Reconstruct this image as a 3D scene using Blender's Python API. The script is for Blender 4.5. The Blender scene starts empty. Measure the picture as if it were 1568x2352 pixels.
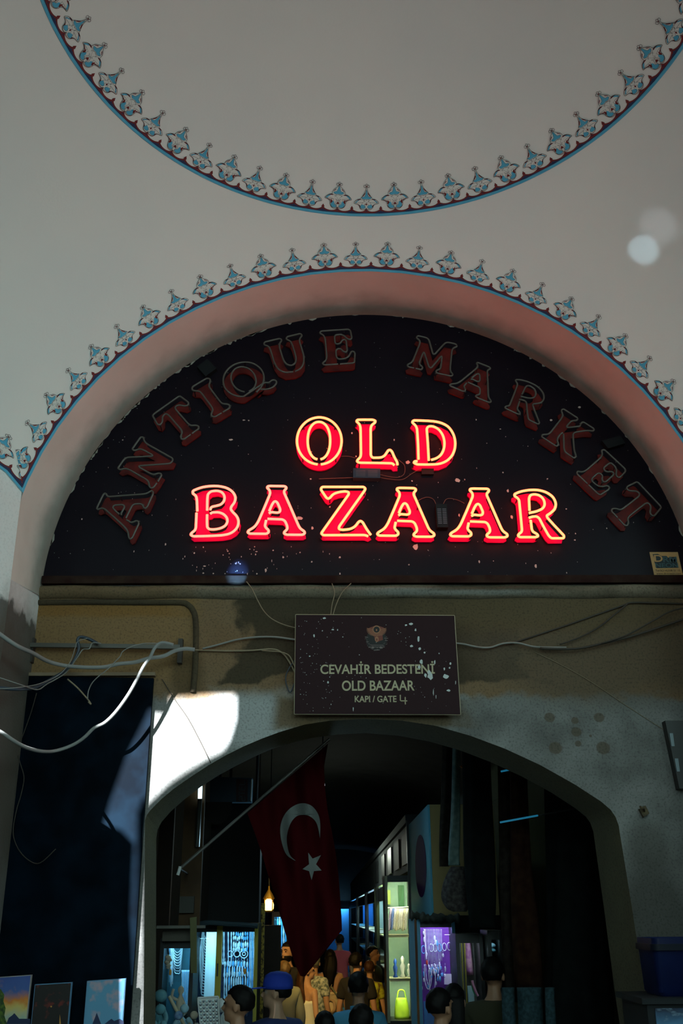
import bpy, bmesh, math, random
from mathutils import Vector, Matrix
from mathutils.geometry import tessellate_polygon
from math import sin, cos, pi, radians, sqrt, atan2

random.seed(7)
SCN = bpy.context.scene
COL = SCN.collection

# ---------------------------------------------------------------- camera
YAW, PITCH, ROLL = radians(1.0), radians(22.0), radians(-0.4)
FPX = 2287.0
CAM = Vector((0.0, 0.0, 2.15))
_f = Vector((sin(YAW) * cos(PITCH), cos(YAW) * cos(PITCH), sin(PITCH)))
_r = Vector((cos(YAW), -sin(YAW), 0.0))
_u = _r.cross(_f)
_R = _r * cos(ROLL) + _u * sin(ROLL)
_U = -_r * sin(ROLL) + _u * cos(ROLL)
cam_data = bpy.data.cameras.new('camera')
cam_data.sensor_fit = 'AUTO'
cam_data.sensor_width = 36.0
cam_data.lens = FPX / 2352.0 * 36.0
cam_data.clip_start = 0.05
cam_data.clip_end = 300.0
cam = bpy.data.objects.new('camera', cam_data)
COL.objects.link(cam)
_m = Matrix((_R, _U, -_f)).transposed().to_4x4()
_m.translation = CAM
cam.matrix_world = _m
SCN.camera = cam

def W(px, py, Y):
    """point of the plane y = Y seen at photograph pixel (px, py)"""
    d = _R * ((px - 784.0) / FPX) - _U * ((py - 1176.0) / FPX) + _f
    return CAM + d * (Y / d.y)

# ---------------------------------------------------------------- light
SCN.view_settings.view_transform = 'Standard'
SCN.view_settings.look = 'None'
SCN.view_settings.exposure = 0.0
SCN.cycles.sample_clamp_indirect = 0.0     # keep the light of the shop cases seen through their panes
SCN.view_settings.gamma = 1.0
SCN.view_settings.use_curve_mapping = False

world = bpy.data.worlds.new('daylight')
world.use_nodes = True
SCN.world = world
_bg = world.node_tree.nodes['Background']
_bg.inputs[0].default_value = (0.67, 1.0, 0.97, 1.0)
_bg.inputs[1].default_value = 3.95

def lamp(name, kind, loc, energy, color=(1, 1, 1), size=None, target=None, **kw):
    d = bpy.data.lights.new(name, kind)
    d.energy = energy
    d.color = color
    if size is not None:
        if kind == 'AREA':
            d.shape = 'RECTANGLE'
            d.size, d.size_y = size
        elif kind == 'SUN':
            d.angle = size
        else:
            d.shadow_soft_size = size
    for k, v in kw.items():
        setattr(d, k, v)
    o = bpy.data.objects.new(name, d)
    COL.objects.link(o)
    o.location = loc
    if target is not None:
        o.rotation_euler = (Vector(target) - Vector(loc)).to_track_quat('-Z', 'Y').to_euler()
    return o

SUN_DIR = Vector((0.45, 0.85, -0.45)).normalized()
lamp('sun', 'SUN', (-8, -6, 10), 45.0, (0.93, 0.97, 1.0), radians(0.5), Vector((-8, -6, 10)) + SUN_DIR)

# ---------------------------------------------------------------- materials
def mat(name, color, rough=0.8, metallic=0.0, emit=None, estr=0.0, spec=None, noise=None, trans=0.0, bump=None, alpha=None):
    """principled material; noise = (scale, other colour, amount, detail) mottles it; bump = (scale, strength)"""
    m = bpy.data.materials.new(name)
    m.use_nodes = True
    nt = m.node_tree
    b = nt.nodes['Principled BSDF']
    b.inputs['Base Color'].default_value = (*color, 1)
    b.inputs['Roughness'].default_value = rough
    b.inputs['Metallic'].default_value = metallic
    if spec is not None:
        b.inputs['Specular IOR Level'].default_value = spec
    if trans:
        b.inputs['Transmission Weight'].default_value = trans
    if emit is not None:
        b.inputs['Emission Color'].default_value = (*emit, 1)
        b.inputs['Emission Strength'].default_value = estr
    if noise or bump:
        tc = nt.nodes.new('ShaderNodeTexCoord')
    if noise:
        sc, c2, amt, det = noise
        n = nt.nodes.new('ShaderNodeTexNoise')
        n.inputs['Scale'].default_value = sc
        n.inputs['Detail'].default_value = det
        nt.links.new(tc.outputs['Object'], n.inputs['Vector'])
        rp = nt.nodes.new('ShaderNodeMapRange')
        rp.inputs[1].default_value = 0.38
        rp.inputs[2].default_value = 0.66
        rp.inputs[4].default_value = amt
        nt.links.new(n.outputs['Fac'], rp.inputs[0])
        mx = nt.nodes.new('ShaderNodeMix')
        mx.data_type = 'RGBA'
        mx.inputs[6].default_value = (*color, 1)
        mx.inputs[7].default_value = (*c2, 1)
        nt.links.new(rp.outputs[0], mx.inputs[0])
        nt.links.new(mx.outputs[2], b.inputs['Base Color'])
    if bump:
        n2 = nt.nodes.new('ShaderNodeTexNoise')
        n2.inputs['Scale'].default_value = bump[0]
        n2.inputs['Detail'].default_value = 6
        nt.links.new(tc.outputs['Object'], n2.inputs['Vector'])
        bp = nt.nodes.new('ShaderNodeBump')
        bp.inputs['Strength'].default_value = bump[1]
        bp.inputs['Distance'].default_value = 0.02
        nt.links.new(n2.outputs['Fac'], bp.inputs['Height'])
        nt.links.new(bp.outputs['Normal'], b.inputs['Normal'])
    return m

# ---------------------------------------------------------------- mesh helpers
class MB:
    """collects vertices and faces of ONE mesh"""
    def __init__(self):
        self.v, self.f, self.mi = [], [], []
    def add(self, verts, faces, mi=0):
        b = len(self.v)
        self.v += [tuple(x) for x in verts]
        self.f += [tuple(b + i for i in fc) for fc in faces]
        self.mi += [mi] * len(faces)
        return self
    def box(self, c, s, mi=0, rz=0.0):
        cx, cy, cz = c
        hx, hy, hz = s[0] / 2, s[1] / 2, s[2] / 2
        vs = []
        for z in (-hz, hz):
            for (x, y) in ((-hx, -hy), (hx, -hy), (hx, hy), (-hx, hy)):
                vs.append((cx + x * cos(rz) - y * sin(rz), cy + x * sin(rz) + y * cos(rz), cz + z))
        return self.add(vs, [(3, 2, 1, 0), (4, 5, 6, 7), (0, 1, 5, 4), (1, 2, 6, 5), (2, 3, 7, 6), (3, 0, 4, 7)], mi)
    def tube(self, pts, r, n=8, mi=0, caps=True, closed=False):
        pts = [Vector(p) for p in pts]
        N = len(pts)
        rs = r if isinstance(r, (list, tuple)) else [r] * N
        tang = []
        for i in range(N):
            a = pts[i - 1] if (i > 0 or closed) else pts[i]
            b = pts[(i + 1) % N] if (i < N - 1 or closed) else pts[i]
            t = (b - a)
            tang.append(t.normalized() if t.length > 1e-9 else Vector((0, 0, 1)))
        ref = Vector((0, 0, 1)) if abs(tang[0].z) < 0.9 else Vector((1, 0, 0))
        nrm = (ref - tang[0] * ref.dot(tang[0])).normalized()
        vs = []
        for i in range(N):
            nrm = (nrm - tang[i] * nrm.dot(tang[i]))
            if nrm.length < 1e-6:
                nrm = tang[i].orthogonal()
            nrm.normalize()
            bn = tang[i].cross(nrm)
            for k in range(n):
                a = 2 * pi * k / n
                vs.append(pts[i] + (nrm * cos(a) + bn * sin(a)) * rs[i])
        fs = []
        for i in range(N if closed else N - 1):
            j = (i + 1) % N
            for k in range(n):
                k2 = (k + 1) % n
                fs.append((i * n + k, i * n + k2, j * n + k2, j * n + k))
        if caps and not closed:
            fs.append(tuple(range(n - 1, -1, -1)))
            fs.append(tuple((N - 1) * n + k for k in range(n)))
        return self.add(vs, fs, mi)
    def prism(self, loops, to3, d0, d1, mi=0, mis=None):
        """loops = [outer, hole ...] of 2D points; to3(p, d) -> 3D; extruded between depths d0 and d1"""
        tris = tessellate_polygon([[Vector((p[0], p[1], 0)) for p in lp] for lp in loops])
        flat = [p for lp in loops for p in lp]
        n = len(flat)
        vs = [to3(p, d0) for p in flat] + [to3(p, d1) for p in flat]
        fs = [tuple(t) for t in tris] + [tuple(i + n for i in reversed(t)) for t in tris]
        o = 0
        for lp in loops:
            m = len(lp)
            for i in range(m):
                j = (i + 1) % m
                fs.append((o + i, o + j, n + o + j, n + o + i))
            o += m
        return self.add(vs, fs, mi)
    def ell(self, c, r, nu=16, nv=10, mi=0, rot=None):
        vs, fs = [], []
        c = Vector(c)
        for i in range(nv + 1):
            th = pi * i / nv
            for k in range(nu):
                ph = 2 * pi * k / nu
                p = Vector((r[0] * sin(th) * cos(ph), r[1] * sin(th) * sin(ph), r[2] * cos(th)))
                if rot is not None:
                    p = rot @ p
                vs.append(c + p)
        for i in range(nv):
            for k in range(nu):
                k2 = (k + 1) % nu
                fs.append((i * nu + k, (i + 1) * nu + k, (i + 1) * nu + k2, i * nu + k2))
        return self.add(vs, fs, mi)
    def lathe(self, c, prof, n=16, mi=0):
        vs, fs = [], []
        for (r, z) in prof:
            for k in range(n):
                a = 2 * pi * k / n
                vs.append((c[0] + r * cos(a), c[1] + r * sin(a), c[2] + z))
        for i in range(len(prof) - 1):
            for k in range(n):
                k2 = (k + 1) % n
                fs.append((i * n + k, i * n + k2, (i + 1) * n + k2, (i + 1) * n + k))
        fs.append(tuple(range(n - 1, -1, -1)))
        fs.append(tuple((len(prof) - 1) * n + k for k in range(n)))
        return self.add(vs, fs, mi)
    def build(self, name, m, parent=None, smooth=False, fix=True):
        me = bpy.data.meshes.new(name)
        me.from_pydata(self.v, [], self.f)
        ms = m if isinstance(m, (list, tuple)) else [m]
        for x in ms:
            me.materials.append(x)
        if len(ms) > 1:
            me.polygons.foreach_set('material_index', self.mi)
        if fix:
            bm = bmesh.new()
            bm.from_mesh(me)
            bmesh.ops.recalc_face_normals(bm, faces=bm.faces)
            bm.to_mesh(me)
            bm.free()
        if smooth is True:
            me.polygons.foreach_set('use_smooth', [True] * len(me.polygons))
        elif smooth:
            me.polygons.foreach_set('use_smooth', [True] * len(me.polygons))
            me.set_sharp_from_angle(angle=radians(smooth))
        me.update()
        o = bpy.data.objects.new(name, me)
        COL.objects.link(o)
        if parent is not None:
            o.parent = parent
            o.matrix_parent_inverse = parent.matrix_basis.inverted()
        return o

def tag(o, label=None, cat=None, group=None, kind=None):
    if label: o['label'] = label
    if cat: o['category'] = cat
    if group: o['group'] = group
    if kind: o['kind'] = kind
    return o

def empty(name, loc, label=None, cat=None, group=None):
    o = bpy.data.objects.new(name, None)
    o.empty_display_size = 0.05
    COL.objects.link(o)
    o.location = loc
    return tag(o, label, cat, group)

def struct(o):
    o['kind'] = 'structure'
    return o

def smooth_path(pts, closed=False, sub=6):
    """Catmull-Rom through the points"""
    P = [Vector(p) for p in pts]
    n = len(P)
    out = []
    rng = range(n) if closed else range(n - 1)
    for i in rng:
        p1, p2 = P[i], P[(i + 1) % n]
        p0 = P[i - 1] if (i > 0 or closed) else p1
        p3 = P[(i + 2) % n] if (i + 2 < n or closed) else p2
        for k in range(sub):
            t = k / sub
            out.append(0.5 * ((2 * p1) + (p2 - p0) * t + (2 * p0 - 5 * p1 + 4 * p2 - p3) * t * t + (3 * p1 - p0 - 3 * p2 + p3) * t ** 3))
    if not closed:
        out.append(P[-1])
    return out

def round_path(pts, closed, rad, sub=4):
    """polyline with corners rounded by at most rad"""
    P = [Vector((p[0], p[1])) for p in pts]
    n = len(P)
    out = []
    for i in range(n):
        if not closed and i in (0, n - 1):
            out.append(P[i]); continue
        a, b, c = P[i - 1], P[i], P[(i + 1) % n]
        u, v = a - b, c - b
        lu, lv = u.length, v.length
        if lu < 1e-9 or lv < 1e-9:
            continue
        d = min(rad, lu * 0.48, lv * 0.48)
        s, e = b + u / lu * d, b + v / lv * d
        for k in range(sub + 1):
            t = k / sub
            out.append(s * (1 - t) ** 2 + b * 2 * t * (1 - t) + e * t * t)
    return out

# ================================================================ the bay: vault, arches, piers, front wall
D = 6.6                      # plane of the sign board and gate wall
YF = 6.0                     # plane of the vault's front arch
FX, FZ, FR = 0.281, 4.118, 2.328      # front arch circle
BX, BZ, BR = 0.311, 4.192, 2.266      # circle of the sign board
SR = 3.2925                  # sphere of the vault
SC = Vector((FX, YF - FR, FZ))
XL, XR, YB = -2.45, 3.012, YF - 2 * FR      # side planes of the bay
QN = Vector((-0.79, 0.613, 0.0)).normalized()  # the four corners are cut off obliquely
QD = 3.205
XC0, XC1 = -1.979, 2.541     # where the front arch meets the cut corners

M_plaster = mat('white_plaster', (0.74, 0.725, 0.69), 0.9, noise=(1.3, (0.69, 0.69, 0.67), 0.8, 5), bump=(60, 0.05))
M_soffit = None   # built below, darker toward the sign board
M_floor = mat('stone_floor', (0.34, 0.33, 0.31), 0.7, noise=(3, (0.24, 0.23, 0.22), 1, 5))
M_black = mat('black_void_paint', (0.012, 0.012, 0.012), 0.85)
M_darkplaster = mat('sooty_plaster', (0.05, 0.045, 0.04), 0.9, noise=(4, (0.025, 0.022, 0.02), 1, 5))

def link_math(nt, op, a, b=None, clamp=False):
    n = nt.nodes.new('ShaderNodeMath')
    n.operation = op
    n.use_clamp = clamp
    for i, x in enumerate((a, b)):
        if x is None: continue
        if isinstance(x, (int, float)): n.inputs[i].default_value = x
        else: nt.links.new(x, n.inputs[i])
    return n.outputs[0]

def smask(nt, pos, cx, cz, rx, rz, nz, soft=0.25, amp=0.5, box=False):
    """blotch around (cx, cz) with a ragged rim: 1 inside, 0 outside"""
    x, z = pos
    dx = link_math(nt, 'DIVIDE', link_math(nt, 'SUBTRACT', x, cx), rx)
    dz = link_math(nt, 'DIVIDE', link_math(nt, 'SUBTRACT', z, cz), rz)
    if box:
        d = link_math(nt, 'MAXIMUM', link_math(nt, 'ABSOLUTE', dx), link_math(nt, 'ABSOLUTE', dz))
    else:
        d = link_math(nt, 'SQRT', link_math(nt, 'ADD', link_math(nt, 'MULTIPLY', dx, dx), link_math(nt, 'MULTIPLY', dz, dz)))
    d = link_math(nt, 'ADD', d, link_math(nt, 'MULTIPLY', link_math(nt, 'SUBTRACT', nz, 0.5), amp))
    r = nt.nodes.new('ShaderNodeMapRange')
    r.interpolation_type = 'SMOOTHSTEP'
    nt.links.new(d, r.inputs[0])
    r.inputs[1].default_value = 1.0 - soft
    r.inputs[2].default_value = 1.0 + soft
    r.inputs[3].default_value = 1.0
    r.inputs[4].default_value = 0.0
    return r.outputs[0]

def wall_material(name, base, base2, blots, speck=0.75, rough=0.92):
    """worn plaster: blots = [(cx, cz, rx, rz, soft, amp, box, colour, amount)] in world metres"""
    m = bpy.data.materials.new(name)
    m.use_nodes = True
    nt = m.node_tree
    b = nt.nodes['Principled BSDF']
    b.inputs['Roughness'].default_value = rough
    g = nt.nodes.new('ShaderNodeNewGeometry')
    sp = nt.nodes.new('ShaderNodeSeparateXYZ')
    nt.links.new(g.outputs['Position'], sp.inputs[0])
    def noise(scale, det=6, vec=None):
        n = nt.nodes.new('ShaderNodeTexNoise')
        n.inputs['Scale'].default_value = scale
        n.inputs['Detail'].default_value = det
        nt.links.new(g.outputs['Position'] if vec is None else vec, n.inputs['Vector'])
        return n.outputs['Fac']
    n1, n2, n3 = noise(3.2), noise(9.0), noise(70.0, 3)
    def mix(fac, a, c):
        x = nt.nodes.new('ShaderNodeMix')
        x.data_type = 'RGBA'
        nt.links.new(fac, x.inputs[0]) if not isinstance(fac, float) else setattr(x.inputs[0], 'default_value', fac)
        if isinstance(a, tuple): x.inputs[6].default_value = (*a, 1)
        else: nt.links.new(a, x.inputs[6])
        if isinstance(c, tuple): x.inputs[7].default_value = (*c, 1)
        else: nt.links.new(c, x.inputs[7])
        return x.outputs[2]
    r = nt.nodes.new('ShaderNodeMapRange')
    nt.links.new(n1, r.inputs[0]); r.inputs[1].default_value = 0.35; r.inputs[2].default_value = 0.68
    col = mix(r.outputs[0], base, base2)
    pos = (sp.outputs['X'], sp.outputs['Z'])
    for (cx, cz, rx, rz, soft, amp, box, c, amt) in blots:
        k = smask(nt, pos, cx, cz, rx, rz, n2 if amp < 0.8 else n1, soft, amp, box)
        col = mix(link_math(nt, 'MULTIPLY', k, amt), col, c)
    # fine pits and specks of the rough coat
    r3 = nt.nodes.new('ShaderNodeMapRange')
    nt.links.new(n3, r3.inputs[0]); r3.inputs[1].default_value = 0.34; r3.inputs[2].default_value = 0.50
    r3.inputs[3].default_value = 0.55; r3.inputs[4].default_value = 1.0
    mm = nt.nodes.new('ShaderNodeMix'); mm.data_type = 'RGBA'; mm.blend_type = 'MULTIPLY'
    mm.inputs[0].default_value = speck
    nt.links.new(col, mm.inputs[6]); nt.links.new(r3.outputs[0], mm.inputs[7])
    nt.links.new(mm.outputs[2], b.inputs['Base Color'])
    bp = nt.nodes.new('ShaderNodeBump')
    bp.inputs['Strength'].default_value = 0.25; bp.inputs['Distance'].default_value = 0.01
    nt.links.new(n3, bp.inputs['Height']); nt.links.new(bp.outputs['Normal'], b.inputs['Normal'])
    return m

def px_blot(px, py, rx, ry, soft, amp, box, c, amt, Y=D):
    """a stain given by its photograph centre and half sizes, stored in metres on the wall"""
    p, q = W(px, py, Y), W(px + rx, py - ry, Y)
    return (p.x, p.z, abs(q.x - p.x), abs(q.z - p.z), soft, amp, box, c, amt)

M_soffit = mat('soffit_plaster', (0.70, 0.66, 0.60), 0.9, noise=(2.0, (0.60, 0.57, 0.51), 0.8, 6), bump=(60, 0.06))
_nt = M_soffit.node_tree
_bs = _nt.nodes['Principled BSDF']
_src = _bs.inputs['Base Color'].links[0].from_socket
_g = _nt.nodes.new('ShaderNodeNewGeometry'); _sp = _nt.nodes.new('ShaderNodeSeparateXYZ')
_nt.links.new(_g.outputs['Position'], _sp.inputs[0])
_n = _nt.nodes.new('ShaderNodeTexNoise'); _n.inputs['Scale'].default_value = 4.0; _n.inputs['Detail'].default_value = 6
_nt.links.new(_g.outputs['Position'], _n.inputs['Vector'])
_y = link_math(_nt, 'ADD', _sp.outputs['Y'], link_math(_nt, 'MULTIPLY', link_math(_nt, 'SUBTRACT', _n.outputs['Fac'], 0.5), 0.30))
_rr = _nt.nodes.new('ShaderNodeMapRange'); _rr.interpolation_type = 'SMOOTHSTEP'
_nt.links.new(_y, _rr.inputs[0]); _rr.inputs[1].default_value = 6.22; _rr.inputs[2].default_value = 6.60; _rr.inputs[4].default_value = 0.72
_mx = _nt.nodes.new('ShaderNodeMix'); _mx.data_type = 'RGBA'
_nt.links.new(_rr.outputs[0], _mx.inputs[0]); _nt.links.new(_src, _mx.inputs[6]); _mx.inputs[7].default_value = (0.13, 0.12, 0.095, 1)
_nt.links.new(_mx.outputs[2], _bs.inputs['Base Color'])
# floor ------------------------------------------------------------------
struct(MB().box((0, 20, -0.1), (60, 90, 0.2)).build('floor', M_floor))

# vault: a piece of a sphere over the square bay --------------------------
def spaced(a, b, n):
    return [a + (b - a) * (0.5 - 0.5 * cos(pi * i / n)) for i in range(n + 1)]
mb = MB()
NX = NY = 150
xs, ys = spaced(XL, XR, NX), spaced(YB, YF, NY)
for y in ys:
    for x in xs:
        q = SR * SR - (x - SC.x) ** 2 - (y - SC.y) ** 2
        mb.v.append((x, y, SC.z + sqrt(max(q, 0.0))))
for j in range(NY):
    for i in range(NX):
        a = j * (NX + 1) + i
        mb.f.append((a, a + NX + 1, a + NX + 2, a + 1)); mb.mi.append(0)
vault = struct(mb.build('ceiling', M_plaster, smooth=True, fix=False))
bm = bmesh.new(); bm.from_mesh(vault.data)
for sx in (-1, 1):
    for sy in (-1, 1):
        nv = Vector((-QN.x * sx, QN.y * sy, 0))
        bmesh.ops.bisect_plane(bm, geom=bm.verts[:] + bm.edges[:] + bm.faces[:], plane_co=SC + nv * QD, plane_no=nv, clear_outer=True)
bm.to_mesh(vault.data); bm.free()
vault.data.polygons.foreach_set('use_smooth', [True] * len(vault.data.polygons))

# front arch soffit: from the vault's front arch back to the sign board ---
def front_profile(y):
    """outline of the arched recess at depth y, from the left foot round to the right foot"""
    t = (y - YF) / (D - YF)
    cx, cz, r = FX + (BX - FX) * t, FZ + (BZ - FZ) * t, FR + (BR - FR) * t
    xl, xr = XC0 + 0.02 * t, XC1 + 0.02 * t
    pts = []
    for k in range(0, 97):
        a = pi - pi * k / 96
        x, z = cx + r * cos(a), cz + r * sin(a)
        pts.append((min(max(x, xl), xr), z))
    return pts
mb = MB()
rows = 13
for j in range(rows):
    t = j / (rows - 1)
    y = YF + (D + 0.02 - YF) * t
    for (x, z) in front_profile(y):
        # a soft rounded arris at the front
        mb.v.append((x, y, z))
n = 97
for j in range(rows - 1):
    for i in range(n - 1):
        mb.f.append((j * n + i, j * n + i + 1, (j + 1) * n + i + 1, (j + 1) * n + i)); mb.mi.append(0)
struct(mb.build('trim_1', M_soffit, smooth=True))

# side and rear arches of the bay (short barrels) and the corner piers ----
def barrel(name, plane, at, depth, c, z, r):
    m = MB()
    for j, off in enumerate((0.0, depth)):
        for k in range(65):
            a = pi * k / 64
            u, zz = c + r * cos(a), z + r * sin(a)
            m.v.append((at + off, u, zz) if plane == 'x' else (u, at + off, zz))
    for k in range(64):
        m.f.append((k, k + 1, 65 + k + 1, 65 + k)); m.mi.append(0)
    return struct(m.build(name, M_plaster, smooth=True))
RL = sqrt(SR ** 2 - (XL - SC.x) ** 2)
RRt = sqrt(SR ** 2 - (XR - SC.x) ** 2)
barrel('trim_2', 'x', XL, -0.25, SC.y, FZ, min(RL, FR))
barrel('trim_3', 'x', XR, 0.6, SC.y, FZ, min(RRt, FR))
barrel('trim_4', 'y', YB, -0.6, FX, FZ, FR)

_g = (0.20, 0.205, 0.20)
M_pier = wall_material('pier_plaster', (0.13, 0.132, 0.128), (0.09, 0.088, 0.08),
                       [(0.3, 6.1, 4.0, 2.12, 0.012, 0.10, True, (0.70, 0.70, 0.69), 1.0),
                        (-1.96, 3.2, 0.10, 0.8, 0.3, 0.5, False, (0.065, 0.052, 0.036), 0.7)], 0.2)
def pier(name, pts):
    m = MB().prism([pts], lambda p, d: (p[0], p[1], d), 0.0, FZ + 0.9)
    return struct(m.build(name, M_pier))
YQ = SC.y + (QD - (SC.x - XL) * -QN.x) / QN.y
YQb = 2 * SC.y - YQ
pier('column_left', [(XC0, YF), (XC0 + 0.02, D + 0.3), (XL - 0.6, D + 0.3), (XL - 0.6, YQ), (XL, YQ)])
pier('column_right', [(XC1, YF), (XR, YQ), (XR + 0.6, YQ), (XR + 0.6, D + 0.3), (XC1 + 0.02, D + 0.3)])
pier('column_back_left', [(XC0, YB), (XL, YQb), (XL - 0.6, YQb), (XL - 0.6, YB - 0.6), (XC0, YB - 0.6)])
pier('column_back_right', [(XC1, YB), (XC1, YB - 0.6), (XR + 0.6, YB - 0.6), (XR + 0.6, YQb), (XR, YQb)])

# gate wall ---------------------------------------------------------------
GATE_OUT = [(329, 2390), (331, 2200), (333, 1885), (337, 1872), (346, 1860), (372, 1834), (400, 1811), (440, 1783), (480, 1757),
            (520, 1734), (560, 1714), (600, 1697), (640, 1682), (700, 1664), (760, 1655), (840, 1651), (920, 1655), (1000, 1667), (1080, 1690),
            (1160, 1720), (1240, 1757), (1320, 1802), (1380, 1841), (1402, 1860), (1413, 1876), (1420, 1895), (1450, 2080), (1480, 2275), (1497, 2390)]
GATE_IN = [(356, 2390), (358, 2200), (359, 1925), (362, 1905), (371, 1888), (392, 1864), (420, 1839), (460, 1808), (500, 1782),
           (540, 1760), (580, 1740), (620, 1722), (660, 1709), (715, 1695), (775, 1687), (840, 1684), (915, 1690), (985, 1703), (1055, 1723),
           (1125, 1750), (1195, 1782), (1265, 1820), (1320, 1856), (1345, 1876), (1355, 1890), (1362, 1910), (1387, 2090), (1411, 2275), (1428, 2390)]
YI = 7.1
go = [(W(x, y, D).x, W(x, y, D).z) for x, y in GATE_OUT]
gi = [(W(x, y, YI).x, W(x, y, YI).z) for x, y in GATE_IN]
def to_floor(p):
    a0, a1 = p[0], p[1]
    b0, b1 = p[-1], p[-2]
    s0, s1 = (a0[0] - a1[0]) / (a0[1] - a1[1]), (b0[0] - b1[0]) / (b0[1] - b1[1])
    return [(a0[0] - 0.3 * s0 * a0[1], 0.0)] + p + [(b0[0] - 0.3 * s1 * b0[1], 0.0)]
go, gi = to_floor(go), to_floor(gi)
ZB = 4.325                   # underside of the sign board
blots = [
    px_blot(600, 1480, 1200, 118, 0.10, 0.5, True, (0.17, 0.10, 0.042), 0.9),         # old yellow-brown upper band
    px_blot(240, 1470, 215, 95, 0.15, 0.4, True, (0.21, 0.125, 0.05), 0.85),
    px_blot(240, 1398, 190, 18, 0.4, 0.6, True, (0.20, 0.10, 0.022), 0.9),
    px_blot(880, 1450, 322, 105, 0.04, 0.85, True, (0.040, 0.028, 0.013), 0.96),         # damp brown patch behind the plate
    px_blot(1380, 1480, 260, 130, 0.3, 0.8, False, (0.085, 0.062, 0.038), 0.8),
    px_blot(600, 1655, 95, 62, 0.4, 0.6, True, (0.36, 0.38, 0.38), 0.85),
    px_blot(676, 1635, 42, 40, 0.35, 0.8, True, (0.15, 0.095, 0.04), 0.85),
    px_blot(860, 1640, 200, 30, 0.3, 0.5, True, (0.09, 0.06, 0.026), 0.9),
    px_blot(430, 1550, 40, 60, 0.4, 0.6, False, (0.085, 0.052, 0.02), 0.8),
    px_blot(1505, 2120, 70, 140, 0.4, 0.9, False, (0.05, 0.049, 0.042), 0.8),
    px_blot(1490, 1950, 40, 60, 0.5, 0.9, False, (0.07, 0.068, 0.06), 0.7),
    px_blot(1255, 1400, 330, 55, 0.4, 0.8, False, (0.09, 0.06, 0.026), 0.8),
]
for (x, y, r) in ((1262, 1648, 11), (1320, 1655, 8), (1375, 1648, 11), (1323, 1681, 11), (1327, 1708, 7), (1275, 1718, 14), (1385, 1718, 14), (1356, 1690, 3)):
    blots.append(px_blot(x, y, r, r, 0.14, 0.25, False, (0.085, 0.068, 0.045), 0.8))   # round glue marks
M_wall = wall_material('worn_wall_plaster', (0.215, 0.22, 0.212), (0.105, 0.105, 0.10), blots)
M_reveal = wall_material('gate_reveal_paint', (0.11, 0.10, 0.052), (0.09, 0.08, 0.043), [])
XW0, XW1 = XC0 - 0.02, XC1 + 0.3
outer = [(XW0, 0.0), (XW0, ZB + 0.2), (XW1, ZB + 0.2), (XW1, 0.0)]
loop = outer + list(reversed(go))
mb = MB()
tris = tessellate_polygon([[Vector((p[0], p[1], 0)) for p in loop]])
mb.add([(p[0], D, p[1]) for p in loop], tris)
loop2 = outer + list(reversed(gi))
tris2 = tessellate_polygon([[Vector((p[0], p[1], 0)) for p in loop2]])
mb.add([(p[0], YI, p[1]) for p in loop2], tris2)
wall = struct(mb.build('wall_front', M_wall))
# reveal of the gate, with a chipped front edge
mb = MB()
random.seed(3)
N = len(go)
dense_o, dense_i = [], []
for i in range(N - 1):
    for k in range(6):
        t = k / 6
        dense_o.append((go[i][0] * (1 - t) + go[i + 1][0] * t, go[i][1] * (1 - t) + go[i + 1][1] * t))
        dense_i.append((gi[i][0] * (1 - t) + gi[i + 1][0] * t, gi[i][1] * (1 - t) + gi[i + 1][1] * t))
dense_o.append(go[-1]); dense_i.append(gi[-1])
n = len(dense_o)
for j, t in enumerate((0, 0.04, 0.5, 1.0)):
    for i in range(n):
        o, q = dense_o[i], dense_i[i]
        w = random.uniform(-0.004, 0.004) if j == 1 else 0
        mb.v.append((o[0] + (q[0] - o[0]) * t + w, D + (YI - D) * t, o[1] + (q[1] - o[1]) * t + w))
for j in range(3):
    for i in range(n - 1):
        mb.f.append((j * n + i, j * n + i + 1, (j + 1) * n + i + 1, (j + 1) * n + i)); mb.mi.append(0)
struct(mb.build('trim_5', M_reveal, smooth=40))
# ledge under the sign board
M_ledge = wall_material('ledge_plaster', (0.16, 0.13, 0.09), (0.09, 0.07, 0.045), [px_blot(240, 1360, 200, 30, 0.3, 0.5, True, (0.14, 0.085, 0.035), 0.7), px_blot(1030, 1362, 190, 8, 0.4, 0.5, True, (0.2, 0.2, 0.18), 0.8), px_blot(1140, 1352, 150, 8, 0.5, 0.7, True, (0.045, 0.034, 0.017), 0.9)])
prof = [(0.0, 0.0), (-0.012, 0.004), (-0.03, 0.016), (-0.045, 0.04), (-0.048, 0.065), (-0.035, 0.085), (-0.01, 0.095), (0.0, 0.1)]
mb = MB()
nx = 60
ztop = ZB - 0.055
for i in range(nx + 1):
    x = XC0 + 0.018 + (XC1 - XC0 - 0.02) * i / nx
    for (dy, dz) in prof:
        mb.v.append((x, D + dy + 0.002 * sin(i * 1.7), ztop - 0.1 + dz + 0.004 * sin(i * 0.6)))
for i in range(nx):
    for k in range(len(prof) - 1):
        a = i * len(prof) + k
        mb.f.append((a, a + 1, a + len(prof) + 1, a + len(prof))); mb.mi.append(0)
struct(mb.build('trim_6', M_ledge, smooth=True))
# raised moulding of the lintel panel over the dark door, turning down at its right end
M_mould = wall_material('lintel_moulding_plaster', (0.06, 0.043, 0.02), (0.04, 0.028, 0.014), [])
pth = [W(x, y, D - 0.004) for x, y in ((78, 1384), (200, 1383), (330, 1384), (412, 1384), (432, 1390), (444, 1404), (449, 1425), (450, 1470), (448, 1530), (443, 1590))]
mb = MB().tube(smooth_path(pth, sub=4), [0.020] * 37, 8)
struct(mb.build('trim_7', M_mould, smooth=True))

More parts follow.
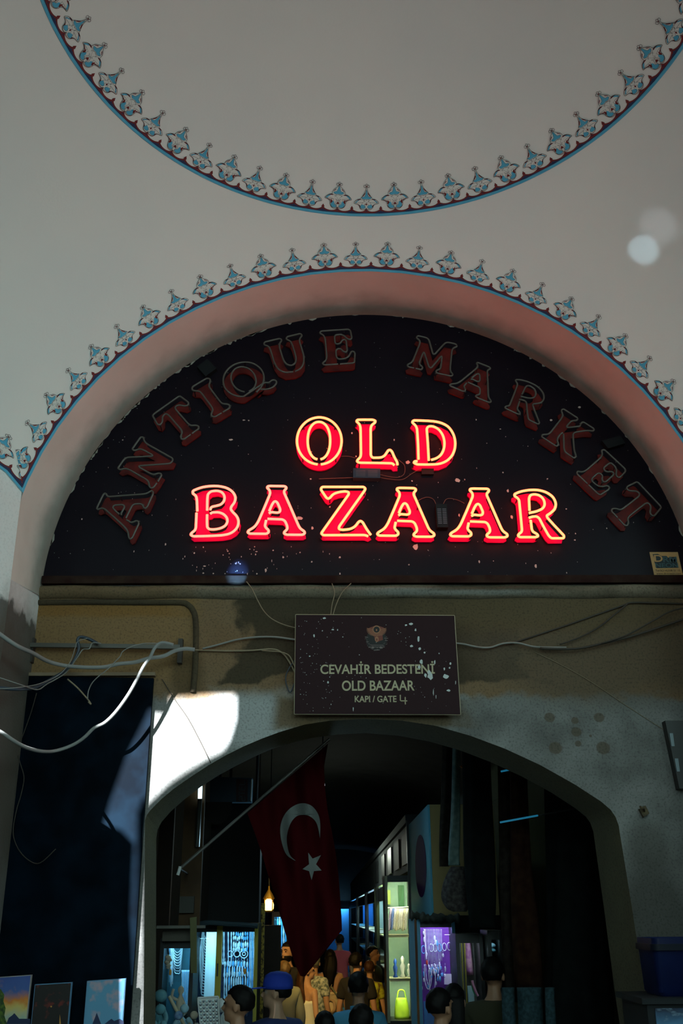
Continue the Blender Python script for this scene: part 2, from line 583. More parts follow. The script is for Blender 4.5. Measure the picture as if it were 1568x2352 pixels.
# unseen wall added on the left, its hole cut to shape the sun patch
XG = -3.7
def to_gap(px, py):
    p = W(px, py, D)
    t = (XG - p.x) / SUN_DIR.x
    q = p + SUN_DIR * t
    return (q.y, q.z)
SUN_PATCH = [(392, 1602), (470, 1597), (546, 1596), (545, 1650), (530, 1700), (516, 1722), (470, 1746), (430, 1772), (390, 1800), (340, 1848), (330, 1876), (330, 1960), (330, 2120), (332, 2420), (321, 2420), (318, 2250), (310, 2110), (317, 1945), (285, 1912), (246, 1905), (262, 1850), (300, 1745), (345, 1655), (352, 1638), (390, 1642)]
hole = [to_gap(x, y) for x, y in SUN_PATCH]
M_gobo = mat('sun_gobo_render', (0.42, 0.42, 0.42), 0.9, noise=(2, (0.3, 0.3, 0.3), 0.8, 5))
mb = MB().prism([[(-14, 0.0), (7.0, 0.0), (7.0, 15), (-14, 15)], hole], lambda p, d: (d, p[0], p[1]), XG, XG - 0.02)
struct(mb.build('sun_gobo_left', M_gobo))

# unseen slabs added to block low daylight, leaving only high openings
ZL = 4.05
M_block = mat('light_block_paint', (0.10, 0.10, 0.095), 0.9, noise=(2, (0.07, 0.07, 0.065), 0.8, 5))
def slab(name, x0, x1, y0, y1, z0, z1, m=None):
    return struct(MB().box(((x0 + x1) / 2, (y0 + y1) / 2, (z0 + z1) / 2), (x1 - x0, y1 - y0, z1 - z0)).build(name, m or M_block))
slab('daylight_block_left', XL - 0.45, XL - 0.25, YQb - 0.05, YQ + 0.05, 0.0, 2.9)
slab('daylight_block_right', XR + 0.6, XR + 0.8, YQb - 0.05, YQ + 0.05, 0.0, ZL)
slab('hall_block_left', XL - 0.85, XL - 0.65, -3.2, YB - 0.6, 0.0, 6.7)
slab('hall_block_right', XR + 0.65, XR + 0.85, -3.2, YB - 0.6, 0.0, 6.7)
slab('daylight_block_back', XL - 0.85, XR + 0.85, -3.4, -3.2, 0.0, 3.4)
slab('hall_block_top', XL - 0.85, XR + 0.85, -3.4, YB - 0.6, 6.7, 6.9)

# ================================================================ painted borders on the vault
M_pblue = mat('border_light_blue_paint', (0.07, 0.37, 0.56), 0.8, noise=(14, (0.09, 0.40, 0.58), 0.8, 3))
M_pnavy = mat('border_navy_paint', (0.012, 0.028, 0.085), 0.8)
M_pred = mat('border_dark_red_paint', (0.15, 0.012, 0.012), 0.8)
M_pcream = mat('border_cream_paint', (0.66, 0.66, 0.62), 0.85)
M_pline = mat('border_black_line_paint', (0.02, 0.02, 0.028), 0.8)
PAINTS = [M_pblue, M_pnavy, M_pred, M_pcream, M_pline]
BLUE, NAVY, RED, CREAM, LINE = range(5)
UNIT = 0.000423              # metres per drawing unit

def sym(half):
    """closed outline from its right half (bottom centre to top centre)"""
    return half + [(-x, h) for x, h in reversed(half) if abs(x) > 0.5]
def mir(p):
    return [(-x, h) for x, h in reversed(p)]
def sm(p, sub=3):
    return [(v.x, v.y) for v in smooth_path([(a, b, 0) for a, b in p], closed=True, sub=sub)]
def band_of(p, w):
    """thin closed ribbon along an outline, as quads"""
    P = [Vector((a, b)) for a, b in p]
    n = len(P)
    out = []
    nr = []
    for i in range(n):
        t = (P[(i + 1) % n] - P[i - 1])
        t = t.normalized() if t.length > 1e-6 else Vector((1, 0))
        nr.append(Vector((-t.y, t.x)) * (w / 2))
    for i in range(n):
        j = (i + 1) % n
        out.append([tuple(P[i] + nr[i]), tuple(P[j] + nr[j]), tuple(P[j] - nr[j]), tuple(P[i] - nr[i])])
    return out
def line_of(p, w):
    P = [Vector((a, b)) for a, b in p]
    out = []
    for i in range(len(P) - 1):
        t = (P[i + 1] - P[i]).normalized()
        q = Vector((-t.y, t.x)) * (w / 2)
        out.append([tuple(P[i] + q), tuple(P[i + 1] + q), tuple(P[i + 1] - q), tuple(P[i] - q)])
    return out
def circ(cx, cy, r, n=12, ry=None):
    return [(cx + r * cos(2 * pi * k / n), cy + (ry or r) * sin(2 * pi * k / n)) for k in range(n)]

def motif(big):
    """[(layer, paint, polygon)] in drawing units, base at h = 0"""
    L = []
    if big:
        sil = sm(sym([(0, 20), (22, 4), (58, 0), (98, 20), (120, 58), (126, 98), (150, 122), (180, 134), (212, 138), (200, 162), (168, 190), (132, 205), (104, 212), (98, 248), (78, 278), (44, 304), (22, 322), (8, 336), (0, 345)]))
        blues = [[(12, 34), (34, 14), (74, 14), (106, 40), (104, 76), (82, 100), (72, 136), (50, 150), (24, 122), (34, 92), (48, 60), (20, 50)],
                 [(44, 172), (66, 140), (104, 142), (150, 146), (200, 144), (160, 188), (114, 204), (74, 200)],
                 [(0, 112), (26, 126), (50, 152), (52, 184), (30, 196), (0, 204)],
                 [(0, 208), (26, 200), (50, 206), (84, 230), (62, 244), (36, 250), (22, 276), (10, 318), (0, 330)]]
        reds = [[(84, 96), (112, 70), (118, 96), (108, 134), (98, 118)], [(96, 206), (126, 206), (176, 188), (128, 192), (84, 192)],
                [(44, 292), (80, 262), (88, 244), (66, 262), (50, 272)], [(112, 118), (150, 134), (190, 140), (150, 128), (124, 108)]]
        cen = [([(-50, 62), (50, 62), (0, 120)], CREAM), ([(-30, 68), (30, 68), (14, 88), (0, 104), (-14, 88)], RED), (circ(0, 42, 24, 10, 26), CREAM)]
        lines = [[(-10, 110), (18, 150), (40, 182), (60, 186)], [(10, 110), (-18, 150), (-40, 182), (-60, 186)], [(-16, 200), (-8, 214), (0, 206), (8, 214), (16, 200), (6, 190), (0, 206)]]
        top = 345
    else:
        sil = sm(sym([(0, 22), (18, 2), (58, 0), (94, 18), (112, 58), (136, 78), (192, 88), (178, 120), (140, 148), (92, 158), (86, 176), (60, 206), (34, 240), (18, 276), (10, 312), (0, 330)]))
        blues = [[(18, 28), (44, 14), (82, 20), (98, 44), (80, 62), (70, 90), (44, 102), (18, 86), (34, 62), (18, 48)],
                 [(30, 104), (66, 104), (112, 100), (180, 94), (134, 136), (84, 146), (44, 138)],
                 [(0, 100), (22, 102), (42, 116), (40, 138), (20, 146), (0, 143)],
                 [(0, 146), (40, 150), (70, 164), (76, 184), (40, 186), (22, 214), (12, 256), (0, 296)]]
        reds = [[(78, 148), (122, 154), (146, 138), (104, 142)], [(98, 28), (120, 74), (132, 84), (108, 66), (92, 50)], [(26, 226), (54, 192), (64, 190), (46, 224), (24, 252)]]
        cen = [([(-14, 78), (0, 58), (14, 78), (0, 98)], RED)]
        lines = [[(-8, 96), (16, 112), (40, 138)], [(8, 96), (-16, 112), (-40, 138)], [(-20, 150), (0, 132), (20, 150)]]
        top = 332
    L.append((1, CREAM, sil))
    for q in band_of(sil, 5.5): L.append((4, LINE, q))
    for bl in blues:
        if bl[0][0] == 0:
            P = [sm(sym(bl), 2)]
        else:
            P = [sm(bl, 2), sm(mir(bl), 2)]
        for p in P:
            L.append((2, BLUE, p))
            for q in band_of(p, 3.6): L.append((4, LINE, q))
    for rd in reds:
        for p in (sm(rd, 2), sm(mir(rd), 2)):
            L.append((3, RED, p))
    for p, c in cen:
        L.append((3 if c == CREAM else 5, c, p))
        if c == CREAM:
            for q in band_of(p, 4): L.append((4, LINE, q))
    for ln in lines:
        for q in line_of(ln, 6): L.append((4, CREAM, q))
        for q in line_of([(a + 5, b + 1) for a, b in ln], 2.6): L.append((5, LINE, q))
    for (cx, cy, r) in ((-30, top + 10, 19), (30, top + 10, 19), (0, top + 28, 17)):
        for q in band_of(circ(cx, cy, r), 5): L.append((4, LINE, q))
    L.append((4, RED, circ(0, top + 8, 9, 6)))
    return L
MOTIF = {True: motif(True), False: motif(False)}

def band_motif(half):
    """the scalloped band under one motif: s from -half to half"""
    L = [(0, BLUE, [(-half, 0), (-half / 2, 0), (0, 0), (half / 2, 0), (half, 0), (half, 45), (half / 2, 45), (0, 45), (-half / 2, 45), (-half, 45)])]
    k = half / 255.0
    right = [(0, 126), (14 * k, 108), (34 * k, 94), (62 * k, 84), (100 * k, 78), (140 * k, 79), (180 * k, 86), (212 * k, 98), (236 * k, 112), (228 * k, 128), (240 * k, 146), (255 * k, 168)]
    top = [(-x, h) for x, h in reversed(right[1:])] + right
    L.append((1, RED, [(-half, 42), (half, 42)] + list(reversed(top))))
    nav = [(-half, 43), (half, 43), (255 * k, 100), (236 * k, 74), (215 * k, 82), (190 * k, 66), (150 * k, 62), (110 * k, 64), (70 * k, 62), (45 * k, 76), (22 * k, 70), (0, 98)]
    nav = nav + [(-x, h) for x, h in reversed(nav[3:-1])] + [(-255 * k, 100)]
    L.append((2, NAVY, nav))
    return L

def border(name, onto, spacing, centres, clips, parent, scale=1.0):
    """paint the band and its flowers along a curve of the vault; onto(s, h) -> unit direction from the sphere centre"""
    mb = MB()
    half = spacing / UNIT / 2
    for (s0, big) in centres:
        for (lay, paint, poly) in band_motif(half) + [(l + 2, p, [(x * scale, h * scale + 113) for x, h in q]) for l, p, q in MOTIF[big]]:
            tr = tessellate_polygon([[Vector((p[0], p[1], 0)) for p in poly]]) if len(poly) > 3 else [(0, 1, 2)]
            rad = SR - 0.0022 - 0.00035 * lay
            P3 = [onto(s0 + p[0] * UNIT, p[1] * UNIT) for p in poly]
            for t in tr:
                P = [P3[i] for i in t]
                for (nv, off) in clips:
                    Q = []
                    for i in range(len(P)):
                        a, b = P[i], P[(i + 1) % len(P)]
                        da, db = nv.dot(a) - off, nv.dot(b) - off
                        if da >= 0: Q.append(a)
                        if (da >= 0) != (db >= 0):
                            Q.append(a + (b - a) * (da / (da - db)))
                    P = Q
                    if len(P) < 3: break
                if len(P) < 3: continue
                V = [SC + v.normalized() * rad for v in P]
                if (V[1] - V[0]).cross(V[2] - V[0]).dot(V[0] - SC) > 0: V.reverse()
                mb.add(V, [tuple(range(len(V)))], paint)
    o = mb.build(name, PAINTS, parent, fix=False)
    return o

PH0 = math.acos((YF - SC.y) / SR)
def onto_front(s, h):
    th = pi / 2 - s / FR
    ph = PH0 + h / SR
    return Vector((sin(ph) * cos(th), cos(ph), sin(ph) * sin(th)))
def plane_onto(nv, dist):
    p0 = math.acos(dist / SR)
    r0 = SR * sin(p0)
    e1 = Vector((0, 0, 1)).cross(nv).normalized()
    e2 = Vector((0, 0, 1))
    def f(s, h):
        th = pi / 2 - s / r0
        ph = p0 + h / SR
        return nv * cos(ph) + (e1 * cos(th) + e2 * sin(th)) * sin(ph)
    return f, r0, p0
Q0 = math.acos(QD / SR)
def clip_between(n1, a1, n2, a2):
    # keep directions that lie nearer to border 1 (axis n1, opening a1) than to border 2
    return (n1 / sin(a1) - n2 / sin(a2), cos(a1) / sin(a1) - cos(a2) / sin(a2))
EY = Vector((0, 1, 0))
QL, QR = Vector((QN.x, QN.y, 0)), Vector((-QN.x, QN.y, 0))
STEP = radians(5.31)
cent = []
for i in range(-14, 15):
    cent.append((i * STEP * FR + radians(-1.5) * FR, i % 2 != 0))
border('painted_border', onto_front, STEP * FR, cent, [clip_between(EY, PH0, QL, Q0), clip_between(EY, PH0, QR, Q0)], vault)
for q in (QL, QR):
    f, r0, p0 = plane_onto(q, QD)
    st = pi * r0 / 11
    cs = [(i * st, i % 2 != 0) for i in range(-5, 6)]
    border('painted_border', f, st, cs, [clip_between(q, Q0, EY, PH0), (Vector((0, 0, 1)), -0.02)], vault)
# ring round the crown
TILT = radians(4.0)
RING = radians(34.3)
NR = 56
r_ring = SR * sin(RING)
def onto_ring(s, h):
    th = pi / 2 - s / r_ring
    ph = RING - h / SR
    v = Vector((sin(ph) * cos(th), sin(ph) * sin(th), cos(ph)))
    return Matrix.Rotation(-TILT, 3, 'X') @ v
st = 2 * pi * r_ring / NR
cs = [(i * st + radians(0.2) * r_ring, i % 2 != 0) for i in range(NR)]
border('painted_border', onto_ring, st, cs, [], vault, 1.1)

# ================================================================ sign board and neon letters
M_board = bpy.data.materials.new('black_board_paint')
M_board.use_nodes = True
nt = M_board.node_tree
b = nt.nodes['Principled BSDF']
b.inputs['Roughness'].default_value = 0.42
b.inputs['Specular IOR Level'].default_value = 0.10
tc = nt.nodes.new('ShaderNodeTexCoord')
vo = nt.nodes.new('ShaderNodeTexVoronoi'); vo.inputs['Scale'].default_value = 26
nt.links.new(tc.outputs['Object'], vo.inputs['Vector'])
no = nt.nodes.new('ShaderNodeTexNoise'); no.inputs['Scale'].default_value = 5; no.inputs['Detail'].default_value = 4
nt.links.new(tc.outputs['Object'], no.inputs['Vector'])
rp = nt.nodes.new('ShaderNodeMapRange')
rp.inputs[1].default_value = 0.05; rp.inputs[2].default_value = 0.09; rp.inputs[3].default_value = 1; rp.inputs[4].default_value = 0
nt.links.new(vo.outputs['Distance'], rp.inputs[0])
wn = nt.nodes.new('ShaderNodeSeparateColor'); nt.links.new(vo.outputs['Color'], wn.inputs[0])
k1 = link_math(nt, 'GREATER_THAN', wn.outputs[0], 0.72)
k2 = link_math(nt, 'MULTIPLY', rp.outputs[0], k1)
k3 = link_math(nt, 'MULTIPLY', k2, link_math(nt, 'MULTIPLY', no.outputs['Fac'], 1.3), True)
mx = nt.nodes.new('ShaderNodeMix'); mx.data_type = 'RGBA'
mx.inputs[6].default_value = (0.0062, 0.0042, 0.0085, 1); mx.inputs[7].default_value = (0.42, 0.42, 0.40, 1)
nt.links.new(k3, mx.inputs[0]); nt.links.new(mx.outputs[2], b.inputs['Base Color'])

outl = []
for k in range(0, 91):
    a = pi - pi * k / 90
    x, z = BX + BR * cos(a), BZ + BR * sin(a)
    if z >= ZB: outl.append((min(max(x, XC0 + 0.022), XC1 + 0.018), z))
outl = [(outl[0][0], ZB)] + outl + [(outl[-1][0], ZB)]
board = empty('sign_board', (BX, D, ZB), 'large black half-round sign board filling the arch above the gate', 'sign board')
MB().prism([outl], lambda p, d: (p[0], d, p[1]), D - 0.02, D + 0.02).build('panel', M_board, board)
M_rust = mat('dark_red_rusty_rail', (0.018, 0.006, 0.005), 0.8, spec=0.1, noise=(9, (0.035, 0.022, 0.015), 0.8, 5))
MB().box(((XC0 + XC1) / 2 + 0.02, D - 0.026, ZB - 0.028), (XC1 - XC0 - 0.02, 0.05, 0.054)).build('bottom_rail', M_rust, board)
M_chip = mat('bare_primer_chip', (0.55, 0.40, 0.36), 0.8)
mb = MB()
random.seed(11)
chips = [(1050, 1103, 7), (1166, 1128, 5), (1175, 1187, 6), (1054, 1183, 4), (955, 1256, 9), (688, 1190, 8), (936, 1062, 6), (717, 1213, 5), (905, 1010, 3), (808, 995, 3), (530, 1010, 4), (560, 965, 3), (250, 1022, 5), (610, 1310, 4), (470, 1300, 3), (1190, 895, 4), (1265, 965, 4), (1330, 935, 4), (650, 1280, 3), (780, 1280, 3), (1320, 1240, 3), (1230, 1300, 4), (1100, 1290, 3), (380, 1250, 3), (720, 1330, 3)]
for i in range(90):
    chips.append((random.uniform(160, 1480), random.uniform(960, 1325), random.choice((1.2, 1.5, 1.8, 2.4))))
for i in range(60):
    chips.append((random.gauss(545, 70), random.uniform(1255, 1328), random.choice((1.2, 1.6, 2.2))))
for (px, py, r) in chips:
    c = W(px, py, D - 0.0207)
    if (c.x - BX) ** 2 + (c.z - BZ) ** 2 > (BR - 0.1) ** 2 or c.z < ZB + 0.02: continue
    n = random.randint(5, 8)
    el = random.uniform(0.4, 2.2) if r > 2 else random.uniform(0.7, 3.0)
    pts = [(c.x + cos(2 * pi * k / n) * r * 0.003 * random.uniform(0.5, 1.1) / sqrt(el), c.y, c.z + sin(2 * pi * k / n) * r * 0.003 * random.uniform(0.5, 1.1) * sqrt(el)) for k in range(n)]
    mb.add(pts, [tuple(range(n))])
mb.build('paint_chips', M_chip, board)['kind'] = 'stuff'
# ragged plaster left along the joint between board and soffit
mb = MB()
for k in range(70):
    a = radians(random.uniform(10, 172))
    if random.random() < 0.45: a = radians(random.uniform(100, 160))
    w = random.uniform(0.006, 0.05); h = random.uniform(0.004, 0.022)
    pts = []
    for (da, dr) in ((-w, 0.0), (w, 0.0), (w * 0.6, -h * 0.6), (0.1 * w, -h), (-w * 0.7, -h * 0.5)):
        aa = a + da / BR
        r = BR + dr
        pts.append((BX + r * cos(aa), D - 0.022, BZ + r * sin(aa)))
    mb.add(pts, [tuple(range(5))])
mb.build('plaster_flakes', M_soffit, board)['kind'] = 'stuff'

# ---- letters: tube runs drawn in letter pixels, y down
def ellpts(cx, cy, rx, ry, a0, a1, n=30, e=1.0):
    out = []
    for k in range(n + 1):
        a = radians(a0 + (a1 - a0) * k / n)
        c, s = cos(a), sin(a)
        out.append((cx + rx * math.copysign(abs(c) ** e, c), cy + ry * math.copysign(abs(s) ** e, s)))
    return out
A_OUT = [(985, 572), (970, 640), (985, 665), (1014, 690), (1015, 718), (990, 735), (785, 733), (762, 716), (775, 695), (850, 650), (890, 590), (960, 430), (1030, 262), (1033, 232), (1022, 205), (998, 185), (1002, 165), (1030, 160), (1205, 163), (1227, 175), (1224, 195), (1203, 215), (1200, 240), (1255, 365), (1375, 640), (1395, 672), (1445, 708), (1448, 732), (1420, 747), (1230, 746), (1200, 732), (1203, 712), (1240, 680), (1238, 640), (1212, 582), (1182, 562), (1002, 555)]
A_IN = [(1022, 462), (1055, 385), (1078, 350), (1098, 343), (1120, 360), (1155, 440), (1150, 472), (1122, 482), (1045, 474), (1018, 490)]
R_OUT = [(1088, 548), (1102, 660), (1115, 685), (1170, 718), (1178, 740), (1150, 752), (960, 752), (936, 738), (945, 715), (978, 690), (984, 665), (968, 490), (950, 310), (935, 285), (895, 258), (895, 235), (960, 205), (1070, 184), (1180, 184), (1280, 212), (1360, 270), (1394, 345), (1380, 415), (1325, 465), (1280, 492), (1290, 520), (1390, 630), (1490, 735), (1484, 765), (1335, 765), (1305, 735), (1240, 620), (1192, 525), (1160, 502), (1110, 505), (1068, 520)]
R_IN = [(1074, 432), (1068, 285), (1083, 247), (1130, 236), (1195, 248), (1245, 295), (1260, 360), (1235, 408), (1170, 440), (1068, 462)]
B_OUT = [(172, 440), (167, 300), (158, 255), (118, 228), (118, 195), (220, 153), (330, 137), (430, 137), (530, 160), (600, 208), (633, 270), (622, 332), (580, 385), (572, 415), (595, 448), (648, 500), (670, 560), (658, 625), (620, 675), (560, 712), (470, 730), (300, 738), (120, 742), (92, 722), (102, 703), (145, 668), (155, 640), (163, 460)]
B_IN1 = [(290, 430), (292, 300), (298, 235), (335, 202), (410, 193), (468, 210), (502, 260), (495, 320), (455, 362), (390, 378), (340, 388), (326, 425)]
B_IN2 = [(328, 472), (350, 455), (430, 452), (490, 475), (530, 520), (535, 570), (510, 615), (455, 645), (380, 660), (318, 658), (291, 635), (288, 560), (290, 480)]
Z_OUT = [(655, 742), (615, 726), (115, 728), (92, 708), (105, 685), (420, 240), (422, 212), (385, 202), (310, 208), (235, 233), (195, 280), (172, 293), (150, 275), (85, 178), (100, 148), (600, 148), (622, 168), (610, 195), (305, 625), (302, 655), (345, 665), (440, 655), (498, 625), (540, 568), (562, 555), (588, 572), (635, 655), (686, 725)]
L_OUT = [(938, 492), (920, 475), (800, 472), (632, 470), (610, 460), (615, 445), (640, 422), (645, 395), (643, 250), (641, 160), (632, 130), (606, 108), (612, 93), (640, 92), (750, 92), (772, 102), (768, 118), (738, 140), (730, 165), (731, 405), (745, 426), (820, 425), (852, 410), (872, 380), (885, 360), (902, 356), (918, 372), (940, 425), (963, 465), (965, 490)]
D_OUT = [(1150, 440), (1146, 300), (1137, 170), (1126, 145), (1094, 115), (1105, 98), (1200, 100), (1290, 106), (1350, 119), (1412, 150), (1455, 210), (1474, 280), (1470, 350), (1445, 410), (1400, 455), (1335, 482), (1255, 486), (1135, 485), (1108, 470), (1118, 455), (1142, 458)]
D_IN = [(1240, 450), (1232, 300), (1222, 170), (1237, 150), (1275, 149), (1325, 172), (1365, 225), (1380, 290), (1374, 350), (1350, 400), (1312, 430), (1262, 445)]
O_OUT = ellpts(279, 278, 196, 207, 86, 86 - 352, 48)
O_IN = ellpts(276, 276, 99, 165, 83, 83 - 346, 40, 0.92)
K_OUT = [(38, 58), (36, 64), (36, 82), (48, 92), (47, 100), (3, 100), (1, 94), (12, 84), (14, 74), (14, 26), (12, 16), (1, 7), (3, 0), (46, 0), (48, 7), (37, 16), (36, 42), (63, 16), (60, 7), (63, 0), (95, 0), (97, 6), (84, 14), (58, 42), (88, 82), (100, 92), (100, 100), (70, 100), (42, 60)]
GLYPH = {  # name: (runs, holes are the runs after the first)
    'A': [A_OUT, A_IN], 'R': [R_OUT, R_IN], 'B': [B_OUT, B_IN1, B_IN2], 'Z': [Z_OUT], 'L': [L_OUT], 'D': [D_OUT, D_IN], 'O': [O_OUT, O_IN],
    'I': [[(24, 100), (5, 100), (0, 94), (3, 88), (13, 80), (14, 70), (14, 30), (13, 20), (3, 12), (0, 6), (5, 0), (47, 0), (52, 6), (49, 12), (39, 20), (38, 30), (38, 70), (39, 80), (49, 88), (52, 94), (47, 100), (28, 100)]],
    'T': [[(44, 100), (24, 100), (20, 95), (24, 88), (33, 82), (35, 74), (35, 24), (32, 17), (22, 18), (12, 31), (4, 33), (0, 28), (5, 2), (9, 0), (83, 0), (87, 2), (92, 28), (88, 33), (80, 31), (70, 18), (60, 17), (57, 24), (57, 74), (59, 82), (68, 88), (72, 95), (68, 100), (48, 100)]],
    'N': [[(18, 100), (4, 100), (0, 95), (3, 89), (11, 82), (13, 72), (13, 26), (11, 16), (2, 8), (2, 1), (34, 0), (72, 56), (72, 26), (70, 16), (59, 8), (60, 1), (96, 0), (99, 6), (91, 14), (89, 24), (89, 98), (76, 100), (30, 36), (30, 74), (32, 83), (42, 90), (42, 98), (22, 100)]],
    'M': [[(20, 100), (3, 100), (0, 94), (8, 87), (12, 78), (19, 22), (17, 13), (6, 7), (8, 0), (38, 0), (62, 50), (86, 0), (114, 0), (118, 7), (108, 14), (107, 24), (113, 78), (116, 87), (124, 94), (121, 100), (80, 100), (78, 93), (88, 85), (88, 76), (84, 42), (64, 88), (58, 88), (34, 42), (30, 76), (31, 85), (42, 92), (40, 100), (24, 100)]],
    'U': [[(50, 99), (30, 96), (17, 84), (12, 64), (12, 24), (10, 14), (0, 7), (3, 0), (42, 0), (46, 6), (37, 14), (35, 24), (35, 62), (40, 76), (51, 82), (62, 76), (67, 62), (67, 24), (65, 14), (56, 6), (60, 0), (94, 0), (97, 6), (88, 14), (86, 24), (86, 64), (80, 84), (68, 96), (54, 99)]],
    'E': [[(40, 100), (4, 100), (0, 94), (10, 87), (13, 76), (13, 24), (10, 13), (0, 6), (4, 0), (74, 0), (79, 4), (81, 26), (77, 31), (70, 29), (62, 18), (54, 14), (40, 14), (37, 20), (37, 38), (42, 42), (50, 40), (56, 31), (62, 29), (66, 34), (66, 62), (62, 67), (55, 64), (50, 56), (42, 55), (37, 60), (37, 80), (42, 86), (58, 86), (68, 80), (76, 66), (82, 66), (85, 72), (81, 98), (76, 100), (44, 100)]],
    'K': [K_OUT],
    'Q': [[(62, 94)] + ellpts(50, 47, 50, 47, 72, 72 - 318, 40) + [(92, 78), (100, 84), (110, 80), (118, 84), (118, 92), (104, 100), (88, 98), (74, 90)], ellpts(50, 47, 29, 36, 95, 95 - 340, 30)],
}
CLOSE_GAP = {'A': None}

def offset_poly(P, d):
    n = len(P)
    area = sum(P[i].x * P[(i + 1) % n].y - P[(i + 1) % n].x * P[i].y for i in range(n))
    sgn = 1 if area > 0 else -1
    out = []
    for i in range(n):
        a, b, c = P[i - 1], P[i], P[(i + 1) % n]
        u, v = (b - a), (c - b)
        u = u.normalized() if u.length > 1e-9 else Vector((1, 0)); v = v.normalized() if v.length > 1e-9 else u
        nn = (Vector((u.y, -u.x)) + Vector((v.y, -v.x)))
        nn = nn.normalized() if nn.length > 1e-6 else Vector((u.y, -u.x))
        out.append(b + nn * d * sgn)
    return out

M_tube_on = mat('lit_neon_tube', (0.9, 0.3, 0.2), 0.3, emit=(1.0, 0.098, 0.030), estr=7.0)
M_tube_pink = mat('lit_pink_neon_tube', (0.9, 0.3, 0.25), 0.3, emit=(1.0, 0.085, 0.05), estr=5.6)
M_tube_off = mat('unlit_glass_tube', (0.085, 0.078, 0.068), 0.25, spec=0.35)
M_red_on = mat('red_acrylic', (0.62, 0.001, 0.10), 0.45, spec=0.08)
M_red_off = mat('dark_red_acrylic', (0.12, 0.008, 0.006), 0.5, spec=0.2, noise=(12, (0.06, 0.005, 0.005), 1, 4))  # darker red for the letters whose tubes are off
M_metal = mat('dark_clip_metal', (0.03, 0.03, 0.03), 0.5, metallic=0.3)
YT = D - 0.125               # plane of the tubes
YP0, YP1 = D - 0.037, D - 0.0225     # red letter panel

def neon_letter(name_letter, runs2d, h, lit, label, group, tube_mat):
    """runs2d: lists of (x, z) metres; first is the outline, the rest counters"""
    xs_ = [p[0] for p in runs2d[0]]; zs_ = [p[1] for p in runs2d[0]]
    root = empty('neon_letter', (sum(xs_) / len(xs_), D - 0.02, min(zs_)), label, 'neon letter', group)
    rad = 0.028 * h
    loops = []
    for i, r in enumerate(runs2d):
        P = [Vector(p) for p in r]
        loops.append([tuple(q) for q in offset_poly(P, rad * 0.8 if i == 0 else -rad * 0.5)])
    MB().prism(loops, lambda p, d: (p[0], d, p[1]), YP0, YP1).build('backing_panel', M_red_on if lit else M_red_off, root)
    mb = MB()
    for r in runs2d:
        pts = round_path(r, False, 0.09 * h, 4)
        mb.tube([(p[0], YT, p[1]) for p in pts], rad * (0.92 if lit else 0.85), 8)
    mb.build('glass_tube', tube_mat, root, smooth=50)
    r = runs2d[0]
    for i in (len(r) // 8, len(r) * 3 // 8, len(r) * 5 // 8, len(r) * 7 // 8):
        x, z = r[i]
        mb = MB()
        mb.tube([(x, YT + rad, z), (x, YP0, z)], rad * 0.45, 6)
        mb.box((x, YT + rad * 0.9, z), (rad * 2.2, rad * 0.7, rad * 1.4))
        mb.build('tube_support', M_metal, root)
    return root

def px_run(run, ox, oy, sc):
    return [(lambda w: (w.x, w.z))(W(ox + x * sc, oy + y * sc, YT)) for x, y in run]
LIT = [('O', (660, 940), 410 / 1568, 0, 'first lit red neon letter of the word OLD, the round O', 0), ('L', (660, 940), 410 / 1568, 0, 'lit red neon letter L standing above the small blue transformer box', 0),
       ('D', (660, 940), 410 / 1568, 0, 'lit red neon letter D at the end of the word OLD', 0),
       ('B', (420, 1090), 300 / 1568, 0, 'lit red neon letter B that begins the word BAZAAR', 1), ('A', (419, 1089), 300 / 1568, -296, 'lit red neon letter A between the B and the Z', 1),
       ('Z', (720, 1090), 300 / 1568, 0, 'lit red neon letter Z in the middle of the word BAZAAR', 0), ('A', (720, 1090), 300 / 1568, 0, 'lit red neon letter A between the Z and the black transformer box', 0),
       ('A', (1010, 1090), 300 / 1568, -121.5, 'lit red neon letter A between the black transformer box and the R', 0), ('R', (1010, 1090), 300 / 1568, 0, 'lit red neon letter R that ends the word BAZAAR', 0)]
for (ch, (ox, oy), sc, dxp, lab, pk) in LIT:
    if ch == 'A' and ox == 419:
        runs = [[(x - 962 + 975, y - 18) for x, y in r] for r in GLYPH['A']]
        runs = [[(x * 1.0 + 0, y) for x, y in r] for r in runs]
        runs = [px_run(r, 420 + (-0) * sc, oy, sc) for r in runs]
    elif ch == 'A' and ox == 1010:
        runs = [px_run([(x * 1.005 - 645, y + 8) for x, y in r], ox, oy, sc) for r in GLYPH['A']]
    else:
        runs = [px_run(r, ox, oy, sc) for r in GLYPH[ch]]
    neon_letter(ch, runs, 0.36, True, lab, 'lit neon letters', M_tube_pink if pk else M_tube_on)
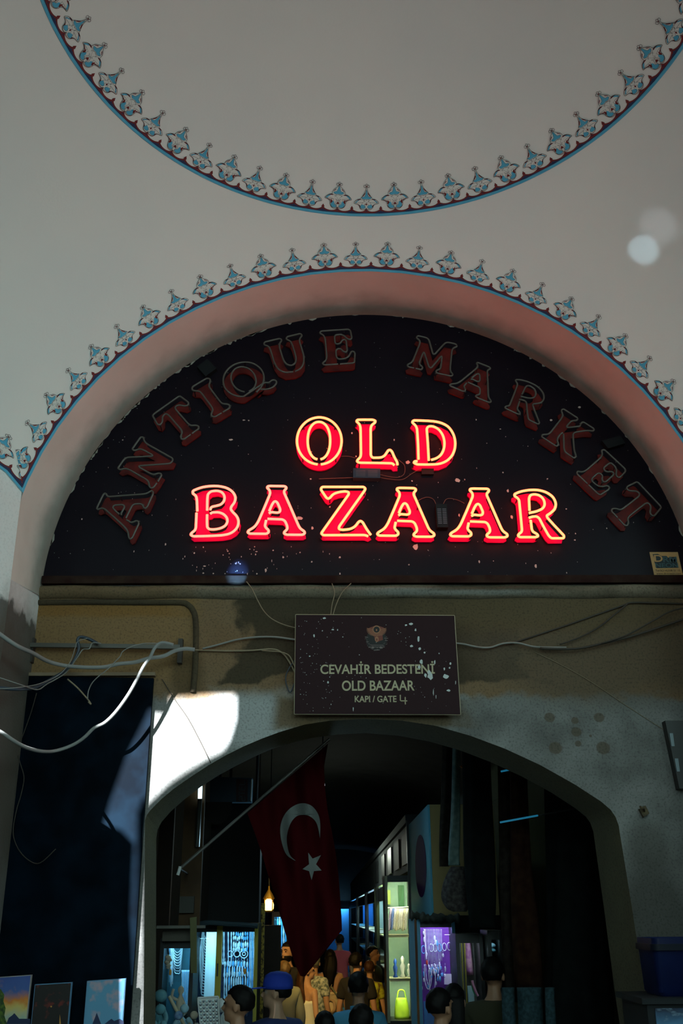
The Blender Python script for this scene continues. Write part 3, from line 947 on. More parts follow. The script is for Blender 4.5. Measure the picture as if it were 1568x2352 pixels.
ARC = [('A', 279, 1168, 71, 1.08, 'unlit dark red neon letter A, lowest on the left of the word ANTIQUE'), ('N', 337, 1062, 59, 1.0, 'unlit dark red neon letter N of the word ANTIQUE'),
       ('T', 410, 964, 40, 1.0, 'unlit dark red neon letter T between the N and I of ANTIQUE'), ('I', 484, 913, 35, 1.0, 'unlit dark red neon letter I beside the Q'),
       ('Q', 568, 870, 27, 1.0, 'unlit dark red neon letter Q with a curled tail'), ('U', 660, 815, 15.5, 1.0, 'unlit dark red neon letter U between the Q and the E'),
       ('E', 775, 797, 4.5, 0.97, 'unlit dark red neon letter E ending the word ANTIQUE, near the top of the arch'),
       ('M', 995, 817, -14, 0.92, 'unlit dark red neon letter M that begins the word MARKET'), ('A', 1094, 872, -25, 0.92, 'unlit dark red neon letter A between the M and R of MARKET'),
       ('R', 1212, 920, -28, 0.95, 'unlit dark red neon letter R between the A and K of MARKET'), ('K', 1305, 995, -38, 0.95, 'unlit dark red neon letter K of the word MARKET'),
       ('E', 1382, 1085, -49, 0.95, 'unlit dark red neon letter E between the K and T of MARKET'), ('T', 1455, 1163, -53, 1.0, 'unlit dark red neon letter T, lowest on the right of the word MARKET')]
for (ch, px, py, rot, hs, lab) in ARC:
    runs = GLYPH[ch]
    X0 = min(x for x, y in runs[0]); X1 = max(x for x, y in runs[0]); Y0 = min(y for x, y in runs[0]); Y1 = max(y for x, y in runs[0])
    k = 0.305 * hs / (Y1 - Y0)
    c = W(px, py, YT)
    a = radians(rot)
    rr = []
    for r in runs:
        q = []
        for x, y in r:
            u, v = (x - (X0 + X1) / 2) * k, ((Y0 + Y1) / 2 - y) * k
            q.append((c.x + u * cos(a) - v * sin(a), c.z + u * sin(a) + v * cos(a)))
        rr.append(q)
    neon_letter(ch, rr, 0.305, False, lab, 'unlit neon letters', M_tube_off)

# ================================================================ things on the board and on the gate wall
def text(name, s, x0, x1, y0, y1, Y, m, parent, bold=0.0, thick=0.0012, shear=0.0):
    """lettering whose capitals fill the photograph box x0..x1, y0..y1 of the plane y = Y"""
    cu = bpy.data.curves.new(name, 'FONT')
    cu.body = s
    cu.size = 1.0
    cu.offset = bold
    cu.extrude = 0.0
    cu.shear = shear
    o = bpy.data.objects.new(name, cu)
    COL.objects.link(o)
    bpy.context.view_layer.update()
    me = bpy.data.meshes.new_from_object(o.evaluated_get(bpy.context.evaluated_depsgraph_get()))
    bpy.data.objects.remove(o)
    bpy.data.curves.remove(cu)
    xs_ = [v.co.x for v in me.vertices]
    X0, X1 = min(xs_), max(xs_)
    cap = 0.729
    a, b_ = W(x0, y1, Y), W(x1, y0, Y)
    kx, kz = (b_.x - a.x) / (X1 - X0), (b_.z - a.z) / cap
    mb = MB()
    vs = [(a.x + (v.co.x - X0) * kx, Y, a.z + v.co.y * kz) for v in me.vertices]
    fs = [tuple(reversed(p.vertices)) for p in me.polygons]
    bpy.data.meshes.remove(me)
    mb.add(vs, fs)
    return mb.build(name, m, parent, fix=False)

def quad_plate(corners, Y, th):
    """a board given by its four photograph corners, front face at Y"""
    P = [W(x, y, Y) for x, y in corners]
    return MB().prism([[(p.x, p.z) for p in P]], lambda p, d: (p[0], d, p[1]), Y, Y + th)

def pxpoly(mb, pts, Y, mi=0):
    P = [W(x, y, Y) for x, y in pts]
    tr = tessellate_polygon([[Vector((p.x, p.z, 0)) for p in P]]) if len(P) > 4 else [tuple(range(len(P)))]
    mb.add(P, tr, mi)
    return mb

# ---- transformers and stickers on the sign board
M_tbox_b = mat('blue_grey_plastic', (0.018, 0.042, 0.065), 0.5, spec=0.2)
M_tbox_k = mat('black_plastic', (0.007, 0.010, 0.012), 0.5, spec=0.15)
M_tlab = mat('grey_print', (0.045, 0.062, 0.08), 0.7)
M_wire = mat('thin_brown_wire', (0.14, 0.07, 0.05), 0.6)
def transformer(corners, Y, th, m, label, bars=0):
    c = W(sum(x for x, y in corners) / 4, max(y for x, y in corners), Y)
    r = empty('transformer_box', (c.x, D - 0.02, c.z), label, 'transformer', 'transformers of the neon sign')
    quad_plate(corners, Y, th).build('housing', m, r)
    if bars:
        mb = MB()
        (ax, ay), (bx_, by), (cx_, cy), (dx_, dy) = corners
        for k in range(bars):
            for (u0, u1) in ((0.1, 0.45), (0.55, 0.9)):
                v = 0.2 + 0.6 * k / max(bars - 1, 1)
                def q(u, vv): return (ax + (bx_ - ax) * u + (dx_ - ax) * vv, ay + (by - ay) * u + (dy - ay) * vv)
                pxpoly(mb, [q(u0, v), q(u1, v), q(u1, v + 0.05), q(u0, v + 0.05)], Y - 0.0008)
        mb.build('printed_label', M_tlab, r)
    return r
transformer([(811, 1075), (873, 1076), (873, 1098), (811, 1097)], D - 0.085, 0.064, M_tbox_b, 'small blue grey transformer box mounted under the lit neon L', 7)
transformer([(1000, 1157), (1026, 1157), (1029, 1211), (1004, 1211)], D - 0.085, 0.064, M_tbox_k, 'upright black transformer box between the two lit neon A letters', 9)
transformer([(452, 842), (476, 824), (497, 846), (472, 864)], D - 0.07, 0.048, M_tbox_k, 'dark tilted transformer box above the unlit neon I', 0)
transformer([(1382, 1012), (1424, 1000), (1436, 1018), (1396, 1030)], D - 0.07, 0.048, M_tbox_k, 'dark tilted transformer box beside the unlit neon K', 0)
transformer([(968, 1076), (996, 1076), (996, 1089), (968, 1089)], D - 0.05, 0.028, M_tbox_k, 'flat black transformer box under the lit neon D', 0)

def cable(name, label, pts, Y, rpx, m, sub=5, cat='cable', group=None, Ys=None):
    def depth(x):                       # where the cables leave the wall to pass in front of the left pier
        t = min(max((150.0 - x) / 130.0, 0.0), 1.0)
        t = t * t * (3 - 2 * t)
        return Y * (1 - t) + (6.0 - (D - Y)) * t
    P = [W(x, y, depth(x) if pts[0][0] < 0 or pts[-1][0] < 0 else Y) for i, (x, y) in enumerate(pts)]
    P = smooth_path(P, sub=sub)
    o = MB().tube(P, rpx * 0.003, 8).build(name, m, smooth=True)
    return tag(o, label, cat, group)
cable('sign_wire', 'thin brown wire looping from the blue transformer box to the neon D', [(873, 1090), (895, 1095), (915, 1096), (928, 1088), (929, 1070), (920, 1060), (912, 1054)], D - 0.05, 0.7, M_wire, cat='wire')
cable('sign_wire', 'thin brown wire running right from the blue transformer under the neon D', [(873, 1097), (900, 1101), (925, 1101), (945, 1088), (960, 1080), (972, 1078)], D - 0.046, 0.7, M_wire, cat='wire')
cable('sign_wire', 'thin brown wire running left from the blue transformer box', [(811, 1097), (780, 1098), (750, 1099), (732, 1100)], D - 0.05, 0.8, M_wire, cat='wire')
cable('sign_wire', 'thin wire arching from the black transformer to the neon A on its left', [(1001, 1158), (994, 1146), (980, 1142), (965, 1147), (955, 1155)], D - 0.045, 0.7, M_wire, cat='wire')
cable('sign_wire', 'thin wire arching from the black transformer to the neon A on its right', [(1018, 1157), (1024, 1147), (1035, 1145), (1052, 1149), (1066, 1156)], D - 0.045, 0.7, M_wire, cat='wire')
cable('sign_wire', 'thin wire between the O and the L of the lit sign', [(783, 1048), (800, 1048), (816, 1052)], D - 0.05, 0.6, M_wire, cat='wire')

M_stick = mat('orange_tan_sticker', (0.48, 0.30, 0.11), 0.7, noise=(20, (0.40, 0.26, 0.12), 0.8, 3))
M_ink = mat('dark_print_ink', (0.012, 0.03, 0.035), 0.7)
M_inkbrown = mat('brown_print_ink', (0.035, 0.015, 0.006), 0.7)
YS = D - 0.0222
c = W(1530, 1322, YS)
stick = empty('sticker', (c.x, D - 0.02, c.z), 'small slanted orange tan maker sticker at the right foot of the black board', 'sticker')
quad_plate([(1491, 1268), (1556, 1268), (1568, 1321), (1502, 1322)], YS, 0.0008).build('backing', M_stick, stick)
mb = MB()
pxpoly(mb, [(1498, 1273), (1510, 1272), (1519, 1277), (1530, 1277), (1534, 1281), (1541, 1279), (1553, 1279), (1554, 1288), (1558, 1304), (1507, 1305), (1502, 1290), (1503, 1284)], YS - 0.0004)
mb.build('print_block', M_ink, stick)
M_inkteal = mat('teal_print_ink', (0.04, 0.10, 0.11), 0.7)
text('print_line', 'D', 1503, 1520, 1274, 1290, YS - 0.0008, M_stick, stick, 0.02)
text('print_line', 'RM', 1523, 1553, 1278, 1291, YS - 0.0008, M_inkteal, stick, 0.02)
text('print_line', 'NEON', 1505, 1556, 1293, 1303, YS - 0.0008, M_inkteal, stick, 0.02)
text('print_line', 'Tel:0(216)338 51 15', 1505, 1561, 1308, 1312.5, YS - 0.0008, M_inkbrown, stick, 0.015)
text('print_line', 'www.drmneon.com', 1507, 1563, 1315, 1319, YS - 0.0008, M_inkbrown, stick, 0.015)

# ---- the maroon gate plate
M_plate = mat('maroon_plate', (0.019, 0.0045, 0.0065), 0.6, spec=0.15, noise=(30, (0.020, 0.005, 0.007), 1, 3))
M_edge = mat('plate_edge_cream', (0.42, 0.36, 0.24), 0.7)
M_cream = mat('cream_lettering', (0.42, 0.37, 0.24), 0.7)
M_drop = mat('white_splash', (0.50, 0.54, 0.54), 0.8)
YPL = D - 0.075
PL = [(679, 1412), (1043, 1414), (1057, 1641), (676, 1640)]
c = W(866, 1640, YPL)
plate = empty('gate_plate', (c.x, D, c.z), 'maroon rectangular gate plate with cream lettering above the archway', 'sign')
quad_plate(PL, YPL, 0.016).build('panel', M_plate, plate)
mb = MB()
for i in range(4):
    p, q = W(*PL[i], YPL + 0.004), W(*PL[(i + 1) % 4], YPL + 0.004)
    mb.tube([p, q], 0.0038, 6)
mb.build('rim', M_edge, plate)
mb = MB()
for (x, z) in ((700, 1430), (1025, 1430), (700, 1620), (1035, 1620)):
    p = W(x, z, YPL + 0.016)
    mb.tube([p, (p.x, D - 0.001, p.z)], 0.012, 8)
mb.build('wall_spacer', M_metal, plate)
text('lettering', 'CEVAHİR BEDESTENİ', 735.5, 997.5, 1525, 1547.5, YPL - 0.0008, M_cream, plate, 0.018)
text('lettering', 'OLD BAZAAR', 785, 951, 1562, 1586, YPL - 0.0008, M_cream, plate, 0.018)
text('lettering', 'KAPI / GATE', 814.5, 910, 1597.5, 1612.5, YPL - 0.0008, M_cream, plate, 0.018)
mb = MB()
P = [W(x, y, YPL - 0.001) for x, y in ((919, 1596), (919, 1609), (921, 1610), (935, 1610))]
mb.tube(P, 0.0042, 6)
mb.tube([W(930, 1601, YPL - 0.001), W(930.5, 1618, YPL - 0.001)], 0.0042, 6)
mb.build('hand_painted_number', M_cream, plate)
# emblem: a spread fan of tan feathers round a dark disc, a reddish body, a pale ring of ornaments below
M_em1, M_em2, M_em3 = mat('emblem_tan', (0.30, 0.13, 0.065), 0.7), mat('emblem_rust', (0.16, 0.035, 0.022), 0.7), mat('emblem_grey', (0.16, 0.125, 0.12), 0.7)
M_em0 = mat('emblem_black', (0.006, 0.006, 0.006), 0.7)
mb = MB()
E0 = (864.5, 1446)
def epx(mb, pts, dy, mi): pxpoly(mb, pts, YPL - dy, mi)
epx(mb, circ(864, 1470, 24, 24, 24), 0.0006, 3)
for k in range(25):
    a = radians(-8 + 196 * k / 24)
    r0, r1 = 8.5, 15 + 7 * abs(cos(a)) ** 2
    w0, w1 = 0.3, 0.62
    ca, sa = cos(a), sin(a)
    epx(mb, [(E0[0] + ca * r0 - sa * w0, E0[1] + sa * r0 + ca * w0), (E0[0] + ca * r1 - sa * w1, E0[1] + sa * r1 * 0.95 + ca * w1), (E0[0] + ca * (r1 + 1.5), E0[1] + sa * (r1 + 1.5) * 0.95), (E0[0] + ca * r1 + sa * w1, E0[1] + sa * r1 * 0.95 - ca * w1), (E0[0] + ca * r0 + sa * w0, E0[1] + sa * r0 - ca * w0)], 0.0014, 0)
epx(mb, [(843, 1445), (850, 1441), (858, 1438.5), (865, 1438), (872, 1438.5), (880, 1441), (887, 1446), (883, 1452), (876, 1458), (870, 1462), (859, 1462), (852, 1457), (846, 1451)], 0.0010, 1)
epx(mb, circ(*E0, 9.5, 18), 0.0018, 0); epx(mb, circ(*E0, 7, 18), 0.0022, 3)
epx(mb, circ(E0[0], E0[1] + 1, 1.8, 6, 2.6), 0.0026, 0)
epx(mb, [(859, 1462), (871, 1462), (878, 1456), (879, 1470), (872, 1472), (866, 1475), (861, 1471)], 0.0012, 1)
epx(mb, circ(865, 1468, 4.5, 10, 6.5), 0.0016, 0); epx(mb, circ(865, 1469, 2, 8, 3), 0.002, 1)
random.seed(5)
for k in range(46):
    a = radians(random.uniform(-15, 195))
    r = random.uniform(19, 27)
    x, y = 864 + cos(a) * r, 1468 + sin(a) * r * 0.95
    l = random.uniform(1, 3.2); b_ = a + random.uniform(0.5, 2.2)
    epx(mb, [(x - cos(b_) * l - 0.3, y - sin(b_) * l * 0.6), (x, y + 0.55), (x + cos(b_) * l, y + sin(b_) * l * 0.6), (x, y - 0.5)], 0.0016, 2)
for (x0, y0, x1, y1) in ((846, 1486, 883, 1486), (852, 1482, 880, 1482), (858, 1494, 872, 1493), (841, 1474, 846, 1474), (838, 1463, 845, 1464), (882, 1466, 891, 1466), (884, 1471, 890, 1471)):
    epx(mb, [(x0, y0 - 0.6), (x1, y1 - 0.6), (x1, y1 + 0.6), (x0, y0 + 0.6)], 0.0016, 2)
for (x, y) in ((856, 1487), (874, 1487)):
    epx(mb, circ(x, y, 3, 8, 2.6), 0.002, 2)
mb.build('emblem', [M_em1, M_em2, M_em3, M_em0], plate, fix=False)
mb = MB()
random.seed(21)
spots = [(988, 1553, 8, 9), (985, 1545, 5, 7), (977, 1551, 4, 6), (967, 1520, 5, 6), (962, 1532, 3.5, 5), (964, 1490, 4, 4), (961, 1468, 3, 9), (945, 1484, 4, 3), (944, 1433, 5, 3), (932, 1436, 4, 2.5), (954, 1447, 2.5, 3.5), (975, 1499, 2.5, 3.5), (998, 1521, 2.5, 5), (1023, 1553, 8, 6), (1034, 1524, 2.5, 4), (1032, 1534, 3, 2.5), (1020, 1536, 2, 4), (1030, 1586, 5, 3), (1008, 1501, 1.5, 2), (1046, 1568, 1.2, 5), (764, 1446, 4, 2), (775, 1447, 1.5, 3), (745, 1420, 4, 2.5), (721, 1460, 2, 4), (711, 1507, 2.5, 1.8), (753, 1567, 2, 4), (757, 1555, 1, 2), (811, 1628, 1.3, 6), (760, 1618, 1, 2), (825, 1504, 1.2, 1.5), (995, 1590, 1.2, 8), (1001, 1600, 1, 6), (787, 1463, 1.5, 1.2), (740, 1449, 1.5, 1.5), (690, 1510, 1, 1), (704, 1501, 1, 1), (700, 1545, 1.2, 1)]
for i in range(120):
    spots.append((random.uniform(684, 770) if i < 60 else random.uniform(690, 1045), random.uniform(1418, 1635), random.uniform(0.4, 0.9), random.uniform(0.4, 1.4)))
for (x, y, rx, ry) in spots:
    n = 9
    pxpoly(mb, [(x + cos(2 * pi * k / n) * rx * random.uniform(0.55, 1.1), y + sin(2 * pi * k / n) * ry * random.uniform(0.55, 1.1)) for k in range(n)], YPL - 0.0030)
mb.build('white_splashes', M_drop, plate)['kind'] = 'stuff'

# ---- conduit bar with its two brackets
M_bar = mat('galvanised_bar', (0.075, 0.07, 0.06), 0.45, metallic=0.3)
M_brk = mat('dark_bracket_iron', (0.035, 0.03, 0.024), 0.7)
YB_ = D - 0.07
c = W(60, 1486, YB_)
bar = empty('conduit_bar', (c.x, D, c.z), 'straight grey metal conduit bar fixed to the wall over the dark door', 'conduit')
P0, P1 = W(62, 1482, YB_), W(414, 1486.5, YB_)
mb = MB()
mb.box(((P0.x + P1.x) / 2, YB_, (P0.z + P1.z) / 2), (P1.x - P0.x, 0.03, 0.028))
for v in range(len(mb.v)):
    x, y, z = mb.v[v]
    t = (x - P0.x) / (P1.x - P0.x)
    mb.v[v] = (x, y, z - (P0.z + P1.z) / 2 + P0.z + (P1.z - P0.z) * t)
mb.build('rail', M_bar, bar)
for (x, y) in ((73, 1494), (414, 1496)):
    p = W(x, y, D - 0.03)
    MB().box((p.x, D - 0.028, p.z), (0.03, 0.052, 0.165)).build('bracket', M_brk, bar)

# ---- cables
M_cw = mat('white_cable_sheath', (0.22, 0.23, 0.225), 0.6)
M_cg = mat('grey_cable_sheath', (0.20, 0.20, 0.185), 0.6)
M_cb = mat('dark_blue_cable_sheath', (0.03, 0.045, 0.065), 0.5)
M_cy = mat('dusty_tan_cable', (0.24, 0.19, 0.12), 0.7)
M_ck = mat('dusty_black_cable', (0.035, 0.028, 0.02), 0.7)
G = None
cable('cable', 'thick white cable sagging across the conduit bar from the left pier', [(-40, 1425), (0, 1457), (40, 1484), (75, 1500), (110, 1519), (150, 1529), (200, 1533), (240, 1532), (272, 1525), (310, 1521), (342, 1512), (375, 1507), (400, 1495), (425, 1490), (447, 1492)], D - 0.20, 4.3, M_cw)
cable('cable', 'long white cable drooping in a wide curve across the top of the dark door', [(398, 1481), (372, 1476), (356, 1487), (345, 1508), (328, 1533), (309, 1570), (290, 1602), (264, 1637), (240, 1660), (216, 1672), (192, 1695), (165, 1712), (130, 1724), (98, 1726), (60, 1717), (28, 1699), (0, 1680), (-40, 1660)], D - 0.285, 3.6, M_cw)
cable('cable', 'dark blue cable rising from the left pier and hooked over the conduit bar', [(-40, 1575), (0, 1580), (40, 1583), (80, 1579), (112, 1563), (150, 1540), (170, 1517), (181, 1490), (178, 1470), (186, 1463), (205, 1468), (225, 1479)], D - 0.122, 3.6, M_cb)
cable('cable', 'thin pale cable running beside the dark blue cable over the door', [(-40, 1545), (0, 1557), (45, 1572), (85, 1584), (108, 1571), (150, 1546), (176, 1512), (190, 1492), (205, 1490), (212, 1477), (232, 1478)], D - 0.158, 1.3, M_cg)
cable('cable', 'thin grey wire hanging below the dark blue cable in a long low sag', [(-40, 1575), (0, 1582), (50, 1578), (92, 1570), (135, 1550), (160, 1522), (172, 1490), (178, 1474), (200, 1466)], D - 0.242, 0.9, M_cg)
cable('cable', 'short dusty cord with a knotted end hanging in front of the dark door', [(155, 1560), (178, 1580), (196, 1600), (205, 1611), (209, 1618), (203, 1612)], D - 0.192, 1.7, M_cy)
cable('cable', 'thin loop of grey wire rising from the knotted cord to the conduit bar', [(201, 1606), (203, 1587), (212, 1568), (228, 1552), (246, 1538), (262, 1522), (276, 1507), (281, 1497), (300, 1486), (330, 1478), (368, 1478)], D - 0.226, 1.1, M_cg)
cable('cable', 'dusty tan cable running from the conduit bar end to the maroon plate', [(447, 1493), (480, 1494), (530, 1495), (580, 1494), (625, 1491), (648, 1500), (664, 1520), (680, 1550)], D - 0.020, 1.9, M_cy)
cable('cable', 'grey cable bowed upward between the conduit bar and the maroon plate', [(465, 1490), (500, 1481), (540, 1470), (580, 1464), (630, 1463), (690, 1471)], D - 0.036, 2.2, M_cg)
cable('cable', 'thin tan cable curling down behind the left edge of the maroon plate', [(600, 1494), (640, 1497), (660, 1503), (668, 1512), (676, 1530), (690, 1560)], D - 0.052, 1.3, M_cy)
cable('cable', 'short bluish loop of wire hanging beside the left edge of the maroon plate', [(684, 1508), (668, 1528), (657, 1550), (657, 1570), (666, 1590), (676, 1570), (690, 1545)], D - 0.030, 1.3, M_cb)
cable('cable', 'thin pale wire dropping from the ledge to the top left corner of the plate', [(566, 1336), (578, 1352), (592, 1380), (606, 1404), (625, 1422), (655, 1436), (690, 1444)], D - 0.055, 1.1, M_cy)
cable('cable', 'thin wire falling straight from the ledge to the top of the maroon plate', [(762, 1340), (768, 1362), (762, 1390), (759, 1418)], D - 0.055, 1.0, M_cy)
cable('cable', 'thin wire slanting from the ledge to the top of the maroon plate', [(806, 1340), (786, 1360), (772, 1388), (763, 1418)], D - 0.055, 1.0, M_cy)
cable('cable', 'grey cable waving to the right from the maroon plate', [(1030, 1477), (1062, 1479), (1095, 1486), (1125, 1487), (1155, 1478), (1190, 1477), (1230, 1486), (1300, 1487)], D - 0.034, 2.2, M_cg)
cable('cable', 'dusty black cable climbing from the right of the plate to the ledge', [(1170, 1478), (1195, 1471), (1300, 1436), (1380, 1408), (1432, 1390), (1452, 1384), (1510, 1385), (1590, 1387)], D - 0.016, 2.2, M_ck)
cable('cable', 'dusty black cable meeting the upper one at the ledge corner', [(1285, 1480), (1330, 1464), (1375, 1440), (1410, 1412), (1440, 1388)], D - 0.050, 1.8, M_ck)
cable('cable', 'dusty black cable running low along the right of the wall', [(1240, 1489), (1320, 1490), (1390, 1476), (1450, 1461), (1510, 1442), (1590, 1415)], D - 0.055, 2.8, M_ck)
cable('cable', 'dusty black cable rising steeply toward the right pier', [(1380, 1478), (1440, 1458), (1500, 1425), (1540, 1404), (1590, 1392)], D - 0.075, 1.8, M_ck)
cable('cable', 'hair thin pale wire slanting down the right wall to the fuse panel', [(1228, 1498), (1290, 1528), (1360, 1568), (1440, 1622), (1530, 1680)], D - 0.004, 0.6, M_cy, cat='wire')
cable('cable', 'thin dark crack-like wire across the sunlit patch beside the door', [(372, 1560), (400, 1605), (430, 1648), (458, 1700), (484, 1753)], D - 0.006, 0.9, M_ck, cat='wire')
cable('cable', 'thin wire dangling down the left side of the dark door', [(84, 1592), (70, 1640), (52, 1690), (40, 1722), (46, 1752), (55, 1786), (48, 1826), (38, 1860), (30, 1912), (42, 1950), (66, 1976), (92, 1982), (128, 1950)], D - 0.075, 1.0, M_ck, cat='wire')

# ---- door
M_door = mat('black_door_paint', (0.0005, 0.0022, 0.005), 0.5, spec=0.02, noise=(5, (0.002, 0.008, 0.016), 0.8, 6))
M_dframe = mat('tan_door_frame', (0.25, 0.19, 0.12), 0.75, noise=(7, (0.16, 0.12, 0.08), 0.8, 4))
p, q = W(64, 1556, D), W(354, 1560, D)
door = struct(MB().prism([[(p.x, 0.0), (p.x, p.z), (q.x, q.z), (q.x - 0.012, 0.0)]], lambda a, d: (a[0], d, a[1]), D - 0.035, D - 0.002).build('door_1', M_door))
door['label'] = 'tall black painted door left of the archway'
mb = MB()
mb.box((p.x - 0.006, D - 0.03, p.z / 2), (0.028, 0.055, p.z + 0.03))
mb.box(((p.x + q.x) / 2, D - 0.025, p.z + 0.012), (q.x - p.x + 0.02, 0.045, 0.022))
mb.build('door_frame', M_dframe, door)

# ---- small iron plate with a hole, and the dark fuse panel
M_rusty = mat('rusty_iron', (0.10, 0.075, 0.035), 0.8, noise=(40, (0.04, 0.025, 0.012), 1, 4))
mb = MB()
quad_ = [(1468, 1858), (1482, 1850), (1491, 1868), (1478, 1877)]
o = quad_plate(quad_, D - 0.03, 0.029)
o.tube([W(1479, 1863, D - 0.03), W(1477, 1856, D - 0.07), W(1469, 1853, D - 0.075)], 0.008, 6)
tag(o.build('wall_hook', M_rusty), 'small rusty iron hook plate on the right of the archway', 'hook')
M_fuse = mat('dark_fuse_panel', (0.02, 0.022, 0.022), 0.5)
M_clip = mat('pale_blue_clip', (0.16, 0.22, 0.25), 0.4)
c = W(1560, 1810, D)
fuse = empty('fuse_panel', (c.x, D, c.z), 'dark upright fuse panel with two pale clips on the right of the gate wall', 'fuse panel')
quad_plate([(1527, 1655), (1610, 1655), (1640, 1812), (1560, 1811)], D - 0.075, 0.073).build('housing', M_fuse, fuse)
for (x, y) in ((1542, 1698), (1554, 1756)):
    quad_plate([(x - 5, y - 14), (x + 3, y - 14), (x + 7, y + 16), (x, y + 16)], D - 0.082, 0.006).build('clip', M_clip, fuse)

# ---- three small canvases on a rack by the door
def painting_mat(name, stops, clouds, nscale=3.0, seed=0.0, amt=0.8):
    """painted canvas: vertical colour stops with brushed blotches of the given colours"""
    m = bpy.data.materials.new(name)
    m.use_nodes = True
    nt = m.node_tree
    b = nt.nodes['Principled BSDF']
    b.inputs['Roughness'].default_value = 0.6
    tc = nt.nodes.new('ShaderNodeTexCoord')
    sp = nt.nodes.new('ShaderNodeSeparateXYZ')
    nt.links.new(tc.outputs['Generated'], sp.inputs[0])
    n = nt.nodes.new('ShaderNodeTexNoise')
    n.inputs['Scale'].default_value = nscale
    n.inputs['Detail'].default_value = 5
    mp = nt.nodes.new('ShaderNodeMapping')
    mp.inputs['Location'].default_value = (seed, seed, seed)
    mp.inputs['Scale'].default_value = (1, 1, 2.2)
    nt.links.new(tc.outputs['Generated'], mp.inputs[0])
    nt.links.new(mp.outputs[0], n.inputs['Vector'])
    z = link_math(nt, 'ADD', sp.outputs['Z'], link_math(nt, 'MULTIPLY', link_math(nt, 'SUBTRACT', n.outputs['Fac'], 0.5), 0.22))
    cr = nt.nodes.new('ShaderNodeValToRGB')
    el = cr.color_ramp.elements
    el[0].position, el[0].color = stops[0][0], (*stops[0][1], 1)
    el[1].position, el[1].color = stops[-1][0], (*stops[-1][1], 1)
    for p_, c_ in stops[1:-1]:
        e = el.new(p_); e.color = (*c_, 1)
    nt.links.new(z, cr.inputs[0])
    r = nt.nodes.new('ShaderNodeMapRange')
    r.inputs[1].default_value = 0.56; r.inputs[2].default_value = 0.68; r.inputs[4].default_value = amt
    nt.links.new(n.outputs['Fac'], r.inputs[0])
    mx = nt.nodes.new('ShaderNodeMix'); mx.data_type = 'RGBA'
    nt.links.new(r.outputs[0], mx.inputs[0]); nt.links.new(cr.outputs[0], mx.inputs[6])
    mx.inputs[7].default_value = (*clouds, 1)
    nt.links.new(mx.outputs[2], b.inputs['Base Color'])
    return m
YCV = 6.46
ZCV = 1.30
def canvas(tl, tr_, label, m, edge, extra):
    p, q = W(*tl, YCV), W(*tr_, YCV)
    r = empty('painted_canvas', ((p.x + q.x) / 2, YCV, ZCV), label, 'painting', 'small canvases on the rack')
    MB().prism([[(p.x, ZCV), (p.x, p.z), (q.x, q.z), (q.x, ZCV)]], lambda a, d: (a[0], d, a[1]), YCV, YCV + 0.002).build('picture', m, r)
    MB().prism([[(p.x - 0.004, ZCV), (p.x - 0.004, p.z + 0.004), (q.x + 0.004, q.z + 0.004), (q.x + 0.004, ZCV)]], lambda a, d: (a[0], d, a[1]), YCV + 0.0025, YCV + 0.028).build('stretcher', edge, r)
    for (pts, mm) in extra:
        mb = MB(); pxpoly(mb, pts, YCV - 0.0008); mb.build('painted_silhouette', mm, r)
    return r
M_can1 = painting_mat('sunset_canvas', [(0.0, (0.02, 0.05, 0.14)), (0.3, (0.03, 0.10, 0.30)), (0.42, (0.05, 0.16, 0.36)), (0.5, (0.45, 0.34, 0.10)), (0.57, (0.35, 0.44, 0.36)), (0.68, (0.62, 0.48, 0.14)), (0.76, (0.62, 0.20, 0.02)), (0.85, (0.05, 0.11, 0.34)), (1.0, (0.04, 0.08, 0.30))], (0.50, 0.22, 0.04), 3.0, 1.0, 0.45)
M_can2 = painting_mat('night_canvas', [(0.0, (0.004, 0.004, 0.004)), (1.0, (0.007, 0.004, 0.004))], (0.13, 0.012, 0.006), 4.5, 7.3, 0.9)
M_can3 = painting_mat('pale_sky_canvas', [(0.0, (0.07, 0.20, 0.40)), (0.4, (0.10, 0.28, 0.46)), (1.0, (0.09, 0.28, 0.44))], (0.42, 0.30, 0.34), 2.6, 3.2, 0.9)
M_sil = mat('painted_navy', (0.006, 0.018, 0.07), 0.6)
M_tree = mat('painted_green', (0.012, 0.045, 0.010), 0.6, noise=(60, (0.09, 0.16, 0.012), 1, 3))
M_gold = mat('painted_gold', (0.50, 0.24, 0.04), 0.6)
M_cedge = mat('canvas_edge_blue_white', (0.10, 0.24, 0.42), 0.7)
M_cedge2 = mat('canvas_edge_pale', (0.34, 0.32, 0.33), 0.7)
canvas((-16, 2247), (70, 2241), 'small sunset seascape canvas at the far left of the rack', M_can1, M_cedge2,
       [([(-16, 2352), (-16, 2268), (2, 2272), (10, 2285), (8, 2300), (13, 2316), (10, 2332), (16, 2352)], M_tree), ([(14, 2352), (20, 2338), (28, 2332), (33, 2327), (39, 2334), (44, 2340), (52, 2340), (69, 2340), (69, 2352)], M_sil)])
canvas((81, 2263), (163, 2258), 'small dark night scene canvas with red clouds, middle of the rack', M_can2, M_cedge,
       [(circ(117.5, 2312, 2.0, 8), M_gold), ([(136, 2352), (137.5, 2330), (140, 2352)], M_gold)])
canvas((201, 2255), (287, 2249), 'small pale blue sky canvas with pink clouds, nearest the archway', M_can3, M_cedge,
       [([(212, 2352), (219, 2335), (222, 2326), (226, 2336), (232, 2352)], M_sil), ([(240, 2352), (250, 2344), (256, 2340), (262, 2345), (275, 2340), (284, 2346), (284, 2352)], M_sil)])
M_rackwood = mat('dark_rack_wood', (0.03, 0.022, 0.016), 0.7)
a_, b_ = W(-20, 2300, YCV).x, W(292, 2300, YCV).x
rack = empty('display_rack', ((a_ + b_) / 2, YCV, 0), 'dark wooden rack carrying the small canvases in front of the black door', 'rack')
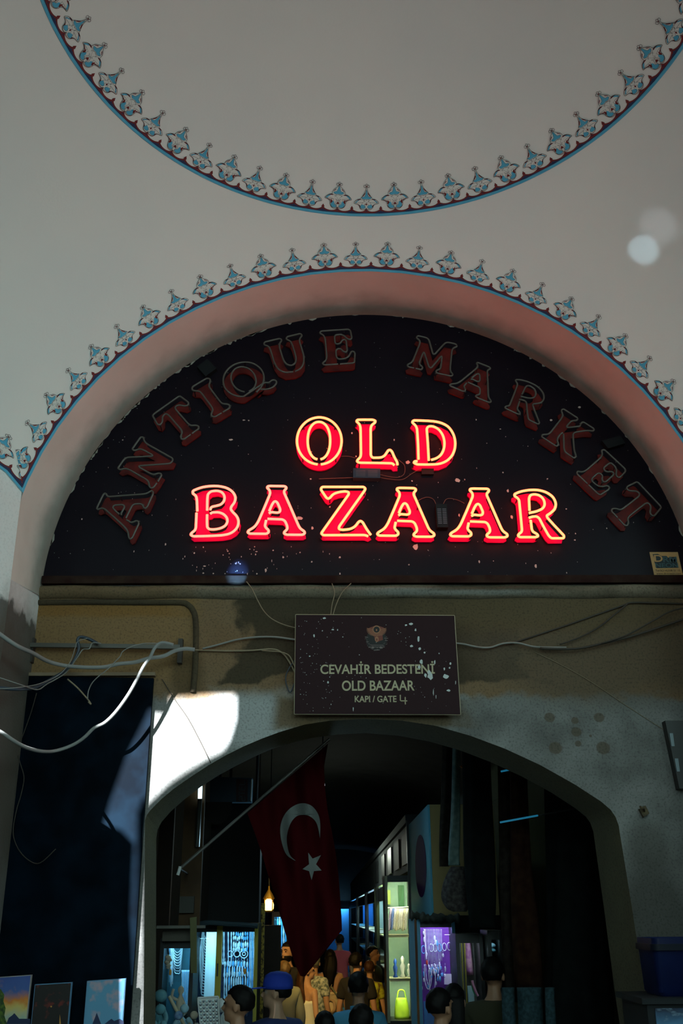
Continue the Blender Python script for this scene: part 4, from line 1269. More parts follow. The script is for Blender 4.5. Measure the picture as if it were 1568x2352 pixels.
MB().box(((a_ + b_) / 2, YCV + 0.03, ZCV - 0.0165), (b_ - a_ + 0.04, 0.10, 0.03)).build('shelf', M_rackwood, rack)
MB().box(((a_ + b_) / 2, YCV + 0.065, ZCV + 0.10), (b_ - a_ + 0.04, 0.02, 0.12)).build('back_rail', M_rackwood, rack)
for x in (a_ + 0.02, b_ - 0.02):
    for y in (YCV - 0.005, YCV + 0.075):
        MB().box((x, y, (ZCV - 0.032) / 2), (0.03, 0.022, ZCV - 0.032)).build('leg', M_rackwood, rack)

# ---- right: dark counter with a painted front, and the blue bin on it
M_cab = mat('dark_counter_board', (0.018, 0.022, 0.025), 0.6, spec=0.2)
YC0 = 6.06
zt = W(1530, 2292, YC0).z
xl = W(1482, 2320, YC0).x
cab = empty('counter', (xl + 0.25, YC0 + 0.2, 0), 'dark counter standing against the right side of the archway', 'counter')
MB().box((xl + 0.26, YC0 + 0.25, zt - 0.015), (0.56, 0.54, 0.03)).build('top', M_cab, cab)
MB().box((xl + 0.27, YC0 + 0.25, (zt - 0.03) / 2), (0.52, 0.5, zt - 0.03)).build('body', M_cab, cab)
M_bluepic = painting_mat('blue_white_front_picture', [(0.0, (0.02, 0.06, 0.16)), (0.5, (0.05, 0.18, 0.40)), (0.8, (0.10, 0.28, 0.5)), (1.0, (0.01, 0.02, 0.05))], (0.30, 0.46, 0.60), 3.5, 2.0, 0.9)
MB().box((xl + 0.28, YC0 - 0.006, zt - 0.31), (0.46, 0.01, 0.52)).build('front_picture', M_bluepic, cab)
M_bin = mat('blue_bin_plastic', (0.004, 0.009, 0.05), 0.4, spec=0.15, noise=(3, (0.006, 0.018, 0.09), 0.8, 3))
YBN = 6.12
zb_ = zt
p, q = W(1500, 2170, YBN), W(1500, 2285, YBN)
bx0, bx1 = p.x, p.x + 0.42
binr = empty('plastic_bin', ((bx0 + bx1) / 2, YBN + 0.17, zb_), 'glossy dark blue plastic bin standing on the counter', 'bin')
mb = MB()
def rrect(x0, x1, y0, y1, r, n=5):
    out = []
    for (cx, cy, a0) in ((x1 - r, y1 - r, 0), (x0 + r, y1 - r, 90), (x0 + r, y0 + r, 180), (x1 - r, y0 + r, 270)):
        for k in range(n + 1):
            a = radians(a0 + 90 * k / n)
            out.append((cx + r * cos(a), cy + r * sin(a)))
    return out
lev = [(0.0, 0.02), (0.02, 0.008), (0.30, 0.0), (p.z - zb_ - 0.03, -0.004)]
rings = [[(x, y, zb_ + 0.001 + h) for x, y in rrect(bx0 + e, bx1 - e, YBN + e, YBN + 0.34 - e, 0.04)] for h, e in lev]
n = len(rings[0])
for r in rings: mb.v += r
for j in range(len(rings) - 1):
    for i in range(n):
        i2 = (i + 1) % n
        mb.f.append((j * n + i, j * n + i2, (j + 1) * n + i2, (j + 1) * n + i)); mb.mi.append(0)
mb.f.append(tuple(range(n - 1, -1, -1))); mb.mi.append(0)
mb.f.append(tuple((len(rings) - 1) * n + i for i in range(n))); mb.mi.append(0)
mb.build('body', M_bin, binr, smooth=35)
M_rim = mat('bin_rim', (0.008, 0.012, 0.022), 0.4, spec=0.2)
mb = MB().prism([rrect(bx0 - 0.012, bx1 + 0.012, YBN - 0.012, YBN + 0.352, 0.045), ], lambda a, d: (a[0], a[1], d), p.z - 0.03, p.z + 0.004)
mb.build('lid', M_rim, binr, smooth=35)

# ================================================================ the bazaar passage behind the gate
def X(px, Y, py=2150): return W(px, py, Y).x
def Z(py, Y, px=760): return W(px, py, Y).z
LX, RX, YE, CZ = -2.3, 3.0, 44.0, 4.0
M_pwall = mat('dark_passage_wall', (0.008, 0.008, 0.008), 0.9, spec=0.1, noise=(3, (0.005, 0.005, 0.005), 1, 4))  # one near-black tone for the passage walls
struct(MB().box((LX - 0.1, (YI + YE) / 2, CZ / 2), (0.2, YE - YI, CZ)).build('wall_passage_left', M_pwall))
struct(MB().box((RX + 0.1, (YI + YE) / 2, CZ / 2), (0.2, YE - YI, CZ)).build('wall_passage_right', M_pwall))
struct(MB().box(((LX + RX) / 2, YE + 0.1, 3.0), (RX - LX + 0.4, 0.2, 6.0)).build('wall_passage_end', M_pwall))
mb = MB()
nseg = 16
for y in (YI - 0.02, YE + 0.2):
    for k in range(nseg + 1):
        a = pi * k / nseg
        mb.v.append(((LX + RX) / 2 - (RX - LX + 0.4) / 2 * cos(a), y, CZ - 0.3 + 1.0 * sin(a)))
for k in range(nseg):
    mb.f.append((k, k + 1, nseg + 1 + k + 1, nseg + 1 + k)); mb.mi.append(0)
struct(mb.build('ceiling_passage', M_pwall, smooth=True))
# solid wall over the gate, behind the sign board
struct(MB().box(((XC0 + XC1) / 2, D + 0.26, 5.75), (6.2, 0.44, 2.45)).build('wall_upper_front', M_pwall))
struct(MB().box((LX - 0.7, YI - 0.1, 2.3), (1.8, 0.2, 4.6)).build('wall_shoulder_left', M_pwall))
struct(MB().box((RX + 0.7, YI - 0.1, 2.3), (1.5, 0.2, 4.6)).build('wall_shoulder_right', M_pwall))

def glow(name, c, s): return mat(name, (0.8, 0.8, 0.8), 0.5, emit=c, estr=s)
M_cyan = glow('cyan_case_light', (0.25, 0.72, 1.0), 75.0)
M_warmw = glow('greenish_white_case_light', (1.0, 1.0, 0.62), 120.0)
M_viol = glow('violet_case_light', (0.62, 0.62, 1.0), 60.0)
M_glass = mat('case_glass', (1, 1, 1), 0.02, trans=1.0)
M_gold = mat('gold_frame', (0.42, 0.36, 0.04), 0.45, metallic=0.2)
M_dframe2 = mat('dark_case_frame', (0.015, 0.018, 0.02), 0.4)
M_navyback = mat('navy_velvet', (0.004, 0.010, 0.035), 0.8)
M_tealback = mat('teal_back_panel', (0.02, 0.10, 0.13), 0.7)
M_whitep = mat('white_panel', (0.62, 0.66, 0.66), 0.6)
M_bead = mat('silver_bead', (0.60, 0.68, 0.72), 0.25, metallic=0.3)
M_beadb = mat('blue_bead', (0.10, 0.36, 0.62), 0.25)
M_orange = mat('orange_amber', (0.75, 0.30, 0.03), 0.4)

def case(name, label, px0, px1, py_top, Y, dep, back, light, frame, cat='display case', posts=True, glass=True, strip=0.05, z0=0.75):
    """a lit shop case facing the gate: carcass, back panel, light strip, posts, pane"""
    x0, x1, z1 = X(px0, Y), X(px1, Y), Z(py_top, Y, (px0 + px1) / 2)
    r = empty(name, ((x0 + x1) / 2, Y + dep / 2, 0), label, cat)
    w = x1 - x0; cx = (x0 + x1) / 2
    MB().box((cx, Y + dep / 2, z0 / 2), (w, dep, z0)).build('base_cabinet', M_dframe2, r)
    mb = MB()
    mb.box((x0 + 0.008, Y + dep / 2, (z0 + z1) / 2), (0.016, dep, z1 - z0))
    mb.box((x1 - 0.008, Y + dep / 2, (z0 + z1) / 2), (0.016, dep, z1 - z0))
    mb.box((cx, Y + dep / 2, z1 + 0.012), (w, dep, 0.024))
    mb.build('carcass', M_dframe2, r)
    MB().box((cx, Y + dep - 0.01, (z0 + z1) / 2), (w - 0.034, 0.018, z1 - z0 - 0.004)).build('back_panel', back, r)
    MB().box((cx, Y + 0.07, z1 - 0.012), (w - 0.06, strip, 0.018)).build('light_strip', light, r)
    MB().box((cx, Y - 0.004, z1 - 0.012), (w, 0.016, 0.07)).build('header', M_dframe2, r)
    if posts:
        for x in (x0 + 0.012, x1 - 0.012):
            MB().box((x, Y - 0.012, (z0 + z1) / 2), (0.03, 0.022, z1 - z0 + 0.04)).build('post', frame, r)
    if glass:
        MB().box((cx, Y + 0.004, (z0 + z1) / 2), (w - 0.05, 0.004, z1 - z0 - 0.01)).build('glass_pane', M_glass, r)
    return r, x0, x1, z0, z1

# ---- left: jewellery case with necklaces
YL = 9.3
lc, x0, x1, z0, z1 = case('jewellery_case', 'tall cyan lit jewellery case with gold frames, hung with silver necklaces', 440, 592, 2127, YL, 0.5, M_navyback, M_cyan, M_gold)
MB().box(((X(474, YL + .3) + X(497, YL + .3)) / 2, YL + 0.3, (Z(2291, YL + .3) + z1 - 0.05) / 2), (X(497, YL + .3) - X(474, YL + .3), 0.02, z1 - 0.05 - Z(2291, YL + .3))).build('white_divider', M_whitep, lc)
MB().box(((X(498, YL) + X(511, YL)) / 2, YL - 0.012, (z0 + z1) / 2), (X(511, YL) - X(498, YL), 0.022, z1 - z0)).build('middle_post', M_gold, lc)
MB().box(((X(503, YL)), YL - 0.03, Z(2225, YL)), (0.012, 0.016, 0.10)).build('lock', M_dframe2, lc)
NB = YL + 0.44
def strand(px_pts, Y, label, group, m=M_bead, r=0.0055, name='necklace', cat='necklace', sub=5):
    P = smooth_path([W(x, y, Y) for x, y in px_pts], sub=sub)
    # a beaded string: the radius swells at each bead
    rs = [r * (1.25 if i % 2 == 0 else 0.75) for i in range(len(P))]
    return tag(MB().tube(P, rs, 6).build(name, m, smooth=True), label, cat, group)
for k in range(21):
    yk = 2156 + k * 6.5
    xs_, ys_ = 468 - 0.5 * k, 2134 + max(0, k - 5) * 3.4
    xe = 475 - 0.28 * k
    strand([(xs_, ys_), (xs_ + 0.6, ys_ + 0.55 * (yk - ys_)), (xs_ + (xe - xs_) * 0.35, yk - 5), (xs_ + (xe - xs_) * 0.7, yk - 0.5), (xe, yk)], NB - 0.014 - 0.009 * (k % 6), 'silver bead string swagged against the navy left side of the jewellery case', 'swagged bead strings in the jewellery case', M_whitep, r=0.0040)
for (xa, xb, yb) in ((509, 514, 2215), (524, 531, 2220)):
    strand([(xa, 2134), (xa, 2170), (xa + 0.3, yb - 10), ((xa + xb) / 2, yb), (xb - 0.3, yb - 10), (xb, 2170), (xb, 2134)], NB - 0.03, 'long looped silver chain hanging ' + ('next to the gold post in the jewellery case' if xa < 515 else 'second from the gold post in the jewellery case'), None)
def torus(c, R_, r, m, name, label, group, cat='bangle', n=18, sx=1.0):
    P = [Vector((c.x + R_ * sx * cos(2 * pi * k / n), c.y, c.z + R_ * sin(2 * pi * k / n))) for k in range(n)]
    return tag(MB().tube(P, r, 6, closed=True).build(name, m, smooth=True), label, cat, group)
for (x, y, R_, lb) in ((529, 2191, 0.024, 'round silver bangle at the left of the row of three in the jewellery case'), (544, 2191, 0.026, 'round silver bangle in the middle of the row of three'), (560, 2191, 0.034, 'largest round silver bangle, at the right of the row of three')):
    torus(W(x, y, NB - 0.02), R_, 0.0045, M_bead, 'bangle', lb, 'bangles in the jewellery case')
torus(W(560, 2191, NB - 0.02), 0.014, 0.004, M_bead, 'ring', 'small silver ring inside the largest bangle', None, 'ring')
random.seed(31)
prot = None
def pendant(px, py, Y, l, w, m, label, group, name='pendant'):
    p = W(px, py, Y)
    mb = MB().ell((0, 0, -l / 2), (w / 2, w / 3, l / 2), 8, 6)
    mb.tube([(0, 0, 0), (0, 0, l * 0.5)], 0.0018, 5)
    o = mb.build(name, m, smooth=True)
    o.location = p
    return tag(o, label, 'pendant', group)
protos = {}
def pend(px, py, Y, kind, m, label, group):
    key = (kind, m.name)
    if key not in protos:
        protos[key] = pendant(px, py, Y, (0.035, 0.05, 0.08, 0.11)[kind], (0.018, 0.02, 0.016, 0.010)[kind], m, label, group)
    else:
        o = protos[key].copy(); COL.objects.link(o); o.location = W(px, py, Y); o['label'] = label; o['group'] = group
for row, (y, n, kd) in enumerate(((2141, 7, 0), (2150, 8, 0), (2163, 8, 1), (2176, 8, 0), (2207, 9, 1), (2218, 10, 2), (2230, 10, 1), (2243, 11, 2), (2255, 11, 3), (2270, 11, 3), (2286, 11, 3), (2302, 10, 3))):
    for i in range(n):
        x = (535 if row < 4 else 513) + ((570 - 535) if row < 4 else (571 - 513)) * (i + 0.5) / n + random.uniform(-1, 1)
        pend(x, y + random.uniform(-2, 2), NB - 0.025, kd, M_beadb if random.random() < 0.3 else M_bead, 'small glittering pendant hung in rows on the navy back of the jewellery case', 'pendants in the jewellery case')
for i in range(8):
    x = 573 + i * 2.0
    strand([(x, 2133), (x + 0.2, 2180), (x - 0.3, 2240), (x, 2300 + (i % 3) * 6)], NB - 0.045 - 0.012 * (i % 2), 'pale bead string hanging straight down the right side of the jewellery case', 'straight bead strings in the jewellery case', M_beadb if i % 3 == 0 else M_bead, 0.0042)
o = MB().ell(W(562, 2231, YL - 0.008), (0.012, 0.006, 0.024), 10, 8).build('amber_charm', M_orange, smooth=True)
tag(o, 'oval orange amber charm on the right of the jewellery case', 'charm')

# narrow case built in place of a mirrored strip, and things above it
YN = 8.55
nc, a0, a1, b0, b1 = case('narrow_case', 'narrow teal lit case with strings of beads, in place of a mirrored strip beside the archway', 371, 447, 2163, YN, 0.35, M_tealback, M_cyan, M_dframe2, strip=0.03)
for k in range(9):
    yk = 2188 + k * 6
    strand([(395, 2168 + k * 2.5), (400, yk - 6), (407, yk), (414, yk - 6), (419, 2166 + k)], YN + 0.31 - 0.012 * (k % 6), 'pale bead string looped in the narrow case', 'looped bead strings in the narrow case', r=0.0036)
for i in range(5):
    x = 389 + i * 1.6
    strand([(x, 2170), (x + 0.4, 2210), (x, 2256 + (i % 3) * 5)], YN + 0.24 - 0.015 * (i % 3), 'pale bead string hanging straight at the left of the narrow case', 'straight bead strings in the narrow case', M_beadb if i % 2 else M_bead, 0.0055)
for i in range(13):
    x = 418 + i * 2.0
    strand([(x, 2228), (x + 0.3, 2270), (x, 2322 + (i % 4) * 3)], YN + 0.28, 'glittering bead string hanging low at the right of the narrow case', 'low bead strings in the narrow case', M_beadb if i % 2 else M_bead, 0.005)
tag(MB().ell(W(391, 2233, YN - 0.008), (0.011, 0.006, 0.023), 10, 8).build('amber_charm', M_orange, smooth=True), 'orange oval on the narrow case imitating a reflection of the amber charm', 'charm')  # solid copy standing in for the charm's reflection
M_wood = mat('brown_wood_board', (0.075, 0.038, 0.013), 0.55, spec=0.2, noise=(6, (0.05, 0.025, 0.009), 0.9, 5))
M_wood2 = mat('dark_wood_board', (0.018, 0.010, 0.006), 0.6, spec=0.15, noise=(6, (0.012, 0.007, 0.004), 0.9, 5))
YW = 8.35
def panel(name, label, px0, px1, py0, py1, Y, th, m, cat):
    a, b_ = W(px0, py1, Y), W(px1, py0, Y)
    o = MB().box(((a.x + b_.x) / 2, Y + th / 2, (a.z + b_.z) / 2), (abs(b_.x - a.x), th, abs(b_.z - a.z))).build(name, m)
    return tag(o, label, cat)
wb = empty('wood_panelling', (X(440, YW), YW, Z(2130, YW)), 'brown wooden shop panelling behind the left of the archway', 'panelling')
for (a, b_, c, d, m) in ((409, 474, 1735, 2128, M_wood), (352, 408, 1735, 2128, M_wood2)):
    p, q = W(a, d, YW), W(b_, c, YW)
    MB().box(((p.x + q.x) / 2, YW + 0.03, (p.z + q.z) / 2), (q.x - p.x, 0.05, q.z - p.z)).build('board', m, wb)
p, q = W(360, 2132, YW - 0.02), W(470, 2126, YW - 0.02)
MB().box(((p.x + q.x) / 2, YW + 0.0, (p.z + q.z) / 2), (q.x - p.x, 0.07, 0.02)).build('bottom_trim', mat('pale_trim', (0.16, 0.16, 0.14), 0.6), wb)
p, q = W(372, 2162, YW + .1), W(446, 2134, YW + .1)
MB().box(((p.x + q.x) / 2, YW + 0.12, (p.z + q.z) / 2), (q.x - p.x, 0.03, q.z - p.z)).build('lower_board', mat('grey_brown_board', (0.12, 0.11, 0.09), 0.8), wb)
MB().box((W(430, 2078, YW).x, YW - 0.02, W(430, 2078, YW).z), (0.11, 0.045, 0.12)).build('meter_box', mat('dusty_box', (0.05, 0.05, 0.042), 0.7), wb)
tag(quad_plate([(436, 2108), (451, 2106), (452, 2235), (438, 2235)], YW - 0.06, 0.02).build('metal_post', mat('greenish_brass', (0.10, 0.10, 0.035), 0.4, metallic=0.4)), 'greenish brass upright strip beside the jewellery case', 'post')
M_edgeglow = glow('glowing_glass_edge', (0.55, 0.85, 1.0), 4.0)  # glow imitates a reflection on a glass edge
edgel = empty('glass_edge', (X(460, YW - .06), YW - 0.06, Z(1945, YW - .06)), 'slim upright glass edge on the wooden panelling, its reflection imitated by a glowing bluish top', 'lamp')
MB().tube([W(460, 1800, YW - .05), W(459, 1834, YW - .05)], 0.016, 10).build('glint_section', M_edgeglow, edgel)
MB().tube([W(459, 1835, YW - .05), W(453, 1945, YW - .05)], 0.018, 10).build('dark_section', mat('dim_glass_edge', (0.05, 0.055, 0.05), 0.3), edgel)
# blue sign box high on the left
YSB = 8.78
M_sbox = mat('dim_blue_sign_face', (0.016, 0.05, 0.085), 0.6)
sb = empty('sign_box', (X(535, YSB), YSB, Z(1842, YSB)), 'dim blue sign box with upright dark lettering high on the left of the passage', 'sign')
quad_plate([(482, 1784), (579, 1787), (577, 1842), (482, 1842)], YSB, 0.12).build('face', M_sbox, sb)
mb = MB(); pxpoly(mb, circ(497, 1842, 36, 28, 52)[0:15] , YSB - 0.003); mb.build('dark_disc', M_black, sb, fix=False)
M_sred = mat('dark_red_strip', (0.03, 0.008, 0.012), 0.6)
quad_plate([(542, 1789), (569, 1790), (568, 1842), (542, 1842)], YSB - 0.004, 0.003).build('strip', M_sred, sb)
M_sgr = mat('dim_blue_letter', (0.045, 0.07, 0.09), 0.6)
mb = MB()
for i, ch in enumerate('STEL'):
    segs = {'S': [(0, 0, 0, 1), (0, 1, .5, 1), (.5, 0, .5, 1), (.5, 0, 1, 0), (1, 0, 1, 1)], 'T': [(0, 0, 0, 1), (0, .5, 1, .5)], 'E': [(0, 0, 0, 1), (0, 0, 1, 0), (.5, 0, .5, .8), (1, 0, 1, 1)], 'L': [(0, 0, 1, 0), (1, 0, 1, 1)]}[ch]
    yb = 1839 - i * 12.3
    for (r0, c0, r1, c1) in segs:       # letters read upward: their left-right axis runs up the strip
        def m_(r, c): return (549 + r * 13 if ch != 'S' else 562 - r * 13 if False else 549 + r * 13, yb - c * 9)
        P = [W(*m_(r0, c0), YSB - 0.006), W(*m_(r1, c1), YSB - 0.006)]
        mb.tube(P, 0.005, 5)
mb.build('lettering', M_sgr, sb)
MB().tube([W(578, 1790, YSB - .01), W(577, 1812, YSB - .01), W(576, 1840, YSB - .01)], 0.006, 6).build('pale_edge', mat('white_edge', (0.5, 0.55, 0.55), 0.4), sb)  # white edge strip of the sign box
MB().tube([W(530, 1786, YSB + .06), (W(530, 1786, YSB + .06).x, YSB + .06, 4.6)], 0.012, 6).build('hanger', M_dframe2, sb)
M_awn = mat('black_awning_cloth', (0.006, 0.006, 0.007), 0.9)
M_awe = mat('blue_lit_hem', (0.03, 0.06, 0.08), 0.8)  # blue light along the awning's lower edge put into the hem colour
aw = empty('awning', (X(537, 9.0), 9.0, Z(2122, 9.0)), 'black cloth awning box hanging over the jewellery case', 'awning')
p, q = W(476, 2120, 9.0), W(600, 1843, 9.0)
MB().box(((p.x + q.x) / 2, 9.12, (p.z + q.z) / 2), (q.x - p.x, 0.24, q.z - p.z)).build('cloth', M_awn, aw)
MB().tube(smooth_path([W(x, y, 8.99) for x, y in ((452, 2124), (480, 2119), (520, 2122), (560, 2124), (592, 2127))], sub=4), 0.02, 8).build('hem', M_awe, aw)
for x in (p.x + 0.05, q.x - 0.05):
    MB().tube([(x, 9.12, q.z - 0.02), (x, 9.12, 4.55)], 0.012, 6).build('hanger', M_dframe2, aw)

# counter things at the lower left
M_turq = mat('turquoise_cloth', (0.08, 0.26, 0.33), 0.8, noise=(14, (0.16, 0.36, 0.42), 1, 4))
M_cream2 = mat('cream_plaster', (0.50, 0.44, 0.33), 0.7)
M_palebl = mat('pale_blue_cloth', (0.30, 0.52, 0.62), 0.8)
YT_ = 7.85
zt_ = Z(2352, YT_) - 0.10
ct = empty('shop_counter', (X(420, YT_), YT_ + 0.2, 0), 'shop counter just inside the archway on the left, covered with small goods', 'counter')
MB().box(((X(352, YT_) + X(508, YT_)) / 2, YT_ + 0.2, zt_ - 0.02), (X(508, YT_) - X(352, YT_), 0.5, 0.04)).build('top', M_whitep, ct)
MB().box(((X(352, YT_) + X(508, YT_)) / 2, YT_ + 0.22, (zt_ - 0.04) / 2), (X(508, YT_) - X(352, YT_) - 0.04, 0.44, zt_ - 0.04)).build('cabinet', M_dframe2, ct)
def lumpy_doll(px, py_top, Y, m, label, w, seed, head_m=None):
    """soft sewn doll: a lumpy body, a round head and two stubby arms"""
    zt = W(px, py_top, Y); h = max(zt.z - zt_ - 0.002, 0.06)
    r = empty('cloth_doll', (zt.x, Y, zt_), label, 'doll', 'dolls on the left counter')
    rnd = random.Random(seed)
    f1, f2 = rnd.uniform(0, 6), rnd.uniform(0, 6)
    mb = MB()
    n, rows_ = 22, 16
    hw = w * Y / FPX
    for j in range(rows_ + 1):
        t = j / rows_
        rr = hw * (0.02 + sin(pi * min(t * 1.05 + 0.12, 1.0)) ** 0.6) if t < 1 else 0.004
        for k in range(n):
            a = 2 * pi * k / n
            q = rr * (1 + 0.13 * sin(2 * a + 5 * t + f1) + 0.09 * sin(5 * a - 9 * t + f2))
            mb.v.append((zt.x + q * cos(a) + 0.012 * sin(5 * t + f1), Y + 0.8 * q * sin(a), zt_ + 0.001 + h * 0.70 * t))
    for j in range(rows_):
        for k in range(n):
            mb.f.append((j * n + k, j * n + (k + 1) % n, (j + 1) * n + (k + 1) % n, (j + 1) * n + k)); mb.mi.append(0)
    mb.f.append(tuple(range(n - 1, -1, -1))); mb.mi.append(0); mb.f.append(tuple(rows_ * n + k for k in range(n))); mb.mi.append(0)
    mb.build('body', m, r, smooth=True)
    hr = h * 0.14
    MB().ell((zt.x, Y, zt.z - hr), (hr * 1.1, hr, hr), 14, 10).build('head', head_m or m, r, smooth=True)
    for sgn in (-1, 1):
        P = smooth_path([(zt.x + sgn * hw * 0.6, Y - 0.02, zt_ + h * 0.55), (zt.x + sgn * hw * 1.15, Y - 0.045, zt_ + h * 0.40), (zt.x + sgn * hw * 0.8, Y - 0.07, zt_ + h * 0.22)], sub=4)
        MB().tube(P, [0.02 - 0.0006 * i for i in range(len(P))], 8).build('arm', m, r, smooth=True)
    return r
for i, (px, py, Y, w, m, lb) in enumerate(((370, 2272, 8.12, 13, M_turq, 'turquoise cloth doll standing at the left end of the counter, tallest of the dolls'), (369, 2306, 7.72, 12, M_turq, 'turquoise cloth doll low in front at the left end of the counter'), (410, 2322, 7.68, 13, mat('blue_pattern_cloth', (0.06, 0.13, 0.30), 0.8, noise=(30, (0.22, 0.36, 0.5), 0.9, 2)), 'small blue patterned doll lying low in front, second from the jamb'), (424, 2306, 8.12, 14, M_palebl, 'pale blue doll near the crystal tray'), (446, 2322, 7.86, 9, M_cream2, 'small cream doll just left of the crystal tray'))):
    lumpy_doll(px, py, Y, m, lb, w, i + 1)
zt = W(416, 2264, 8.3)
fg = empty('cream_figurine', (zt.x, 8.3, zt_), 'slim cream figurine with a raised arm standing behind the dolls', 'figurine')
h = zt.z - zt_
MB().lathe((zt.x, 8.3, zt_ + 0.001), [(0.03, 0), (0.036, 0.01), (0.02, 0.03), (0.026, h * 0.3), (0.03, h * 0.5), (0.032, h * 0.68), (0.014, h * 0.78), (0.012, h * 0.82), (0.024, h * 0.88), (0.022, h * 0.95), (0.004, h)], 14).build('body', M_cream2, fg, smooth=True)
MB().tube(smooth_path([(zt.x - 0.02, 8.29, zt_ + h * 0.7), (zt.x - 0.06, 8.27, zt_ + h * 0.78), (zt.x - 0.05, 8.26, zt_ + h * 0.94)], sub=4), 0.011, 7).build('raised_arm', M_cream2, fg, smooth=True)
MB().tube(smooth_path([(zt.x + 0.02, 8.29, zt_ + h * 0.68), (zt.x + 0.05, 8.27, zt_ + h * 0.5), (zt.x + 0.03, 8.26, zt_ + h * 0.4)], sub=4), 0.011, 7).build('lowered_arm', M_cream2, fg, smooth=True)
mb = MB()
for i, (dx, y, r_) in enumerate(((0, 2198, 0.020), (2, 2204, 0.022), (-2, 2210, 0.021), (1, 2217, 0.018), (0, 2223, 0.013))):
    mb.ell(W(386 + dx, y, YN - 0.02), (r_ * 1.2, r_ * 0.8, r_ * 0.8), 12, 8)
tag(mb.build('shell_string', M_cream2, smooth=True), 'string of cream shells hanging on the left edge of the narrow case', 'shell string')
M_plast = mat('cream_tube', (0.42, 0.37, 0.24), 0.6)
tag(MB().tube([W(388, 2288, 7.95), (W(440, 2340, 7.95).x, 7.95, zt_ + 0.014)], 0.012, 8).build('wooden_rod', M_plast), 'cream rod leaning between the cloth dolls', 'rod')
# crystal tray
YTR = 7.7
tr = empty('crystal_tray', (X(477, YTR), YTR, zt_), 'white framed upright tray set with rows of sparkling crystals', 'tray')
TR = [(454, 2292), (501, 2289), (504, 2370), (462, 2372)]
quad_plate(TR, YTR + 0.006, 0.012).build('board', M_whitep, tr)
mb = MB()
PT = [W(x, y, YTR + 0.004) for x, y in TR]
for i in range(4): mb.tube([PT[i], PT[(i + 1) % 4]], 0.006, 6)
mb.build('frame', M_whitep, tr)
M_gem = mat('cut_crystal', (0.35, 0.5, 0.55), 0.1, spec=0.9)
M_gemd = mat('dark_crystal', (0.02, 0.05, 0.10), 0.1, spec=0.9)
for j in range(8):
    for i in range(6):
        x, y = 460 + i * 7.2 + j * 0.4, 2300 + j * 7.4 - i * 0.3
        c = W(x, y, YTR)
        MB().ell(c, (0.0085, 0.006, 0.0085), 6, 4).build('gem', M_gemd if (i + j) % 2 else M_gem, tr)
M_pouf = mat('white_lace', (0.60, 0.66, 0.66), 0.8)
mb = MB()
c = W(510, 2309, 7.8); rr = 0.045
for i in range(13):
    th = pi * i / 12
    for k in range(20):
        ph = 2 * pi * k / 20
        q = rr * (1 + 0.08 * cos(ph * 5) * sin(th * 3))
        mb.v.append((c.x + q * sin(th) * cos(ph), c.y + q * sin(th) * sin(ph), c.z + q * cos(th)))
for i in range(12):
    for k in range(20):
        mb.f.append((i * 20 + k, (i + 1) * 20 + k, (i + 1) * 20 + (k + 1) % 20, i * 20 + (k + 1) % 20)); mb.mi.append(0)
tag(mb.build('lace_ball', M_pouf, smooth=True), 'round white lace ball beside the crystal tray', 'ornament')
mb = MB()
c = W(522, 2342, 7.8)
for i in range(9):
    z = c.z - 0.05 + 0.1 * i / 8
    for k in range(36):
        ph = 2 * pi * k / 36
        q = (0.085 - 0.06 * (i / 8) ** 1.5) * (1 + 0.16 * cos(ph * 9 + i))
        mb.v.append((c.x + q * cos(ph), c.y + q * sin(ph) * 0.6, z))
for i in range(8):
    for k in range(36):
        mb.f.append((i * 36 + k, i * 36 + (k + 1) % 36, (i + 1) * 36 + (k + 1) % 36, (i + 1) * 36 + k)); mb.mi.append(0)
mb.f.append(tuple(range(35, -1, -1))); mb.mi.append(0); mb.f.append(tuple(8 * 36 + k for k in range(36))); mb.mi.append(0)
tag(mb.build('lace_cloth', M_pouf, smooth=True), 'frilled white lace cloth heaped under the lace ball', 'cloth')

# dark pillar with glittering strips, further shop fronts on the left
pil = empty('dark_pillar', (X(618, 9.9), 10.0, 0), 'dark brown pillar with gold glitter edges right of the jewellery case', 'pillar')
MB().box((X(621, 9.9), 10.05, 1.03), (X(642, 9.9) - X(600, 9.9), 0.3, 2.06)).build('shaft', M_wood2, pil)
M_glit = mat('gold_glitter', (0.45, 0.30, 0.05), 0.3, metallic=0.5, noise=(60, (0.03, 0.02, 0.01), 1, 2))
MB().box((X(603, 9.9), 9.885, 1.35), (0.035, 0.02, 1.8)).build('glitter_strip', M_glit, pil)
lf, a0, a1, b0, b1 = case('shop_window', 'narrow blue green lit shop window left of the flag, behind the dark pillar', 624, 664, 2098, 15.5, 0.4, M_tealback, M_cyan, M_dframe2, 'shop window', strip=0.1)
for i in range(5):
    x = 637 + i * 4.6
    strand([(x, 2104), (x + 0.5, 2150), (x, 2190)], 15.8, 'pale upright scarf strip hanging in the blue green shop window', 'scarf strips in the blue green window', M_whitep if i % 2 else M_beadb, 0.0115, 'scarf', 'scarf')
